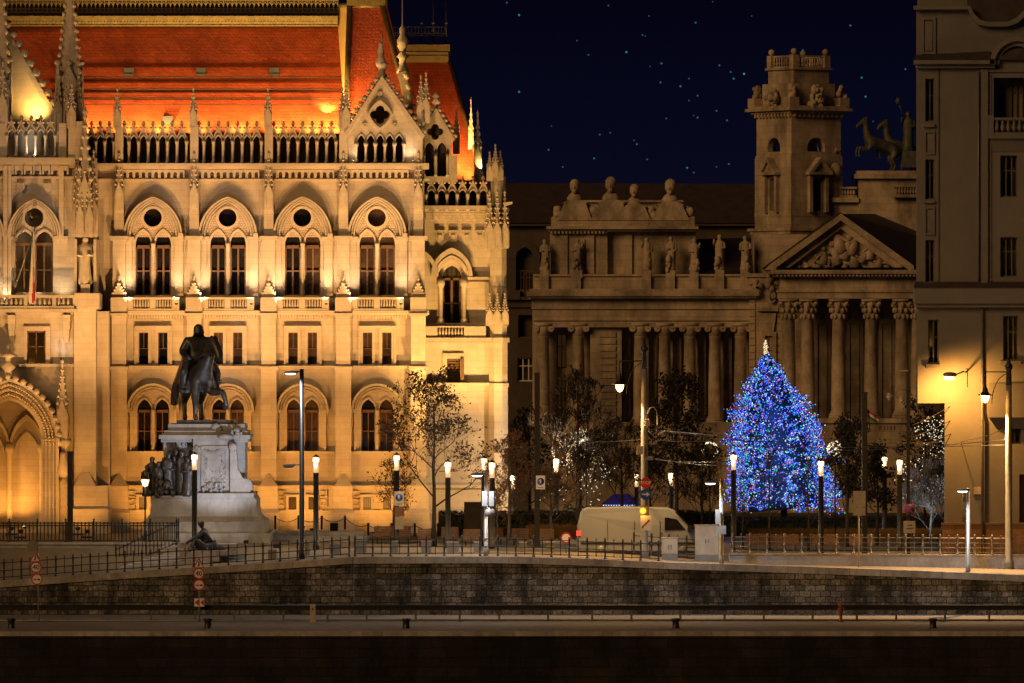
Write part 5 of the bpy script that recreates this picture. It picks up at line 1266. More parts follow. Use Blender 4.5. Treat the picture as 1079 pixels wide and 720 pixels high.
# loggia
b.pbox(1047, 1140, 80, 128, QD+1.55, .04); b.pbox(1042, 1140, 142, 146, QD-.7, .9); b.pbox(1046, 1140, 124, 126.4, QD-.62, .3); b.pbox(1046, 1140, 139.5, 142.1, QD-.62, .3)
b.pbox(1042, 1047, 121, 142, QD-.68, .6)
for k in range(18): b.lathe([(.07, 0), (.16, .3), (.08, .6), (.1, .8)], X(1050+6*k, QD), QD-.45, Z(139.6, QD), 8)
b.hexa([P(1046, 160, QD-.05), P(1140, 160, QD-.05), P(1140, 160, QD), P(1046, 160, QD)], [P(1044, 146, QD-.5), P(1140, 146, QD-.5), P(1140, 146, QD), P(1044, 146, QD)])
b.build('wall', PLASTER, rb)
b = MB(); b.box(X(993, QD), X(1140, QD), QD+.08, QD+.29, Z(588, QD), Z(552.5, QD)); b.box(X(992, QD), X(1140, QD), QD+.0, QD+.29, Z(553, QD), Z(551, QD)); b.build('plinth', BROWNST, rb)
b = MB(); b.hexa([P(962.5, 303, QD-.62), P(1140, 303, QD-.62), P(1140, 303, QD+.4), P(962.5, 303, QD+.4)], [P(965, 297, QD-.1), P(1140, 297, QD-.1), P(1140, 297, QD+.4), P(965, 297, QD+.4)])
b.build('roof', MROOF, rb); b = MB(); b.hexa([P(962, 63, QD-.8), P(1046, 63, QD-.8), P(1046, 63, QD+.4), P(962, 63, QD+.4)], [P(965, 58, QD), P(1043, 54, QD), P(1043, 54, QD+.4), P(965, 58, QD+.4)])
b.build('roof', MROOF, rb); b = MB(); b.hexa([P(1044, 63, QD-.5), P(1102, 63, QD-.5), P(1102, 63, QD+.3), P(1044, 63, QD+.3)], [P(1066, 39, QD+.1), P(1079, 39, QD+.1), P(1079, 39, QD+.3), P(1066, 39, QD+.3)])
b.build('roof', MROOF, rb); b = MB(); b.hexa([P(1020, 12, QD+.9), P(1090, 28, QD+.9), P(1090, 28, QD+2), P(1020, 12, QD+2)], [P(1030, -50, QD+1.4), P(1090, -50, QD+1.4), P(1090, -50, QD+2), P(1030, -50, QD+2)])
b.build('roof', MROOF, rb); b = MB(); b.hexa([P(1022, 26, QD+.6), P(1078, 26, QD+.6), P(1078, 26, QD+.9), P(1022, 26, QD+.9)], [P(1016, -20, QD+.75), P(1084, -20, QD+.75), P(1084, -20, QD+.9), P(1016, -20, QD+.9)])
b.build('roof', MROOF, rb)
for (x0, x1, y0, y1) in wins[:3]: simple_win(rb, x0, x1, y0, y1, QD+.3, GREENF, 1, (.4,), 1.2)
simple_win(rb, 978, 989, 337, 383, QD+.45, GREENF, 1, (.4,), 1.3)
for (x0, x1, y0, y1) in wins[3:] + [(1110, 1128, 164, 208), (1110, 1128, 250, 292)]: simple_win(rb, x0, x1, y0, y1, QD+.3, GREENF, 2, (.36,), 1.5)
for x0, x1 in ((1057, 1073), (1110, 1128)): simple_win(rb, x0, x1, 333, 380, QD+.5, GREENF, 2, (.36,), 1.5)
simple_win(rb, 1062, 1076, 425, 468, QD+.8, GREENF, 1, (.36,), 1.5); simple_win(rb, 1065, 1078, 84, 128, QD+1.4, OAK, 1, (.3,), 1.2)
b = MB(); b.pbox(1074, 1092, 500, 585, QD+.85, .15); b.pbox(1075, 1082, 510, 584, QD+.8, .06); b.build('door', OAK, rb)
b = MB(); b.tube([(X(1035, QD), QD-.04, Z(585, QD)), (X(1035, QD), QD-.04, Z(441, QD)), (X(1035, QD), QD+.1, Z(432, QD)), (X(1035, QD), QD+.1, Z(322, QD))], .1, 7); b.build('drain_pipe', STEEL, rb)
b = MB(); b.tube([(X(1031, QD), QD-.14, Z(296, QD)), (X(1031, QD), QD-.14, Z(73, QD))], .05, 6); b.build('drain_pipe', STEEL, rb)
b = MB(); b.pbox(1025, 1031.5, 515, 520, QD+.17, .09); b.pbox(1014, 1018, 537, 546, QD+.17, .09); b.build('meter_box', STEEL, rb)
b = MB(); b.pbox(1026, 1033.5, 513, 521, QD+.13, .03) ; b.build('wall_plate', CABIN, rb)
# wall bracket lamp
b = MB(); q = Vector(P(1018, 394, QD+.25)); b.box(q.x-.05, q.x+.05, q.y-.12, q.y, q.z-.9, q.z+.3); b.tube([q+Vector((0, -.08, .1)), q+Vector((-.3, -1.8, .16)), Vector(P(1006, 395.5, QD-2.2))], .05, 6)
hd = Vector(P(1001, 396.5, QD-2.4)); b.ball(hd+Vector((0, 0, .1)), .42, sx=1.15, sy=.6, sz=.42, seg=12, rings=6)
b.m = 1; b.ball(hd+Vector((-.06, 0, -.12)), .33, sx=1.1, sy=.6, sz=.5, seg=12, rings=6); b.m = 0
wl = b.build('wall_lamp', [STEEL, E_SOD], None); tag(wl, 'glowing bracket lamp on the beige corner building wall', 'wall lamp')
light('street_bulb', 'SPOT', hd+Vector((-.05, .1, -.62)), 3500, (1, .43, .075), wl, hd+Vector((.2, 1.0, -1.3)), 172, .7, .14)
# ================================================================== MONUMENT with the rider
VD = 450.0; VS = VD / F
def V(px, py, dd=0): return Vector((X(px, VD), VD + dd, Z(py, VD)))
mz0 = Z(571.5, VD)
mon = thing('equestrian_monument', (X(214, VD), VD+2, mz0), 'bronze rider on horse on a tall grey stone pedestal before the parliament', 'monument')
b = MB()
def blk(a0, a1, y0, y1, d0, d1): b.box(X(a0, VD), X(a1, VD), VD+d0, VD+d1, Z(y1, VD), Z(y0, VD))
blk(146, 286, 561, 573, -2.4, 7); blk(152, 280, 549, 561, -1.9, 6.5)
b.plate([(X(p, VD), Z(y, VD)) for p, y in [(151, 549), (156, 546), (159, 541), (160, 532), (160, 523.5), (268, 523.5), (271, 527), (271, 535), (272, 541), (275, 546), (280, 549)]], [], VD-1.2, VD+5.8)
for a0, a1, y0, y1, d0, d1 in ((161, 208, 522, 524, -1.3, 4), (203, 268, 519.5, 524, -1.3, 5.6), (172, 258, 466, 524, .4, 4.6), (204, 244, 462, 519.5, -.6, 5.2), (168, 264, 458.5, 462.5, -.7, 5.4), (170, 262, 462.5, 466, -.4, 5.1), (177, 258, 447, 454, .1, 4.6), (173, 261, 454, 458.6, -.3, 5.0)): blk(a0, a1, y0, y1, d0, d1)
b.build('pedestal', GRANITE, mon)
b = MB()
for x0, sgn in ((243, 1),):            # scroll consoles at the pedestal corners
    pr = [(0, 466), (6, 468), (7, 480), (8, 494), (13, 503), (21, 508), (24, 514), (20, 519.5), (0, 519.5)]
    b.plate([(X(x0+sgn*p, VD), Z(y, VD)) for p, y in pr], [], VD-.9, VD+.9)
    b.lathe([(.55, -.05), (.55, 1.9)], 0, 0, 0, 12) if False else None
    q = V(x0+sgn*17, 511, -.8); b.ball(q, .44, sy=.3, seg=10, rings=6)
    q = V(x0+sgn*3, 471, -.95); b.ball(q, .28, sy=.6, seg=10, rings=6)
for k in range(14):                              # swags, coat of arms and cartouche in relief
    t = k/13; b.ball(V(208+30*t, 472+7*math.sin(math.pi*t), -.62), .2+.1*math.sin(math.pi*t), sy=.6, seg=7, rings=5)
b.ball(V(228, 453, .02), .36, sx=1.0, sy=.35, sz=1.2, seg=12, rings=8); b.ball(V(238, 460, -.75), .3, sx=1.8, sz=.7); 
lumps(b, V(226, 510, -.55), 1.0, 2.4, 70, .12, 4, .06); lumps(b, V(226, 519, -.75), 1.1, .6, 40, .10, 5, .08)
lumps(b, V(188, 472, .42), .9, .45, 50, .09, 8, .05); lumps(b, V(250, 460, -.55), .7, .45, 20, .12, 9, .06)
b.pplate(rect(212, 240, 470, 512), [rect(214.5, 237.5, 473, 509)], VD-.72, .13)
b.plate([(X(p, VD), Z(y, VD)) for p, y in ((226, 476), (233, 481), (233, 490), (226, 497), (219, 490), (219, 481))], [], VD-.74, VD-.59)
b.build('carved_ornament', CARVE if False else GRANITE, mon)
b = MB(); b.box(X(186, VD), X(246, VD), VD+.3, VD+4.4, Z(447, VD), Z(443.2, VD)); b.build('bronze_plate', BRONZE, mon)
b = MB(); r5 = random.Random(3)
for i, (px, y, h_, dd) in enumerate(((161, 481, 2.5, -.3), (168, 486, 2.3, -.7), (173, 482, 2.5, .1), (179, 476, 2.8, -.4), (186, 472, 3.0, -.1), (193, 474, 2.9, -.5), (198, 480, 2.5, -.8), (155.5, 490, 1.9, -.6))):
    robed(b, V(px, 523, dd-.3), (523-y)*VS, 40+i, (0, 1, -1)[i % 3])
b.box(X(176, VD), X(200, VD), VD+.1, VD+.5, Z(523, VD), Z(474, VD)); lumps(b, V(172, 523, -1.1), 1.0, 1.0, 26, .2, 2, .3)
b.build('sculpture_group', BRONZE, mon)
b = MB(); robed(b, V(253, 513, 2.2), 1.5, 61); q = V(253, 520, 2.2); b.frustum(q.x, q.y, q.z-.6, q.z+.5, .6, .5, .45, .4); b.build('sculpture_group', BRONZE, mon)
horg = V(207.5, 443, 2.3)
K = 3.6; yaw = R(13)
hb = horse_body('horse', horg - world(mon), K, yaw, BRONZE, mon, 0, (1,), .165, 1.18)
def rider():
    Rm = Matrix.Translation(horg - world(mon)) @ Matrix.Rotation(yaw, 4, 'Z'); Vv, E = [], []
    def a(f, s, u, r, par=None):
        p = Rm @ Vector((s*K, -f*K, u*K)); Vv.append((p.x, p.y, p.z, r*K*1.12))
        if par is not None: E.append((par, len(Vv)-1))
        return len(Vv)-1
    pel = a(-.04, 0, 1.08, .15); wst = a(-.03, 0, 1.22, .14, pel); che = a(-.02, 0, 1.37, .175, wst); nk = a(-.02, 0, 1.50, .07, che); hd_ = a(.0, 0, 1.60, .092, nk); hat = a(-.01, 0, 1.685, .088, hd_); a(-.02, 0, 1.745, .05, hat)
    for s in (-1, 1):
        sh = a(-.02, s*.2, 1.41, .10, che); el = a(.02, s*.30, 1.22, .075, sh); ha = a(.26, s*.16 if s > 0 else s*.24, 1.13, .05, el); a(.33, s*.12 if s > 0 else s*.2, 1.12, .045, ha)
        hp = a(.04, s*.2, 1.02, .11, pel); kn = a(.20, s*.30, .84, .085, hp); an = a(.08, s*.31, .56, .055, kn); a(.20, s*.33, .50, .05, an)
    return skin('rider', Vv, E, BRONZE, mon, 2)
rider()
b = MB(); Rm = Matrix.Translation(horg) @ Matrix.Rotation(yaw, 4, 'Z'); b.T = Rm        # the cloak falls from the shoulders over the horse's rump
n, m_ = 22, 12; vs, fs = [], []
for j in range(m_+1):
    t = j/m_
    for i in range(n+1):
        u = i/n; a_ = R(-125) + R(250)*u
        rx = K*(.17 + .24*t**.8); ry = K*(.12 + .42*t)
        z = K*(1.46 - .78*t - .05*math.sin(u*17)*t)
        f_ = 1 + .06*math.sin(u*26+t*2)*t
        vs.append((rx*math.sin(a_)*f_, K*.06 + ry*max(-.35, math.cos(a_))*f_, z))
for j in range(m_):
    for i in range(n): fs.append((j*(n+1)+i, j*(n+1)+i+1, (j+1)*(n+1)+i+1, (j+1)*(n+1)+i))
b.add(vs, fs, True); ck = b.build('cloak', BRONZE, mon); sd = ck.modifiers.new('Solidify', 'SOLIDIFY'); sd.thickness = .09
b = MB(); b.T = Rm; b.tube([(-.05*K, -1.0*K, 1.2*K), (-.16*K, -.55*K, 1.12*K), (-.2*K, -.3*K, 1.14*K)], .02*K, 5); b.tube([(.05*K, -1.0*K, 1.2*K), (.12*K, -.55*K, 1.12*K), (.14*K, -.3*K, 1.13*K)], .02*K, 5); b.build('rein', BRONZE, mon)
for px, y in ((188, 569), (262, 569), (228, 569)):
    fl = fixture('floodlight', V(px, y, -4.2), V(214, 470, 2), mon, .16); p = V(px, y, -4.2); light('flood_lamp', 'SPOT', p+Vector((0, .1, .22)), 25, (1, .88, .78), fl, V(214, 490, 2), 110, .8, .12)
k = thing('floodlight_box', (X(292, 437), 437, ground_z(X(292, 437), 437)), 'white floodlight at the railing aimed at the bronze rider', 'floodlight')
b = MB(); b.box(-.25, .25, -.12, .12, 0, .3); b.build('housing', IRON, k, loc=k.location)
light('flood_lamp', 'SPOT', k.location+Vector((0, .2, .5)), 4600, (.96, .95, 1.0), k, V(214, 452, 2), 37, .5, .2)
# ================================================================== LEFT: terrace wall, fence, stair, seated bronze figure
TW = 438.0
tw = thing('terrace_wall', (X(90, TW), TW, -1.8), 'pale stone terrace wall below the black iron fence', 'wall')
b = MB(); b.plate([(X(-30, TW), -2.6), (X(186, TW), -2.6), (X(186, TW), Z(574, TW)), (X(-30, TW), Z(573, TW))], [], TW, TW+.6); b.box(X(-30, TW), X(187, TW), TW-.12, TW+.7, Z(574, TW), Z(571.5, TW)); b.build('masonry', GRANITE, tw)
b = MB(); b.hexa([(X(112, TW), TW-3.6, -2.6), (X(122, TW), TW-3.6, -2.6), (X(190, TW), TW+.2, -2.6), (X(180, TW), TW+.2, -2.6)], [(X(112, TW), TW-3.6, Z(602, TW-3.6)), (X(122, TW), TW-3.6, Z(602, TW-3.6)), (X(190, TW), TW+.2, Z(572, TW)), (X(180, TW), TW+.2, Z(572, TW))]); b.build('stair_cheek', GRANITE, tw)
st = thing('stone_stair', (X(215, 432), 432, -1.4), 'broad stone steps up to the monument terrace', 'stairs')
b = MB()
for k in range(8):
    d0 = 428.5+1.05*k; b.box(X(128+7*k if k < 8 else 190, 432), X(300, 432), d0, 439, -2.6, -1.35+.125*k)
b.build('step', GRANITE, st)
b = MB(); b.box(X(270, VD), X(386, VD), VD+1, VD+9, -.5, -.2); b.box(X(272, VD), X(384, VD), VD+2.2, VD+9, -.2, -.03); b.box(X(275, VD), X(382, VD), VD+3.6, VD+9, -.03, .16)
o = b.build('low_stair', GRANITE); tag(o, 'three low wide stone steps on the plaza right of the monument', 'stairs')
def fence_run(name, p0, p1, d, ytop0, ytop1, yb0, yb1, bar, post, label, cat, m=IRON, rails=(.12, .86), knob=True, thick=.03, kinds=None, zoff=0):
    root = thing(name, (X((p0+p1)/2, d), d, Z((yb0+yb1)/2, d)), label, cat)
    L_ = p1-p0
    zt = lambda p: Z(ytop0+(ytop1-ytop0)*(p-p0)/L_, d); zb = lambda p: Z(yb0+(yb1-yb0)*(p-p0)/L_, d)
    if bar:
        n = int(L_/bar); fb = None
        for k in range(n+1):
            p = p0+k*L_/n
            if fb is None or ytop0 != ytop1: b = MB(); h_ = zt(p)-zb(p); b.box(-thick, thick, -thick, thick, .08, h_); fb = b.build('bar', m, root, (X(p, d), d, zb(p)))
            else: inst(fb, (X(p, d), d, zb(p)))
    for t in rails:
        b = MB(); r_ = lambda p: zt(p)+(zb(p)-zt(p))*t
        b.tube([(X(p0, d), d, r_(p0)), (X(p1, d), d, r_(p1))], thick*1.25, 6); b.build('rail', m, root)
    n = max(1, round(L_/post)); first = None
    for k in range(n+1):
        p = p0+k*L_/n
        if first is None:
            b = MB(); h_ = zt(p)-zb(p)
            b.lathe([(.09, 0), (.09, .1), (.055, .16), (.055, h_*.5), (.075, h_*.52), (.05, h_*.56), (.05, h_), (.085, h_+.03), (.03, h_+.09), (.075, h_+.16), (.02, h_+.22)] if knob else [(.06, 0), (.06, h_+.02)], 0, 0, 0, 8)
            first = b.build('post', m, root, (X(p, d), d, zb(p)))
        else: inst(first, (X(p, d), d, zb(p)))
    return root
fence_run('iron_fence', -20, 188, TW+.3, 550, 550, 571.5, 571.5, 3.9, 30.5, 'tall black iron fence with close bars on the terrace wall', 'fence', IRON, (.06, .18, .92), True, .035)
fence_run('stair_railing', 122, 186, TW-3.2, 577, 548, 602, 574, 3.9, 31, 'black iron railing climbing along the stone stair', 'railing', IRON, (.1, .92), True, .03)
# seated bronze figure
SDd = 431.5
def Q(px, py, dd=0): return Vector((X(px, SDd), SDd+dd, Z(py, SDd)))
sf = thing('seated_statue', tuple(Q(214, 582)), 'dark bronze seated man with arms on knees on the stone steps', 'statue')
sl = MB()
for a0, a1, y0, y1, d0, d1 in ((190, 243, 580, 586, -.8, 2), (196, 232, 586, 591, -1.3, 2), (184, 222, 591, 598, -1.6, .5), (204, 248, 574, 581, .6, 3)): sl.box(X(a0, SDd), X(a1, SDd), SDd+d0, SDd+d1, Z(y1, SDd), Z(y0, SDd))
o = sl.build('stone_block', COPE); tag(o, 'pale stacked stone slabs under the seated bronze man', 'stone slab')
o.name = 'stone_slabs'
Vv, E = [], []
def a(px, py, dd, r, par=None):
    p = Q(214+(px-214)*1.12, 583+(py-583)*1.03, dd) - world(sf); Vv.append((p.x, p.y, p.z, r*1.42))
    if par is not None: E.append((par, len(Vv)-1))
    return len(Vv)-1
pel = a(219, 577, .3, .27); ab = a(217.5, 571, .25, .26, pel); ch = a(215, 563, .1, .29, ab); nk = a(213, 557.8, 0, .075, ch); hd1 = a(212, 553, -.06, .17, nk); a(212.2, 549.4, -.02, .165, hd1)
for s, kx, ky, fx, fy, hx, hy in ((-1, 207, 568, 203, 580, 199, 572), (1, 211, 570, 214, 581.5, 203, 569)):
    dd = s*.34
    sh = a(215.5+s*1.5, 561, dd*.9, .13, ch); el = a(209+s, 567, dd*1.2-.15, .10, sh); wr = a(hx+1.5, hy-1.0, dd-.45, .065, el); a(hx-.5, hy+1.2, dd-.5, .055, wr)
    th = a(215, 577, dd, .18, pel); kn = a(kx, ky, dd-.3, .135, th); an = a(fx+1, fy-1.5, dd-.35, .085, kn); a(fx-2.5, fy, dd-.5, .075, an)
c1 = a(224, 577, .4, .2, pel); c2 = a(230, 578.5, .3, .16, c1); a(235, 580, .2, .06, c2)
skin('figure', Vv, E, BRONZE, sf, 2)
b = MB(); lumps(b, Q(210, 582, -.1), 1.0, .45, 22, .17, 77, .4); b.build('folded_coat', BRONZE, sf)
# ================================================================== LAMPS
def pole_ground(px, d): return ground_z(X(px, d), d)
def pillar_lamp(px, yt, d, label, power=110, lit=True):
    s = d/F; zt = Z(yt, d); zb_ = pole_ground(px, d)-.02; x = X(px, d)
    r = thing('pillar_lamp', (x, d, zb_), label, 'street lamp', 'pillar lamps with glowing heads')
    b = MB(); b.lathe([(.21, 0), (.21, .3), (.17, .35), (.17, zt-1.12-zb_), (.2, zt-1.1-zb_)], x, d, zb_, 12); b.build('post', IRON, r)
    b = MB(); b.lathe([(.15, 0), (.165, .45), (.18, .66)], x, d, zt-1.08, 14); b.build('glass_head', E_PGLASS, r)
    b = MB(); b.lathe([(.19, 0), (.205, .2), (.17, .34)], x, d, zt-.42, 14); b.build('lamp_globe', E_PILLAR, r)
    b = MB(); b.lathe([(.2, 0), (.2, .06), (.07, .16), (.05, .2)], x, d, zt-.14, 12); b.build('cap', IRON, r)
    if power: light('lamp_light', 'POINT', (x-.12, d-.34, zt-.55), power*2.6, WARM, r, size=.12)
for px, yt, d, l, pw in (
    (205, 477, 434, 'glowing pillar lamp standing before the stone pedestal of the rider', 130),
    (333, 480, 435.5, 'glowing pillar lamp just right of the tall modern street light', 150),
    (418, 478, 446, 'glowing pillar lamp above the blue pedestrian sign with panels below', 100),
    (472, 485, 436.5, 'glowing pillar lamp beside the leafy tree trunk before the parliament corner', 150),
    (510, 481, 441, 'slightly higher left lamp of the close pair of glowing pillar lamps', 100),
    (518.5, 485.5, 436, 'slightly lower right lamp of the close pair of glowing pillar lamps', 130),
    (586, 482, 472, 'glowing pillar lamp among russet branches right of the dark mast', 900),
    (540.5, 500, 505, 'small distant pillar lamp behind the russet tree near the parliament corner', 800),
    (671, 498, 520, 'small distant pillar lamp at the foot of the arc lamp mast', 160),
    (707, 497, 520, 'small distant pillar lamp between the dark trees behind the van', 160),
    (773, 477.5, 447, 'glowing pillar lamp before the left edge of the lit fir', 150),
    (865, 484, 447, 'glowing pillar lamp before the right half of the lit fir', 150),
    (932, 480, 500, 'glowing pillar lamp behind the bare tree right of the lit fir', 180),
    (948, 483, 462, 'glowing pillar lamp left of the mast with cameras', 170)): pillar_lamp(px, yt, d, l, pw)
def post_lantern(px, yt, d, label):
    x = X(px, d); zt = Z(yt, d); zb_ = Z(572, d); r = thing('lantern_post', (x, d, zb_), label, 'street lamp')
    b = MB(); b.lathe([(.14, 0), (.12, .5), (.08, .6), (.06, 1.2), (.09, 1.3), (.055, 1.4), (.05, zt-.75-zb_), (.12, zt-.68-zb_)], x, d, zb_, 10); b.build('post', IRON, r)
    b = MB(); b.lathe([(.15, 0), (.27, .42)], x, d, zt-.66, 6, False); b.build('glass_head', E_PILLAR, r)
    b = MB(); b.lathe([(.33, 0), (.18, .12), (.06, .18), (.08, .24), (.01, .32)], x, d, zt-.24, 8); b.build('cap', IRON, r)
    light('lamp_light', 'POINT', (x-.1, d-.4, zt-.5), 160, WARM, r, size=.12)
post_lantern(153, 501.5, 440, 'old fashioned glass lantern on a slim post by the iron fence')
def led_lamp(px, yt, d, hx, hy, label, power, tall=False, r0=.14, low=None, target=None, spot=150, fwd=1.7):
    x = X(px, d); zb_ = (cope_z(x) if d < 425.2 else pole_ground(px, d))-.02; zt = Z(yt, d)
    r = thing('led_street_lamp', (x, d, zb_), label, 'street lamp')
    b = MB(); b.lathe([(r0*1.1, 0), (r0*1.1, .5), (r0*.95, .52), (r0*.72, zt-zb_)], x, d, zb_, 12); b.build('pole', ALU if not tall else IRON, r)
    for i, (ax, ay) in enumerate([(hx, hy)] + ([low] if low else [])):
        h_ = Vector((X(ax, d), d-fwd, Z(ay, d)))
        b = MB(); b.tube([(x, d, h_.z+.1), (h_.x+.25, d-fwd+.05, h_.z+.1)], .05, 6); b.hexa([(h_.x-.42, h_.y-.17, h_.z), (h_.x+.38, h_.y-.17, h_.z), (h_.x+.38, h_.y+.17, h_.z), (h_.x-.42, h_.y+.17, h_.z)], [(h_.x-.34, h_.y-.12, h_.z+.13), (h_.x+.40, h_.y-.12, h_.z+.16), (h_.x+.40, h_.y+.12, h_.z+.16), (h_.x-.34, h_.y+.12, h_.z+.13)]); hd_ = b.build('head', STEEL, r)
        b = MB(); b.ball((h_.x-.04, h_.y, h_.z-.012), .26, sx=1.25, sy=.55, sz=.30, seg=12, rings=6); k = b.build('diffuser', E_LED if i == 0 else CONC); k.parent = hd_; 
        k.data.transform(Matrix.Translation(-world(r)))
    h_ = Vector((X(hx, d), d-fwd, Z(hy, d)))
    light('lamp_light', 'SPOT', h_+Vector((0, 0, -.16)), power, COOL, r, target or h_+Vector((0, 0, -3)), spot, .5, .12)
led_lamp(318, 389, 425.6, 307, 393.5, 'tall dark street light pole with white head beside the promenade railing', 900, True, .17, (305, 491.5), None, 140, .3)
led_lamp(512, 497, 424.9, 503.5, 500.5, 'short silver street light with grey boxes before the pair of pillar lamps', 720)
led_lamp(760, 506, 424.9, 748.5, 508.8, 'short silver street light beside the beige cabinet left of the lit fir', 720)
led_lamp(1020, 514.5, 424.9, 1013, 517, 'short silver street light before the corner building plinth', 720)
for px, d, boxes, label in ((512, 424.6, ((505.5, 515.5, 518, 534), (515.6, 521, 518, 534)), 0), (760, 424.6, ((754.5, 760.5, 537, 552),), 0)):
    pass
b = MB(); b.pbox(508, 513.4, 518, 533.5, 424.3, .5); b.pbox(515, 520.5, 518, 533.5, 424.3, .5); b.pbox(512.5, 516, 520, 523, 424.6, .2); b.pbox(512.5, 516, 530, 532, 424.6, .2); o = b.build('control_box', ALU); tag(o, 'pair of grey metal boxes clamped to the short silver street light', 'control box')
b = MB(); b.T = Matrix.Translation(P(516, 540, 424.45)) @ Matrix.Rotation(R(90), 4, 'X'); b.lathe([(.30, 0), (.30, .03)], 0, 0, 0, 20); b.T = None; b.pbox(513.6, 515, 535, 545, 424.5, .2); o = b.build('round_sign', ALU); tag(o, 'bare back of a round sign below the grey control boxes', 'road sign')
b = MB(); b.pbox(754, 759, 537, 552.5, 424.2, .4); b.pbox(755, 765, 554, 563, 424.25, .05); b.pbox(757, 761, 540, 543, 424.5, .3); o = b.build('control_box', ALU); tag(o, 'grey metal box on the silver street light beside the beige cabinet', 'control box')
b = MB(); b.pbox(1015, 1021.5, 517, 530, 425.1, .35); o = b.build('control_box', STEEL); tag(o, 'dark metal box behind the silver street light by the corner building', 'control box')
def arc_lamp(px, yt, d, lx, ly, ya, label, power, r0=.2):
    x = X(px, d); zb_ = pole_ground(px, d)-.02; zt = Z(yt, d)
    r = thing('arc_lamp_mast', (x, d, zb_), label, 'street lamp')
    b = MB(); h_ = zt-zb_; b.lathe([(r0*1.35, 0), (r0*1.35, .5), (r0*1.1, .6), (r0*1.05, h_*.52), (r0*.95, h_*.74), (r0*.9, h_*.87)], x, d, zb_, 12); b.build('pole', CONC, r)
    b = MB(); b.lathe([(r0*.95, h_*.87), (r0*.8, h_-.75), (r0*1.1, h_-.7), (r0*1.25, h_-.5), (r0*.7, h_-.35), (r0*.5, h_-.2), (r0*.35, h_-.15), (.02, h_)], x, d, zb_, 12); b.build('pole_top', IRON, r)
    top = Vector((X(lx, d), d-.05, Z(ya, d))); b = MB(); b.tube([(x, d, top.z), top], .04, 6)
    pts = [(x-(x-top.x)*(.05+.62*math.sin(t)), d-.03, top.z-.25-1.7*(1-math.cos(t))) for t in [R(90-10*i) for i in range(10)]]
    pts = [(x+(top.x-x)*(.75*math.cos(t)), d-.03, top.z-.02-1.9*(math.sin(t)*0+ (1-math.sin(R(90)-t)) )) for t in [R(9*i) for i in range(11)]]
    pts = [(x+(top.x-x)*.72*math.cos(t), d-.03, top.z-.1-1.9*(1-math.sin(t))) for t in [R(9*i) for i in range(11)]]
    b.tube(pts, .028, 5); b.tube([top, top+Vector((0, 0, -.35))], .05, 6); b.build('arm', IRON, r)
    zl = Z(ly, d); b = MB(); b.lathe([(.04, top.z-zl-.3), (.06, .75), (.10, .55), (.16, .42), (.22, .2), (.30, .1), (.52, .04), (.52, .01), (.2, 0)], top.x, d-.05, zl, 14); sh = b.build('shade', IRON, r)
    b = MB(); b.lathe([(.02, -.46), (.14, -.40), (.24, -.2), (.26, 0)], top.x, d-.05, zl, 14); k = b.build('bulb', E_SOD); k.parent = sh; k.data.transform(Matrix.Translation(-world(sh)))
    light('lamp_light', 'SPOT', (top.x, d-.05, zl-.52), power, (1, .56, .20), r, (top.x, d, -1), 132, .5, .15)
    light('lamp_side_light', 'POINT', (top.x-.42, d-.35, zl-.28), power*.045, SODIUM, r, None, size=.12)
arc_lamp(679, 359, 428, 653, 405.5, 380.5, 'old style lamp mast with hanging lamp, STOP sign and traffic light', 6000)
arc_lamp(1063, 377, 430, 1038, 417, 392, 'old style lamp mast with hanging lamp before the corner building', 15000)
# dark square masts
def mast(px, yt, d, w, label, cat='mast', m=IRON):
    x = X(px, d); zb_ = pole_ground(px, d)-.02; h_ = Z(yt, d)-zb_
    r = thing('column_mast', (x, d, zb_), label, cat)
    b = MB(); b.box(-w, w, -w, w, 0, h_); b.box(-w*1.3, w*1.3, -w*1.3, w*1.3, 0, .25); b.build('shaft', m, r, loc=(x, d, zb_))
    for k in range(4): b = MB(); b.box(-w*1.1, w*1.1, -w*1.1, w*1.1, h_*(.12+.16*k) if k < 3 else h_-.12, h_*(.12+.16*k)+.05 if k < 3 else h_+.02); b.build('collar', m, r, loc=(x, d, zb_))
    return r
mast(566, 393, 440, .17, 'dark square mast carrying the square blue pedestrian sign')
mast(911, 413.5, 445, .17, 'dark square mast right of the lit fir behind a sign back')
mast(74, 476, 442, .17, 'short dark square mast before the parliament portal')
cm_ = mast(957, 390, 452, .11, 'thin mast with surveillance cameras left of the corner building')
b = MB(); d = 451.7; b.pbox(947, 957, 390, 391.5, d, .1); b.tube([P(957, 411, d), P(943.5, 410.5, d), P(943.5, 417, d), P(946, 420, d)], .05, 6); b.build('arm', ALU, cm_)
for px, py in ((950, 422.5), (937, 419)):
    b = MB(); q = Vector(P(px, py, d-.1)); b.lathe([(.14, .3), (.17, .12), (.15, 0), (.1, -.12), (.02, -.17)], q.x, q.y, q.z, 10); 
    if px < 940: b.tube([q+Vector((0, 0, .2)), Vector(P(943.5, 418, d))], .03, 5)
    b.build('camera_dome', CABIN, cm_)
b = MB(); d = 451.6; b.T = Matrix.Translation(P(958, 537, d)) @ Matrix.Rotation(R(90), 4, 'X'); b.lathe([(.37, 0), (.37, .03)], 0, 0, 0, 22); b.m = 1; b.lathe([(.29, .0305), (.29, .04)], 0, 0, 0, 22); b.m = 0
b.T = b.T @ Matrix.Rotation(R(45), 4, 'Z'); b.box(-.3, .3, -.035, .035, .041, .048); b.box(-.035, .035, -.3, .3, .0411, .0481); b.T = None; o = b.build('road_sign', [RED, BLUE]); tag(o, 'round blue no stopping sign with red rim and cross', 'road sign')
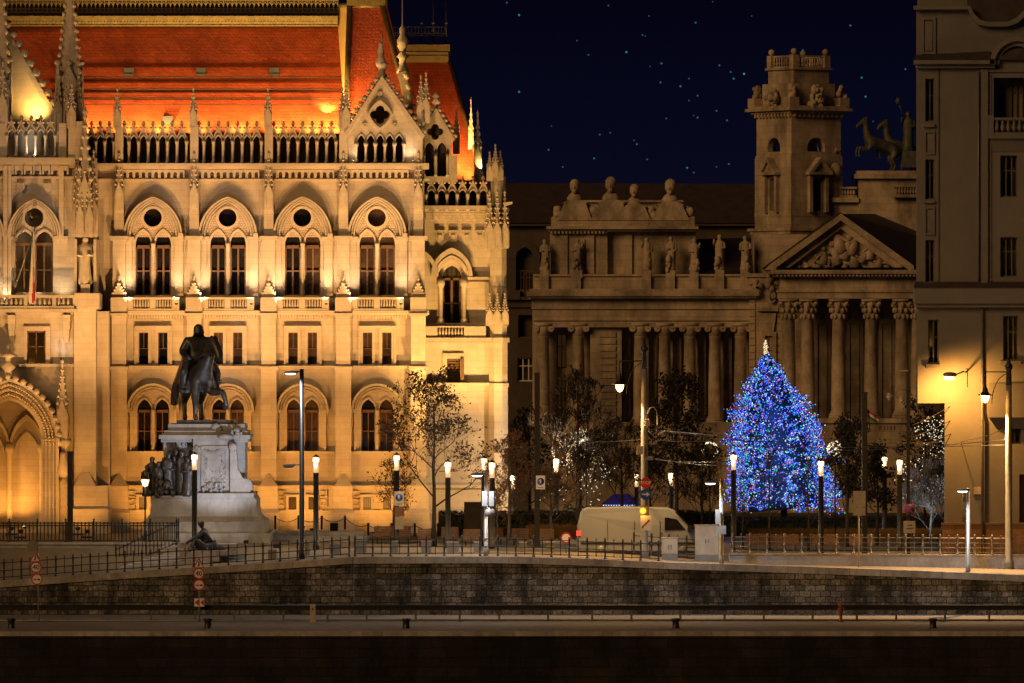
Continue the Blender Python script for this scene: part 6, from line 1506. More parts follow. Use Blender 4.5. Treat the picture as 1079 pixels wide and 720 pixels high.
b = MB(); b.pbox(952, 964.5, 549, 562, d, .05); b.m = 1; b.pbox(956, 961, 553.2, 554, d-.02, .03); b.pbox(955.2, 962, 556.5, 557.3, d-.02, .03); b.m = 0; o = b.build('panel_sign', [CABIN, BLACK]); tag(o, 'pale rectangular panel under the no stopping sign', 'road sign')
# signs on the dark mast and the pillar lamp
def pedestrian_sign(px, py, d, w, h_, label):
    b = MB(); b.pbox(px-w, px+w, py-h_, py+h_, d, .05)
    b.m = 1; q = Vector(P(px, py-h_*.15, d-.01)); b.T = Matrix.Translation(q) @ Matrix.Rotation(R(90), 4, 'X'); rr = w*.78*d/F; b.lathe([(rr, 0), (rr, .01)], 0, 0, 0, 22); b.T = None
    b.m = 0; rr *= 1.0; q = q + Vector((0, -.02, 0)); b.ball(q+Vector((0, 0, rr*.5)), rr*.16, sy=.3, seg=8, rings=5); b.box(q.x-rr*.14, q.x+rr*.14, q.y-.01, q.y, q.z-rr*.15, q.z+rr*.36)
    for s in (-1, 1): b.tube([q+Vector((s*rr*.06, 0, -rr*.12)), q+Vector((s*rr*.28, 0, -rr*.66))], rr*.09, 4); b.tube([q+Vector((s*rr*.1, 0, rr*.3)), q+Vector((s*rr*.34, 0, -rr*.05))], rr*.07, 4)
    b.m = 2; b.pbox(px-w*.6, px+w*.6, py+h_*.72, py+h_*.80, d-.012, .01); b.m = 0
    o = b.build('pedestrian_sign', [WHITE, BLUE, BLACK]); return tag(o, label, 'road sign')
pedestrian_sign(569.5, 508.5, 439.7, 4.8, 7.2, 'white square pedestrian sign with blue disc on the dark mast')
pedestrian_sign(420.5, 525.5, 445.6, 5.0, 7.5, 'white square pedestrian sign with blue disc under the pillar lamp')
b = MB(); b.pbox(416, 426, 534, 544, 445.65, .05); b.m = 1; b.pbox(416.3, 425.5, 544.5, 558, 445.65, .05); o = b.build('notice_panel', [BROWNST, CABIN]); tag(o, 'brown and beige notice panels below the blue pedestrian sign', 'sign')
def disc(b, px, py, d, r, y, t=.02, seg=24):
    b.T = Matrix.Translation(Vector(P(px, py, d))+Vector((0, y, 0))) @ Matrix.Rotation(R(90), 4, 'X'); b.lathe([(r, 0), (r, t)], 0, 0, 0, seg, False); b.T = None
d = 427.4
b = MB(); b.T = Matrix.Translation(P(680.5, 509, d)) @ Matrix.Rotation(R(90), 4, 'X'); b.lathe([(.36, 0), (.36, .03)], 0, 0, 0, 8, False, ph=R(22.5)); b.T = None; o = b.build('stop_sign', RED); tag(o, 'red eight sided STOP sign on the old style lamp mast', 'road sign'); text('lettering', 'STOP', .27, Vector(P(680.5, 509, d))+Vector((0, -.045, 0)), WHITE, o)
b = MB(); disc(b, 680.5, 521, d, .35, 0, .03); b.m = 1; q = Vector(P(680.5, 521, d)); b.box(q.x-.24, q.x+.1, q.y-.05, q.y-.035, q.z-.045, q.z+.045); b.plate([(q.x+.04, q.z-.16), (q.x+.25, q.z), (q.x+.04, q.z+.16), (q.x+.04, q.z+.05), (q.x+.04, q.z-.05)], [], q.y-.051, q.y-.034); o = b.build('arrow_sign', [BLUE, WHITE]); tag(o, 'round blue sign with white arrow to the right under the STOP sign', 'road sign')
tl = thing('traffic_light', tuple(P(679, 545, d)), 'traffic light glowing amber at the foot of the old style mast', 'traffic light')
b = MB(); b.pbox(674.5, 683.8, 533.5, 545, d-.15, .3); b.pbox(673.8, 680, 533, 534.4, d-.5, .35); b.build('housing', IRON, tl)
b = MB(); q = P(677.5, 538.4, d-.17); b.ball(q, .2, sy=.4, seg=12, rings=8); b.build('lens', E_AMB, tl); light('lamp_light', 'POINT', (q[0]-.1, q[1]-.45, q[2]), 70, (1, .45, .08), tl, size=.1)
b = MB(); b.pbox(675, 686.5, 543.5, 559, d-.35, .2); b.m = 1; b.hexa([P(676, 556, d-.36), P(684, 548, d-.36), P(684.6, 548.6, d-.355), P(676.6, 556.6, d-.355)], [P(676, 555.6, d-.37), P(684, 547.6, d-.37), P(684.6, 548.2, d-.37), P(676.6, 556.2, d-.37)]); o = b.build('sign_plate', [CABIN, BLACK]); tag(o, 'beige plate with a dark slash under the traffic light', 'sign')
b = MB(); b.pbox(671, 677.5, 470, 479, d-.1, .4); o = b.build('cable_box', CABIN); tag(o, 'beige cable box on the left of the old style lamp mast', 'control box')
b = MB(); b.pbox(679.5, 685, 442, 449, d-.1, .4); o = b.build('cable_box', CABIN); tag(o, 'small beige cable box high on the right of the lamp mast', 'control box')
b = MB(); b.pbox(680, 688, 481.5, 485, d-.2, .3); o = b.build('cable_clamp', ALU); tag(o, 'pale clamp holding tram wires to the lamp mast', 'clamp')
# no entry sign, sign seen from behind
d = 430
b = MB(); disc(b, 596.5, 567, d, .345, 0, .03); b.m = 1; disc(b, 596.5, 567, d, .25, -.031, .008); b.m = 2; q = P(596.5, 572, d+.05); b.tube([q, (q[0], q[1], pole_ground(596.5, d)-.05)], .035, 6); o = b.build('no_vehicle_sign', [RED, WHITE, STEEL]); tag(o, 'round white sign with broad red rim left of the van', 'road sign')
d = 427.5
sb = thing('rectangular_sign', tuple((X(905, d), d, pole_ground(905, d))), 'tan back of a rectangular sign on a thin post', 'road sign')
b = MB(); b.pbox(899, 912, 517.5, 534.5, d, .04); b.pbox(899, 912, 535, 543.5, d, .04); b.pbox(904, 906, 519, 545, d+.05, .05); b.build('plate', CABIN, sb)
b = MB(); x = X(905, d); b.lathe([(.05, 0), (.05, Z(519, d)-pole_ground(905, d))], x, d+.12, pole_ground(905, d), 8); b.build('post', CABIN, sb)
# road signs by the lower road
def lower_signs(px, yt, d, items, lab):
    x = X(px, d); r = thing('sign_post', (x, d, -4.05), lab, 'road sign')
    b = MB(); b.tube([(x, d, -4.05), (X(px-(1.8 if px < 100 else 0), d), d, Z(yt, d))], .045, 8); b.build('post', ALU, r)
    for kind, px_, py in items:
        q = Vector(P(px_, py, d-.07)); b = MB()
        if kind == 'tri':
            b.plate([(q.x-.34, q.z-.3), (q.x+.34, q.z-.3), (q.x, q.z+.32)], [], q.y, q.y+.03); b.m = 1; b.plate([(q.x-.235, q.z-.245), (q.x+.235, q.z-.245), (q.x, q.z+.19)], [], q.y-.012, q.y-.001)
            b.m = 2; b.box(q.x-.03, q.x+.03, q.y-.02, q.y-.013, q.z-.2, q.z+.05); b.ball((q.x, q.y-.016, q.z+.05), .05, sy=.1); b.tube([(q.x-.09, q.y-.016, q.z-.2), (q.x+.08, q.y-.016, q.z-.05)], .02, 4); b.build('warning_plate', [RED, WHITE, BLACK], r)
        elif kind in ('40', 'ot'):
            disc(b, px_, py, d-.07, .345, 0, .03); b.m = 1; disc(b, px_, py, d-.07, .265, -.031, .008)
            if kind == 'ot':
                b.m = 2; b.box(q.x+.03, q.x+.2, q.y-.05, q.y-.042, q.z-.06, q.z+.03); b.m = 0; b.box(q.x-.2, q.x-.02, q.y-.05, q.y-.042, q.z-.06, q.z+.03)
            o = b.build('limit_plate' if kind == '40' else 'no_overtaking_plate', [RED, WHITE, BLACK], r)
            if kind == '40':
                tx = text('lettering', '40', .42, q+Vector((0, -.05, 0)), BLACK, o)
        elif kind == 'back': disc(b, px_, py, d-.07, .345, 0, .03); b.build('blank_plate', CONC, r)
        else:
            b.box(q.x-.3, q.x+.3, q.y, q.y+.03, q.z-.24, q.z+.24); b.m = 1; b.plate([(q.x-.28, q.z), (q.x+.0, q.z+.23), (q.x+.28, q.z+.23), (q.x+.0, q.z), (q.x+.28, q.z-.23), (q.x+.0, q.z-.23)], [], q.y-.012, q.y-.001) if False else b.add([(q.x-.28, q.y-.006, q.z), (q.x+.02, q.y-.006, q.z+.23), (q.x+.02, q.y-.006, q.z-.23)], [(0, 2, 1)]); b.add([(q.x+.06, q.y-.006, q.z), (q.x+.28, q.y-.006, q.z+.2), (q.x+.28, q.y-.006, q.z-.2)], [(0, 2, 1)]); b.build('chevron_plate', [WHITE, RED], r)
lower_signs(41, 574, 413.2, (('back', 34.5, 575.5), ('tri', 37, 587), ('40', 38, 598), ('ot', 39, 610.5)), 'leaning sign post with four plates and a round sign back on top')
lower_signs(210, 588, 413.2, (('tri', 209.5, 593.5), ('40', 209.5, 604.5), ('ot', 209.8, 616.5), ('chev', 210, 635)), 'straight sign post with speed limit plates and red white chevron below')
# ================================================================== RAILINGS and low walls
def rail_path(name, px0, px1, d, step, zf, hgt, label, m=IRON, rails=(.0, .42, .78), th=.03, mid=True):
    root = thing(name, (X((px0+px1)/2, d), d, zf(X((px0+px1)/2, d))), label, 'railing')
    ps = [px0+(px1-px0)*k/round((px1-px0)/step) for k in range(round((px1-px0)/step)+1)]
    for t in rails:
        b = MB(); b.tube([(X(p, d), d, zf(X(p, d))+hgt*(1-.06-t)) for p in ps], th, 6); b.build('rail', m, root)
    b = MB(); h_ = hgt; b.lathe([(.10, 0), (.10, .06), (.055, .1), (.055, h_*.45), (.08, h_*.49), (.055, h_*.53), (.055, h_*.95), (.085, h_), (.04, h_+.05), (.075, h_+.12), (.02, h_+.18)], 0, 0, 0, 8)
    first = None
    for p in ps:
        q = (X(p, d), d, zf(X(p, d)))
        if first is None: first = b.build('post', m, root, q)
        else: inst(first, q)
    if mid:
        fb = None
        for p, p2 in zip(ps, ps[1:]):
            x = X((p+p2)/2, d); q = (x, d, zf(x))
            if fb is None: b = MB(); b.box(-.025, .025, -.025, .025, hgt*.1, hgt*1.06); b.ball((0, 0, hgt*1.08), .05, seg=6, rings=4); fb = b.build('bar', m, root, q)
            else: inst(fb, q)
    return root
rail_path('promenade_railing', -14, 368, 424.75, 18.2, cope_z, 1.12, 'dark railing descending along the ramp on the left quay wall')
rail_path('promenade_railing', 374, 694, 424.75, 18.6, cope_z, 1.12, 'dark railing on the quay wall between parliament corner and van')
rail_path('street_railing', 668, 742, 430.2, 18.5, lambda x: ground_z(x, 430.2)+.12, 1.2, 'short dark railing between the van and the beige cabinets')
LW = 430.0
lw = thing('low_wall', (X(930, LW), LW, -1.4), 'long low stone wall under the right hand railing', 'wall')
b = MB(); c = MB(); pts = [768+24*k for k in range(15)]
for p, p2 in zip(pts, pts[1:]):
    z = lambda q: Z(585+(q-768)*.0065, LW)
    b.hexa([(X(p, LW), LW, -2.5), (X(p2, LW), LW, -2.5), (X(p2, LW), LW+.4, -2.5), (X(p, LW), LW+.4, -2.5)], [(X(p, LW), LW, z(p)), (X(p2, LW), LW, z(p2)), (X(p2, LW), LW+.4, z(p2)), (X(p, LW), LW+.4, z(p))])
    c.hexa([(X(p, LW), LW-.06, z(p)+.002), (X(p2, LW), LW-.06, z(p2)+.002), (X(p2, LW), LW+.46, z(p2)+.002), (X(p, LW), LW+.46, z(p)+.002)], [(X(p, LW), LW-.06, z(p)+.12), (X(p2, LW), LW-.06, z(p2)+.12), (X(p2, LW), LW+.46, z(p2)+.12), (X(p, LW), LW+.46, z(p)+.12)])
b.build('masonry', GRANITE, lw); c.build('coping', COPE, lw)
rail_path('street_railing', 772, 1100, LW+.2, 17.8, lambda x: Z(585+(CX+x*F/LW-768)*.0065, LW)+.12, 1.08, 'bronze coloured railing standing on the low stone wall', STEEL, (.0, .28, .56, .82))
# guard rail of the lower road
gr = thing('guard_rail', (0, 413.6, -4.05), 'long steel guard rail beside the lower road', 'guard rail')
GDz = 413.6
b = MB(); 
b.plate([(0, 0), (1, 0)], [], 0, 0) if False else None
prof = [(0, .0), (-.05, .03), (-.05, .10), (.0, .14), (.0, .18), (-.05, .22), (-.05, .29), (0, .32)]
b.add([(x, GDz+p[0], Z(643, GDz)+p[1]) for x in (-70, 70) for p in prof] , [(i, i+1, 8+i+1, 8+i) for i in range(7)]); b.box(-70, 70, GDz+.02, GDz+.06, Z(643, GDz)+.01, Z(643, GDz)+.31)
b.build('beam', IRON, gr)
b = MB(); b.tube([(-70, GDz+.1, Z(654, GDz)), (70, GDz+.1, Z(654, GDz))], .05, 6); b.build('rail', STEEL, gr)
first = None; b = MB(); b.box(-.06, .06, .07, .2, 0, .92); b.box(-.14, .14, .0, .3, 0, .03)
for k in range(26):
    px = -30+46.5*k
    q = (X(px+(3 if k % 3 else -2), GDz), GDz, -4.05)
    if first is None: first = b.build('post', STEEL, gr, q)
    else: inst(first, q)
for px, lab in ((12, 'squat iron mooring bollard at the left edge of the lower quay'), (219, 'squat iron mooring bollard near the chevron sign post'), (428, 'squat iron mooring bollard below the middle of the quay wall'), (712, 'squat iron mooring bollard below the beige cabinets'), (983, 'squat iron mooring bollard below the corner building')):
    d = 404; x = X(px, d); b = MB(); b.lathe([(.26, 0), (.2, .06), (.19, .42), (.25, .47), (.26, .54), (.2, .58)], x, d, -4.05, 14); o = b.build('mooring_bollard', IRON); tag(o, lab, 'bollard', 'mooring bollards along the lower quay')
d = 412; x = X(329.5, d); b = MB(); b.box(x-.16, x+.16, d-.14, d+.14, -4.05, -3.0); b.box(x-.19, x+.19, d-.17, d+.17, -4.05, -3.92); b.box(x-.17, x+.17, d-.15, d+.15, -3.06, -2.98); b.m = 1; b.box(x-.05, x+.05, d-.15, d-.139, -3.3, -3.2); o = b.build('marker_post', [CABIN, BLACK]); tag(o, 'pale square marker post before the guard rail', 'post')
d = 412.6; x = X(886, d); b = MB(); b.lathe([(.17, 0), (.17, .06), (.09, .08), (.09, .55), (.13, .6), (.13, .95), (.17, .98), (.15, 1.08), (.05, 1.16), (.05, 1.22), (.01, 1.24)], x, d, -4.05, 12); b.T = Matrix.Translation((x, d, -3.28)) @ Matrix.Rotation(R(90), 4, 'Y'); b.lathe([(.07, -.2), (.07, .2)], 0, 0, 0, 8); b.T = None; o = b.build('fire_hydrant', RUSTP); tag(o, 'rusty red fire hydrant before the guard rail', 'hydrant')
# ================================================================== VAN
VDd = 432.6
vz = ground_z(X(672, VDd), VDd)+.01
def vp(px): return X(px, VDd)
van = thing('delivery_van', (vp(672), VDd, vz), 'white delivery van passing behind the promenade railing', 'van')
b = MB(); yz = lambda y: Z(y, VDd)
prof = [(609, 582), (607.5, 575), (608, 556), (611.5, 541), (614, 536.5), (619, 534.6), (660, 533.8), (704, 534.8), (711, 538), (721, 549.5), (731, 558.5), (741, 562.5), (744.5, 566), (745.5, 574), (745, 582)]
W0, W1 = VDd-1.05, VDd+1.05
n = len(prof)
def ring(y, ins, top): return [(vp(px + (ins if px < 660 else -ins)*1.0), y, yz(py + (top if py < 560 else 0))) for px, py in prof]
rs = [ring(W0+.0, 0, 0) if False else [(vp(px+(1.5 if px < 660 else -1.5)), W0+.16 if py < 545 else W0, yz(py+(1.2 if py < 545 else 0))) for px, py in prof], [(vp(px), W0+.3, yz(py)) for px, py in prof], [(vp(px), W1-.3, yz(py)) for px, py in prof], [(vp(px+(1.5 if px < 660 else -1.5)), W1-.16 if py < 545 else W1, yz(py+(1.2 if py < 545 else 0))) for px, py in prof]]
vs = [p for r in rs for p in r]; fs = [tuple(range(n))[::1], tuple(range(3*n, 4*n))[::-1]]
for k in range(3):
    for i in range(n): j = (i+1) % n; fs.append((k*n+i, (k+1)*n+i, (k+1)*n+j, k*n+j))
b.add(vs, fs, False); b.build('body', VANP, van)
b = MB()
for px in (640, 668, 695): b.box(vp(px)-.012, vp(px)+.012, W0-.006, W0+.01, yz(579), yz(548))
b.box(vp(612), vp(742), W0-.02, W0+.01, yz(573), yz(571)); b.box(vp(610), vp(744), W0-.03, W0+.02, yz(582.5), yz(580)); b.box(vp(695.5), vp(697.5), W0-.03, W0, yz(562.5), yz(561)); b.build('trim', IRON, van)
b = MB(); b.plate([(vp(700), yz(558)), (vp(722), yz(558)), (vp(713), yz(547)), (vp(703), yz(545)), (vp(700), yz(545))], [], W0-.015, W0+.01); b.build('side_window', GLASS, van)
b = MB(); b.hexa([(vp(732)+.02, W0+.2, yz(559)), (vp(732)+.02, W1-.2, yz(559)), (vp(731), W1-.2, yz(559.5)), (vp(731), W0+.2, yz(559.5))], [(vp(712)+.06, W0+.25, yz(539)), (vp(712)+.06, W1-.25, yz(539)), (vp(711), W1-.25, yz(540)), (vp(711), W0+.25, yz(540))]); b.build('windscreen', GLASS, van)
b = MB(); b.box(vp(724), vp(728), W0-.25, W0-.05, yz(560), yz(553)); b.build('mirror', IRON, van)
first = None
for px in (633, 719):
    for y in (W0+.02, W1-.26):
        b = MB(); b.T = Matrix.Translation((vp(px), y+.24, vz+.34)) @ Matrix.Rotation(R(90), 4, 'X'); b.lathe([(.22, 0), (.34, .03), (.34, .2), (.22, .24)], 0, 0, 0, 20); b.T = None; w = b.build('wheel', RUBBER, van)
        b = MB(); b.T = Matrix.Translation((vp(px), y-.004, vz+.34)) @ Matrix.Rotation(R(90), 4, 'X'); b.lathe([(.2, 0), (.2, .02), (.06, .03)], 0, 0, 0, 14); b.T = None; k = b.build('rim', ALU, w)
b = MB(); b.box(vp(607.2), vp(612), W0-.02, W0+.25, yz(564), yz(559)); b.build('tail_light', E_TAIL, van)
b = MB(); b.box(vp(743), vp(745.4), W0+.05, W0+.35, yz(568), yz(564)); b.build('headlight', ALU, van)
# ================================================================== CABINETS, BLOCKS, BENCHES
def cabinet(px0, px1, y0, y1, d, label, base=True):
    x0, x1 = X(px0, d), X(px1, d); z1 = Z(y0, d); z0 = ground_z((x0+x1)/2, d)-.02
    r = thing('utility_cabinet', ((x0+x1)/2, d, z0), label, 'cabinet')
    b = MB(); b.box(x0, x1, d, d+.55, z0, z1-.04); b.box(x0-.04, x1+.04, d-.04, d+.6, z1-.04, z1); b.build('body', CABIN, r)
    b = MB(); xm = (x0+x1)/2
    for a0, a1 in ((x0+.04, xm-.015), (xm+.015, x1-.04)): b = MB(); b.box(a0, a1, d-.025, d-.002, z0+.42, z1-.1); dr = b.build('door', CABIN, r); b = MB(); b.box((a1-.09) if a0 < xm-.1 else a0+.06, (a1-.06) if a0 < xm-.1 else a0+.09, d-.05, d-.026, (z0+z1)/2, (z0+z1)/2+.25); h = b.build('handle', IRON, dr)
    b = MB(); b.box(x0-.002, x1+.002, d-.03, d-.003, z0, z0+.4); b.build('plinth', CONC, r)
cabinet(732.5, 757.5, 553, 588, 428.4, 'large beige double door utility cabinet beside the silver street light')
cabinet(697.5, 714, 566.5, 591, 427.2, 'smaller beige double door utility cabinet right of the lamp mast')
for px, y0, w, d in ((287, 579, 4.5, 427), (324, 571, 2.5, 430), (353, 573, 6, 430), (380, 569, 6.5, 430.5), (415, 570, 4.5, 430.5), (449, 570, 5.5, 430.5), (477, 571, 6.5, 430.5), (503, 571, 4, 430.5), (551, 571, 4, 431), (580, 571, 5, 431)):
    x = X(px, d); g = ground_z(x, d)-.03; h_ = Z(y0, d)-g; hw = w*d/F
    b = MB(); b.frustum(x, d, g, g+h_*.9, hw*.92, .32, hw, .32); b.frustum(x, d, g+h_*.9+.003, g+h_, hw*1.06, .36, hw*1.0, .33); o = b.build('concrete_block', CONC); tag(o, 'grey concrete block standing behind the promenade railing', 'block', 'concrete blocks behind the railing')
def bench(px, y, d, w, label, grp, yaw=0, lounge=False):
    x = X(px, d); g = ground_z(x, d); hw = w*d/F
    r = thing('bench', (x, d, g), label, 'bench', grp)
    for nm, bx, m in (('seat', (-hw, hw, -.3, .35, .36, .44), WOODB), ('leg', (-hw*.8, -hw*.8+.1, -.25, .3, 0, .36), IRON), ('leg', (hw*.8-.1, hw*.8, -.25, .3, 0, .36), IRON)):
        b = MB(); b.box(*bx); o = b.build(nm, m, r, loc=(x, d, g))
    b = MB(); 
    for k in range(5): z0 = .47+.13*k; b.hexa([(-hw, .33+.05*k, z0), (hw, .33+.05*k, z0), (hw, .37+.05*k, z0), (-hw, .37+.05*k, z0)], [(-hw, .37+.05*k, z0+.11), (hw, .37+.05*k, z0+.11), (hw, .41+.05*k, z0+.11), (-hw, .41+.05*k, z0+.11)])
    b.build('backrest', WOODB, r, loc=(x, d, g))
for px, w in ((405, 10), (424, 9), (449, 9), (474, 9), (497, 9), (522, 8), (548, 9), (575, 9)): bench(px, 0, 447 if px < 430 else 440+(px % 7), w, 'slatted wooden bench in the row behind the left promenade', 'benches behind the left promenade')
for px, w in ((800, 14), (828, 14), (870, 14), (908, 13)): bench(px, 0, 462, w, 'long brown bench before the hedge of the square', 'benches before the square hedge')
ch = thing('chain_barrier', (X(350, 462), 462, -.36), 'short dark posts with a hanging chain before the parliament wall', 'barrier')
first = None; b = MB(); b.lathe([(.07, 0), (.07, .8), (.1, .84), (.03, .95)], 0, 0, 0, 8); pxs = [290+24.5*k for k in range(8)]
for p in pxs:
    q = (X(p, 462), 462, -.36+(.5 if p < 385 else 0))
    if first is None: first = b.build('post', IRON, ch, q)
    else: inst(first, q)
b = MB()
for p, p2 in zip(pxs, pxs[1:]): b.tube([(X(p+(p2-p)*t/8, 462), 462, (.14 if p < 385 else -.36)+.78-.28*math.sin(math.pi*t/8) + (0 if p2 < 385 or p >= 385 else -.5*t/8)) for t in range(9)], .025, 4)
b.build('chain', IRON, ch)
b = MB(); x = X(352, 458); b.lathe([(.26, 0), (.28, 1.0), (.3, 1.02), (.25, 1.05)], x, 458, -.36, 14); o = b.build('litter_bin', IRON); tag(o, 'dark round litter bin before the parliament wall', 'bin')
# overhead wires
def wire(a0, a1, sag=.25, r=.022, m=IRON, label='thin overhead tram wire strung across the square', grp='overhead tram wires'):
    a0, a1 = Vector(a0), Vector(a1); b = MB()
    b.tube([a0.lerp(a1, t/10)+Vector((0, 0, -sag*4*(t/10)*(1-t/10))) for t in range(11)], r, 4); o = b.build('overhead_wire', m); tag(o, label, 'wire', grp)
for (x0, y0, d0, x1, y1, d1) in ((682, 452, 428, 760, 459, 470), (682, 463, 428, 765, 464, 470), (683, 484, 428, 768, 486, 452), (683, 482, 428, 768, 491, 452), (769, 464, 452, 1012, 466, 456), (769, 470, 452, 1063, 469, 430), (957, 450, 452, 1011, 422, 456), (957, 462, 452, 1011, 438, 456), (957, 474, 452, 1012, 452, 456), (1012, 466, 455.5, 1063, 450, 430), (880, 475, 460, 1063, 463, 430), (566, 465, 440, 682, 463, 428)):
    wire(P(x0, y0, d0), P(x1, y1, d1), .12, .022)
b = MB(); pts = [P(682, 436, 427.8), P(685, 430, 427.6), P(689, 429, 427.6), P(692, 433, 427.6), P(693, 444, 427.6), P(692, 456, 427.6)]; b.tube(pts, .035, 6); b.tube([P(682, 445, 427.8), P(684, 455, 427.6), P(690, 461, 427.6), P(700, 454, 430), P(755, 459, 460)], .035, 6); o = b.build('cable_loop', ALU); tag(o, 'pale thick cable looping out from the lamp mast', 'cable')
# market stall
d = 530; x = X(655, d); g = ground_z(x, d)
ms = thing('market_stall', (x, d, g), 'small violet lit market stall under dark trees', 'stall')
b = MB(); b.box(x-1.2, x+1.2, d, d+1.8, g, g+2.1); b.build('booth', TARP, ms)
b = MB(); b.hexa([(x-1.5, d-.6, g+2.1), (x+1.5, d-.6, g+2.1), (x+1.5, d+2.2, g+2.1), (x-1.5, d+2.2, g+2.1)], [(x-.6, d+.7, g+2.9), (x+.6, d+.7, g+2.9), (x+.6, d+.9, g+2.9), (x-.6, d+.9, g+2.9)]); b.build('roof', TARP, ms)
b = MB(); b.m = 0
for k in range(14): b.octa((x-1.4+.2*k, d-.66, g+2.08), .05)
b.build('light_string', BULBS[2], ms); light('lamp_light', 'POINT', (x, d-1.6, g+1.7), 25, (.45, .30, 1), ms, size=.2)
# ================================================================== TREES
def branch_tree(name, px, d, ytop, width_px, label, seed, leaf=None, leaf_n=0, leaf_size=.09, bark=BARK, trunk_r=.14, first=.28, depth=5, spread=.55, up=.45, twigs=4, group=None, cat='tree', bulbs=0, twig_r=.013, droop=0, shape=1.0, ybase=None, lean=0):
    q = random.Random(seed); x = X(px, d); g = ground_z(x, d)-.03
    H = Z(ytop, d)-g; Wd = width_px*d/F/2
    r = thing(name, (x, d, g), label, cat, group)
    tr = MB(); br = MB(); ends = []
    top = Vector((x+lean, d, g+H*.62))
    def env(p):                                  # crown envelope: 1 inside
        z = (p.z-g)/H
        if z < first*.7: return False
        t = (z-first*.75)/(1-first*.75)
        w_ = Wd*min(1, (1.35*math.sin(math.pi*min(1, max(0, t*.88+.12)))**.8))*shape+.25
        return (p.x-x-lean*z)**2+(p.y-d)**2 < w_*w_ and z < 1.0
    def grow(p, dr, L_, rad, lvl):
        n = 3; pts = [p]; c = p; dd = dr.copy()
        for i in range(n):
            dd = (dd + Vector((q.uniform(-.22, .22), q.uniform(-.22, .22), q.uniform(-.08, .2)-droop*lvl*.08))).normalized(); c = c+dd*(L_/n)
            pts.append(c)
            if not env(c) and lvl > 1: break
        br.tube(pts, [rad*(1-.45*i/(len(pts)-1)) for i in range(len(pts))], 5 if rad > .05 else 3)
        if lvl >= depth or not env(pts[-1]): ends.append((pts[-1], dd, lvl)); 
        if lvl >= depth: return
        k = twigs if lvl < depth-1 else twigs+1
        for i in range(k):
            t = q.uniform(.35, 1.0); b_ = pts[0].lerp(pts[-1], t) if i else pts[-1]
            ax = Vector((q.uniform(-1, 1), q.uniform(-1, 1), q.uniform(-.35, .7+up))).normalized()
            nd = (dd*(1-spread)+ax*spread).normalized()
            grow(b_, nd, L_*q.uniform(.55, .78), max(twig_r, rad*.52), lvl+1)
            if lvl == depth-1: ends.append((b_, nd, lvl+1))
    # trunk
    n = 7; pts = [Vector((x, d, g))]
    for i in range(1, n+1): t = i/n; pts.append(Vector((x+lean*t+q.uniform(-.05, .05), d+q.uniform(-.05, .05), g+H*.80*t)))
    tr.tube(pts, [trunk_r*(1.25 if i == 0 else 1)*(1-.80*i/n) for i in range(n+1)], 9)
    tr.build('trunk', bark, r)
    nl = 11
    for i in range(nl):
        t = first+(.97-first)*i/(nl-1); b_ = pts[0].lerp(pts[-1], 0)
        k = min(n-1, int(t*.98*n)); b_ = pts[k].lerp(pts[k+1], t*.98*n-k); a_ = i*2.4+q.uniform(-.4, .4)
        dr = Vector((math.cos(a_), math.sin(a_), up+.9*t)).normalized()
        grow(b_, dr, Wd*(1.0-.5*t)*q.uniform(.75, 1.1), trunk_r*.42*(1-.55*t), 1)
    bo = br.build('branches', bark, r)
    if leaf_n:
        lf = MB(); n_ = 0
        for _ in range(leaf_n):
            p, dd, lv = q.choice(ends); c = p + Vector((q.gauss(0, .22), q.gauss(0, .22), q.gauss(0, .2)))
            u = Vector((q.uniform(-1, 1), q.uniform(-1, 1), q.uniform(-1, 1))).normalized(); v = u.orthogonal().normalized(); s_ = leaf_size*q.uniform(.6, 1.4)
            lf.quad(c-u*s_, c+v*s_*.55, c+u*s_, c-v*s_*.55)
        o = lf.build('leaves', leaf, r)
    if bulbs:
        for k in range(8):
            bb = MB()
            for _ in range(bulbs//8):
                p, dd, lv = q.choice(ends); bb.octa(p+Vector((q.gauss(0, .25), q.gauss(0, .25), q.gauss(0, .2))), .04)
            bb.build('light_string', E_FAIRY, r)
    return r
branch_tree('leafy_tree', 457, 441, 388, 112, 'tall slim tree with thin withered leaves before the parliament corner', 5, LEAF, 2300, .105, BARK, .17, .28, 5, .55, .30, 3)
branch_tree('young_tree', 415, 452, 478, 50, 'thin young tree behind the blue pedestrian sign', 8, LEAF, 500, .09, BARK, .07, .35, 4, .6, .4, 3)
branch_tree('bare_tree', 609, 474, 392, 96, 'large bare dark tree left of the STOP sign mast', 14, None, 0, .1, BARK, .20, .25, 5, .5, .5, 4, twig_r=.022)
branch_tree('dark_tree', 713, 480, 390, 84, 'dense dark leafy tree between the lamp mast and the lit fir', 21, BARK, 2600, .15, BARK, .17, .28, 5, .55, .5, 3)
branch_tree('bare_tree', 655, 486, 440, 70, 'lower bare tree just behind the STOP sign mast', 23, None, 0, .1, BARK, .14, .25, 5, .55, .5, 4)
branch_tree('bare_tree', 740, 484, 470, 60, 'low bare tree behind the beige cabinet and silver street light', 24, None, 0, .1, BARK, .12, .25, 5, .55, .5, 4)
branch_tree('bare_tree', 685, 500, 470, 60, 'low bare tree behind the middle of the van roof', 29, BARK, 500, .12, BARK, .12, .25, 5, .55, .5, 3)
branch_tree('russet_tree', 537, 452, 455, 54, 'russet twiggy tree at the parliament corner', 31, OLEAF, 1100, .085, PBARK, .12, .3, 5, .6, .4, 3)
branch_tree('russet_tree', 580, 455, 496, 62, 'small russet tree with a pale trunk right of the dark mast', 33, OLEAF, 500, .075, PBARK, .13, .32, 5, .62, .3, 3)
branch_tree('russet_tree', 524, 449, 505, 30, 'slender russet sapling beside the pair of pillar lamps', 35, OLEAF, 350, .075, PBARK, .06, .35, 4, .6, .4, 3)
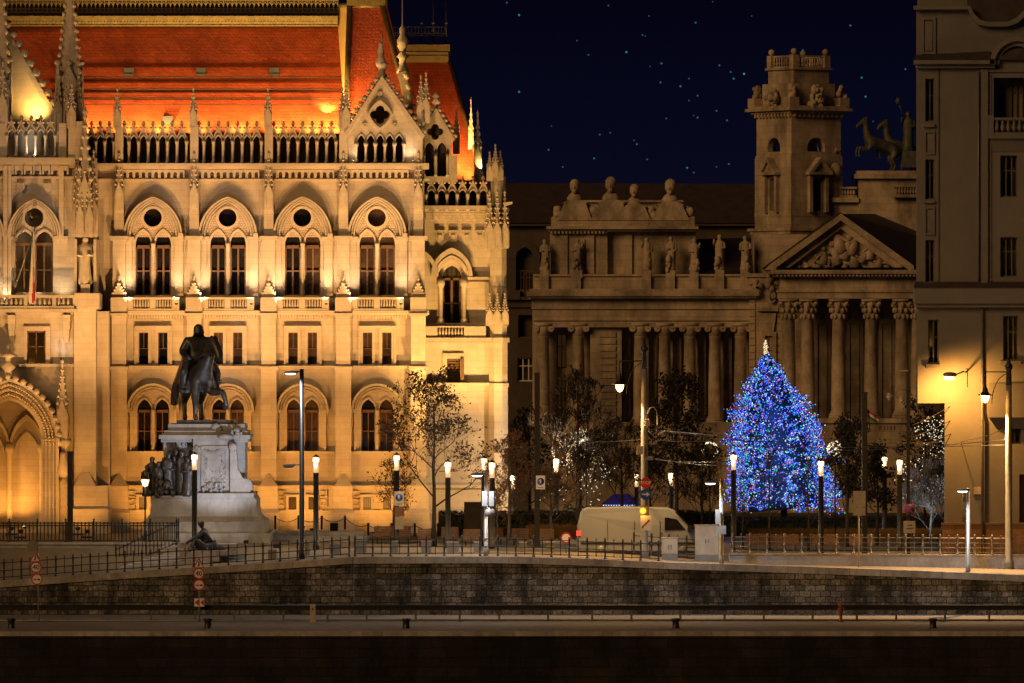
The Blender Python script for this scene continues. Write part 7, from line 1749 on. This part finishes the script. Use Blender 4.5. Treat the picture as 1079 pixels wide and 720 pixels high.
branch_tree('dark_tree', 558, 500, 430, 66, 'dark tree in the gap between parliament and museum', 37, BARK, 700, .14, BARK, .15, .25, 5, .55, .5, 3)
branch_tree('dark_tree', 893, 470, 432, 58, 'narrow dark tree right of the lit fir before the portico', 41, BARK, 2400, .14, BARK, .15, .25, 5, .5, .8, 3, shape=.9)
branch_tree('dark_tree', 925, 474, 462, 42, 'smaller dark tree left of the camera mast', 43, BARK, 1300, .13, BARK, .12, .3, 5, .55, .6, 3)
branch_tree('young_tree', 811, 462, 440, 36, 'slim bare sapling standing before the middle of the lit fir', 45, None, 0, .1, BARK, .085, .3, 4, .5, .9, 3)
branch_tree('young_tree', 852, 462, 470, 34, 'slim bare sapling standing before the right side of the lit fir', 47, None, 0, .1, BARK, .085, .3, 4, .5, .9, 3)
branch_tree('young_tree', 783, 464, 490, 30, 'slim bare sapling standing before the left edge of the lit fir', 49, None, 0, .1, BARK, .07, .3, 4, .5, .9, 3)
branch_tree('pale_tree', 980, 478, 482, 66, 'pale leafless tree with lit branches left of the corner building', 51, None, 0, .1, ALU, .12, .12, 5, .5, .55, 4, twig_r=.02, lean=.3)  # leafless tree with pale grey branches
branch_tree('fairy_light_tree', 984, 497, 440, 70, 'tree hung with warm white lights left of the corner building', 53, BARK, 900, .13, BARK, .14, .2, 5, .55, .5, 3, bulbs=380)
branch_tree('fairy_light_tree', 612, 520, 452, 64, 'tree with scattered warm white lights behind the large bare tree', 55, None, 0, .1, BARK, .12, .2, 5, .55, .4, 3, bulbs=300)
branch_tree('dark_tree', 975, 560, 408, 50, 'dark leafy tree above the lit tree beside the corner building', 57, LEAF, 1300, .14, BARK, .12, .2, 5, .55, .5, 3)
k = thing('floodlight_box', (X(968, 474), 474, ground_z(X(968, 474), 474)), 'small white floodlight under the pale leafless tree', 'floodlight')
b = MB(); b.box(-.2, .2, -.15, .15, 0, .2); b.build('housing', IRON, k, loc=k.location)
light('flood_lamp', 'SPOT', (X(968, 474), 473.6, ground_z(X(968, 474), 474)+.35), 420, (.95, .95, 1), k, P(980, 500, 478), 90, .7, .15)
# ------------------------------------------------------------------ hedges and beds
def hedge(name, px0, px1, d, z0, hgt, dep, m, n, leaf, label, seed, kind=None):
    q = random.Random(seed); x0, x1 = X(px0, d), X(px1, d)
    b = MB(); N = 40; prof = [(-.5, 0), (-.5, .75), (-.38, .96), (0, 1.0), (.38, .96), (.5, .75), (.5, 0)]
    vs = []; 
    for i in range(N+1):
        x = x0+(x1-x0)*i/N; g = z0(x)
        for a_, h_ in prof: vs.append((x, d+dep/2+a_*dep*(1+q.uniform(-.06, .06)), g-.05+hgt*h_*(1+q.uniform(-.07, .07))))
    M_ = len(prof); b.add(vs, [(i*M_+j, (i+1)*M_+j, (i+1)*M_+j+1, i*M_+j+1) for i in range(N) for j in range(M_-1)], True)
    for _ in range(n):
        x = q.uniform(x0, x1); g = z0(x); t = q.random(); c = Vector((x, d+(-.03 if t < .6 else dep*q.random()), g+hgt*(q.uniform(.05, 1.0) if t < .6 else q.uniform(.96, 1.08))))
        u = Vector((q.uniform(-1, 1), q.uniform(-1, 1), q.uniform(-1, 1))).normalized(); v = u.orthogonal().normalized(); s_ = leaf*q.uniform(.6, 1.4)
        b.quad(c-u*s_, c+v*s_*.5, c+u*s_, c-v*s_*.5)
    o = b.build(name, m); tag(o, label, 'hedge'); 
    return o
gz = lambda d: (lambda x: ground_z(x, d))
hedge('hedge', 462, 606, 463, gz(463), 1.55, 2.2, HEDGE, 2200, .11, 'long dark hedge behind the benches at the parliament corner', 1)
hedge('hedge', 596, 762, 505, gz(505), 1.7, 2.5, HEDGE, 2200, .12, 'dark hedge behind the van under the bare trees', 2)
hedge('hedge', 762, 1006, 510, gz(510), 1.35, 2.0, HEDGE, 2800, .11, 'long dark clipped hedge at the foot of the lit fir', 3)
def grass_bed(px0, px1, d, hgt, n, label, seed):
    q = random.Random(seed); b = MB()
    for _ in range(n):
        px = q.uniform(px0, px1); dd = d+q.uniform(0, 3.0); x = X(px, dd); g = ground_z(x, dd); h_ = hgt*q.uniform(.5, 1.2); l = q.gauss(0, .3)*h_
        b.quad((x-.035, dd, g), (x+.035, dd, g), (x+l+.012, dd-.05, g+h_), (x+l-.012, dd-.05, g+h_))
    o = b.build('ornamental_grass', DRYG); tag(o, label, 'grass', kind='stuff')
grass_bed(792, 1004, 488, .8, 5200, 'tawny ornamental grass bed before the long dark hedge', 4)
grass_bed(600, 762, 490, .7, 2600, 'tawny ornamental grass behind the van', 6)
grass_bed(560, 606, 458, .8, 900, 'tawny grass beside the russet trees', 7)
b = MB(); d = 462.5; b.box(X(489, d), X(522, d), d, d+1.2, -.5, 1.95); o = b.build('planter_wall', SLATE); tag(o, 'low dark wall at the foot of the parliament corner', 'wall')
# ================================================================== CHRISTMAS TREE
XD = 526.0
xg = ground_z(X(820, XD), XD); xb = Z(536, XD); XS = XD/F
xt = thing('christmas_tree', (X(819, XD), XD, xg), 'tall fir covered in blue and coloured lights on the square', 'christmas tree')
q = random.Random(77)
prof = [(0, 61), (.10, 61), (.22, 59), (.34, 56.5), (.46, 53), (.56, 49), (.65, 43.5), (.73, 34), (.80, 26), (.92, 12.5), (1.0, 2)]
HT = Z(373, XD)-xb
def axis(t): return X(826-18.5*t, XD)
b = MB(); b.tube([(axis(0), XD, xg), (axis(0), XD, xb+.5), (axis(.5), XD, xb+HT*.5), (axis(1), XD, xb+HT)], [.26, .24, .14, .03], 8); b.build('trunk', BARK, xt)
fol = MB(); tips = []; pool = []
for k in range(430):
    t = (k/430)**.92; z = xb+HT*t*.985; rad = interp(t, prof)*XS*q.uniform(.82, 1.06)
    if q.random() < .06: rad *= 1.13
    a_ = k*2.39996+q.uniform(-.2, .2); base = Vector((axis(t), XD, z+rad*.20)); tip = Vector((axis(t)+rad*math.cos(a_), XD+rad*math.sin(a_), z+(.28 if q.random() < .25 else -.05)*min(1.2, rad*.4)))
    fol.tube([base, base.lerp(tip, .5)+Vector((0, 0, -.08*rad)), tip], [.04, .03, .01], 3)
    nn = int(10+rad*9)
    for j in range(nn):
        s_ = q.uniform(.25, 1.0); c = base.lerp(tip, s_)+Vector((0, 0, -.08*rad*math.sin(s_*3.1))); wd = (.12+.38*(1-s_))*min(1.6, .4+rad*.35)
        c = c+Vector((q.gauss(0, 1)*wd*.45, q.gauss(0, 1)*wd*.45, q.gauss(0, 1)*.13)); u = (tip-base).normalized()+Vector((q.uniform(-.8, .8), q.uniform(-.8, .8), q.uniform(-.5, .4))); u.normalize(); v = u.orthogonal().normalized(); L_ = .30
        fol.quad(c, c+u*L_*.5+v*.05, c+u*L_, c+u*L_*.5-v*.05)
        if q.random() < .92: pool.append((z, c+u*L_*q.random()))
    for j in range(int(2+rad*1.1)): s_ = q.uniform(.82, 1.0); pool.append((z, base.lerp(tip, s_)+Vector((q.gauss(0, .06), q.gauss(0, .06), q.gauss(0, .06)))))
fol.build('crown', PINE, xt)
b = MB(); b.tube([(axis(t), XD, xb+HT*t) for t, _ in prof], [interp(t, prof)*XS*.6+.02 for t, _ in prof], 14); b.build('inner_foliage', PINE, xt)
for _ in range(2600):
    t = 1-math.sqrt(q.random())*.99; rad = interp(t, prof)*XS*q.uniform(.72, .97); a_ = q.uniform(0, 6.2832); pool.append((xb+HT*t, Vector((axis(t)+rad*math.cos(a_), XD+rad*math.sin(a_), xb+HT*t))))
pool.sort(key=lambda e: e[0])
NS = 44; per = len(pool)//NS
wts = [.40, .25, .11, .11, .06, .04, .03]
for k in range(NS):
    b = MB(); seg = pool[k*per:(k+1)*per]
    tt = k/NS; w2 = list(wts)
    if tt < .5: w2[3] += .06; w2[4] += .03; w2[5] += .03
    for z, c in seg:
        b.m = q.choices(range(7), w2)[0]; b.octa(c, .050*q.uniform(.65, 1.1))
    b.m = 0; b.build('light_string', BULBS, xt)
b = MB()
for k in range(75):
    t = q.random(); rr = (.21*math.sin(math.pi*min(1, t*.75+.22)))*q.uniform(.3, 1); a_ = q.uniform(0, 6.28); b.octa((axis(1)+rr*math.cos(a_)-.05, XD+rr*math.sin(a_), Z(374, XD)+1.12*t), .05)
b.build('topper', E_TOP, xt)
for dx, t in ((-.75, .12), (0, .16), (.75, .12), (-.5, .45), (.5, .45), (0, .62), (0, .85)):
    rad = interp(t, prof)*XS; light('lamp_light', 'POINT', (axis(t)+dx*rad*.7, XD-rad*1.05-.25, xb+HT*t), 230 if t < .8 else 90, (.09, .17, 1.0), xt, size=.6)
# light balls and wreaths on posts
def light_ball(px, py, d, r_, label, ring=False):
    c = Vector(P(px, py, d)); g = ground_z(c.x, d); q2 = random.Random(int(px)); t_ = thing('light_ornament', (c.x, d, g), label, 'light ornament')
    b = MB(); b.tube([(c.x, d, g), (c.x, d, c.z-r_)], .05, 6); b.build('post', IRON, t_)
    b = MB()
    for k in range(150):
        v = Vector((q2.gauss(0, 1), q2.gauss(0, 1), q2.gauss(0, 1))).normalized()
        if ring: a_ = q2.uniform(0, 6.28); v = Vector((math.cos(a_)*q2.uniform(.75, 1), q2.uniform(-.2, .2), math.sin(a_)*q2.uniform(.75, 1)))
        b.octa(c+v*r_, .045)
    b.build('light_string', E_FAIRY, t_)
light_ball(880, 473.5, 480, .56, 'glowing ball of warm white lights right of the lit fir')
light_ball(618, 472, 505, .72, 'glowing wreath of warm white lights behind the large bare tree', True)
light_ball(748, 474, 500, .6, 'glowing wreath of warm white lights left of the lit fir', True)
# small flag on the museum
b = MB(); d = 590; b.tube([P(917, 455, d), P(914, 432, d)], .04, 5); n0 = len(b.f)
vs = [(X(914+12*u, d)-.0, d+.12*math.sin(u*9), Z(431+9*u+9*v*(1-.2*u), d)) for v in (0, .33, .66, 1) for u in [i/6 for i in range(7)]]
b.add(vs, [(j*7+i, j*7+i+1, (j+1)*7+i+1, (j+1)*7+i) for j in range(3) for i in range(6)], True)
for j in range(3):
    for i in range(6): b.mi[n0+j*6+i] = j+1
o = b.build('small_flag', [IRON, RED, WHITE, GREENC]); tag(o, 'small red, white and green flag before the museum portico', 'flag')
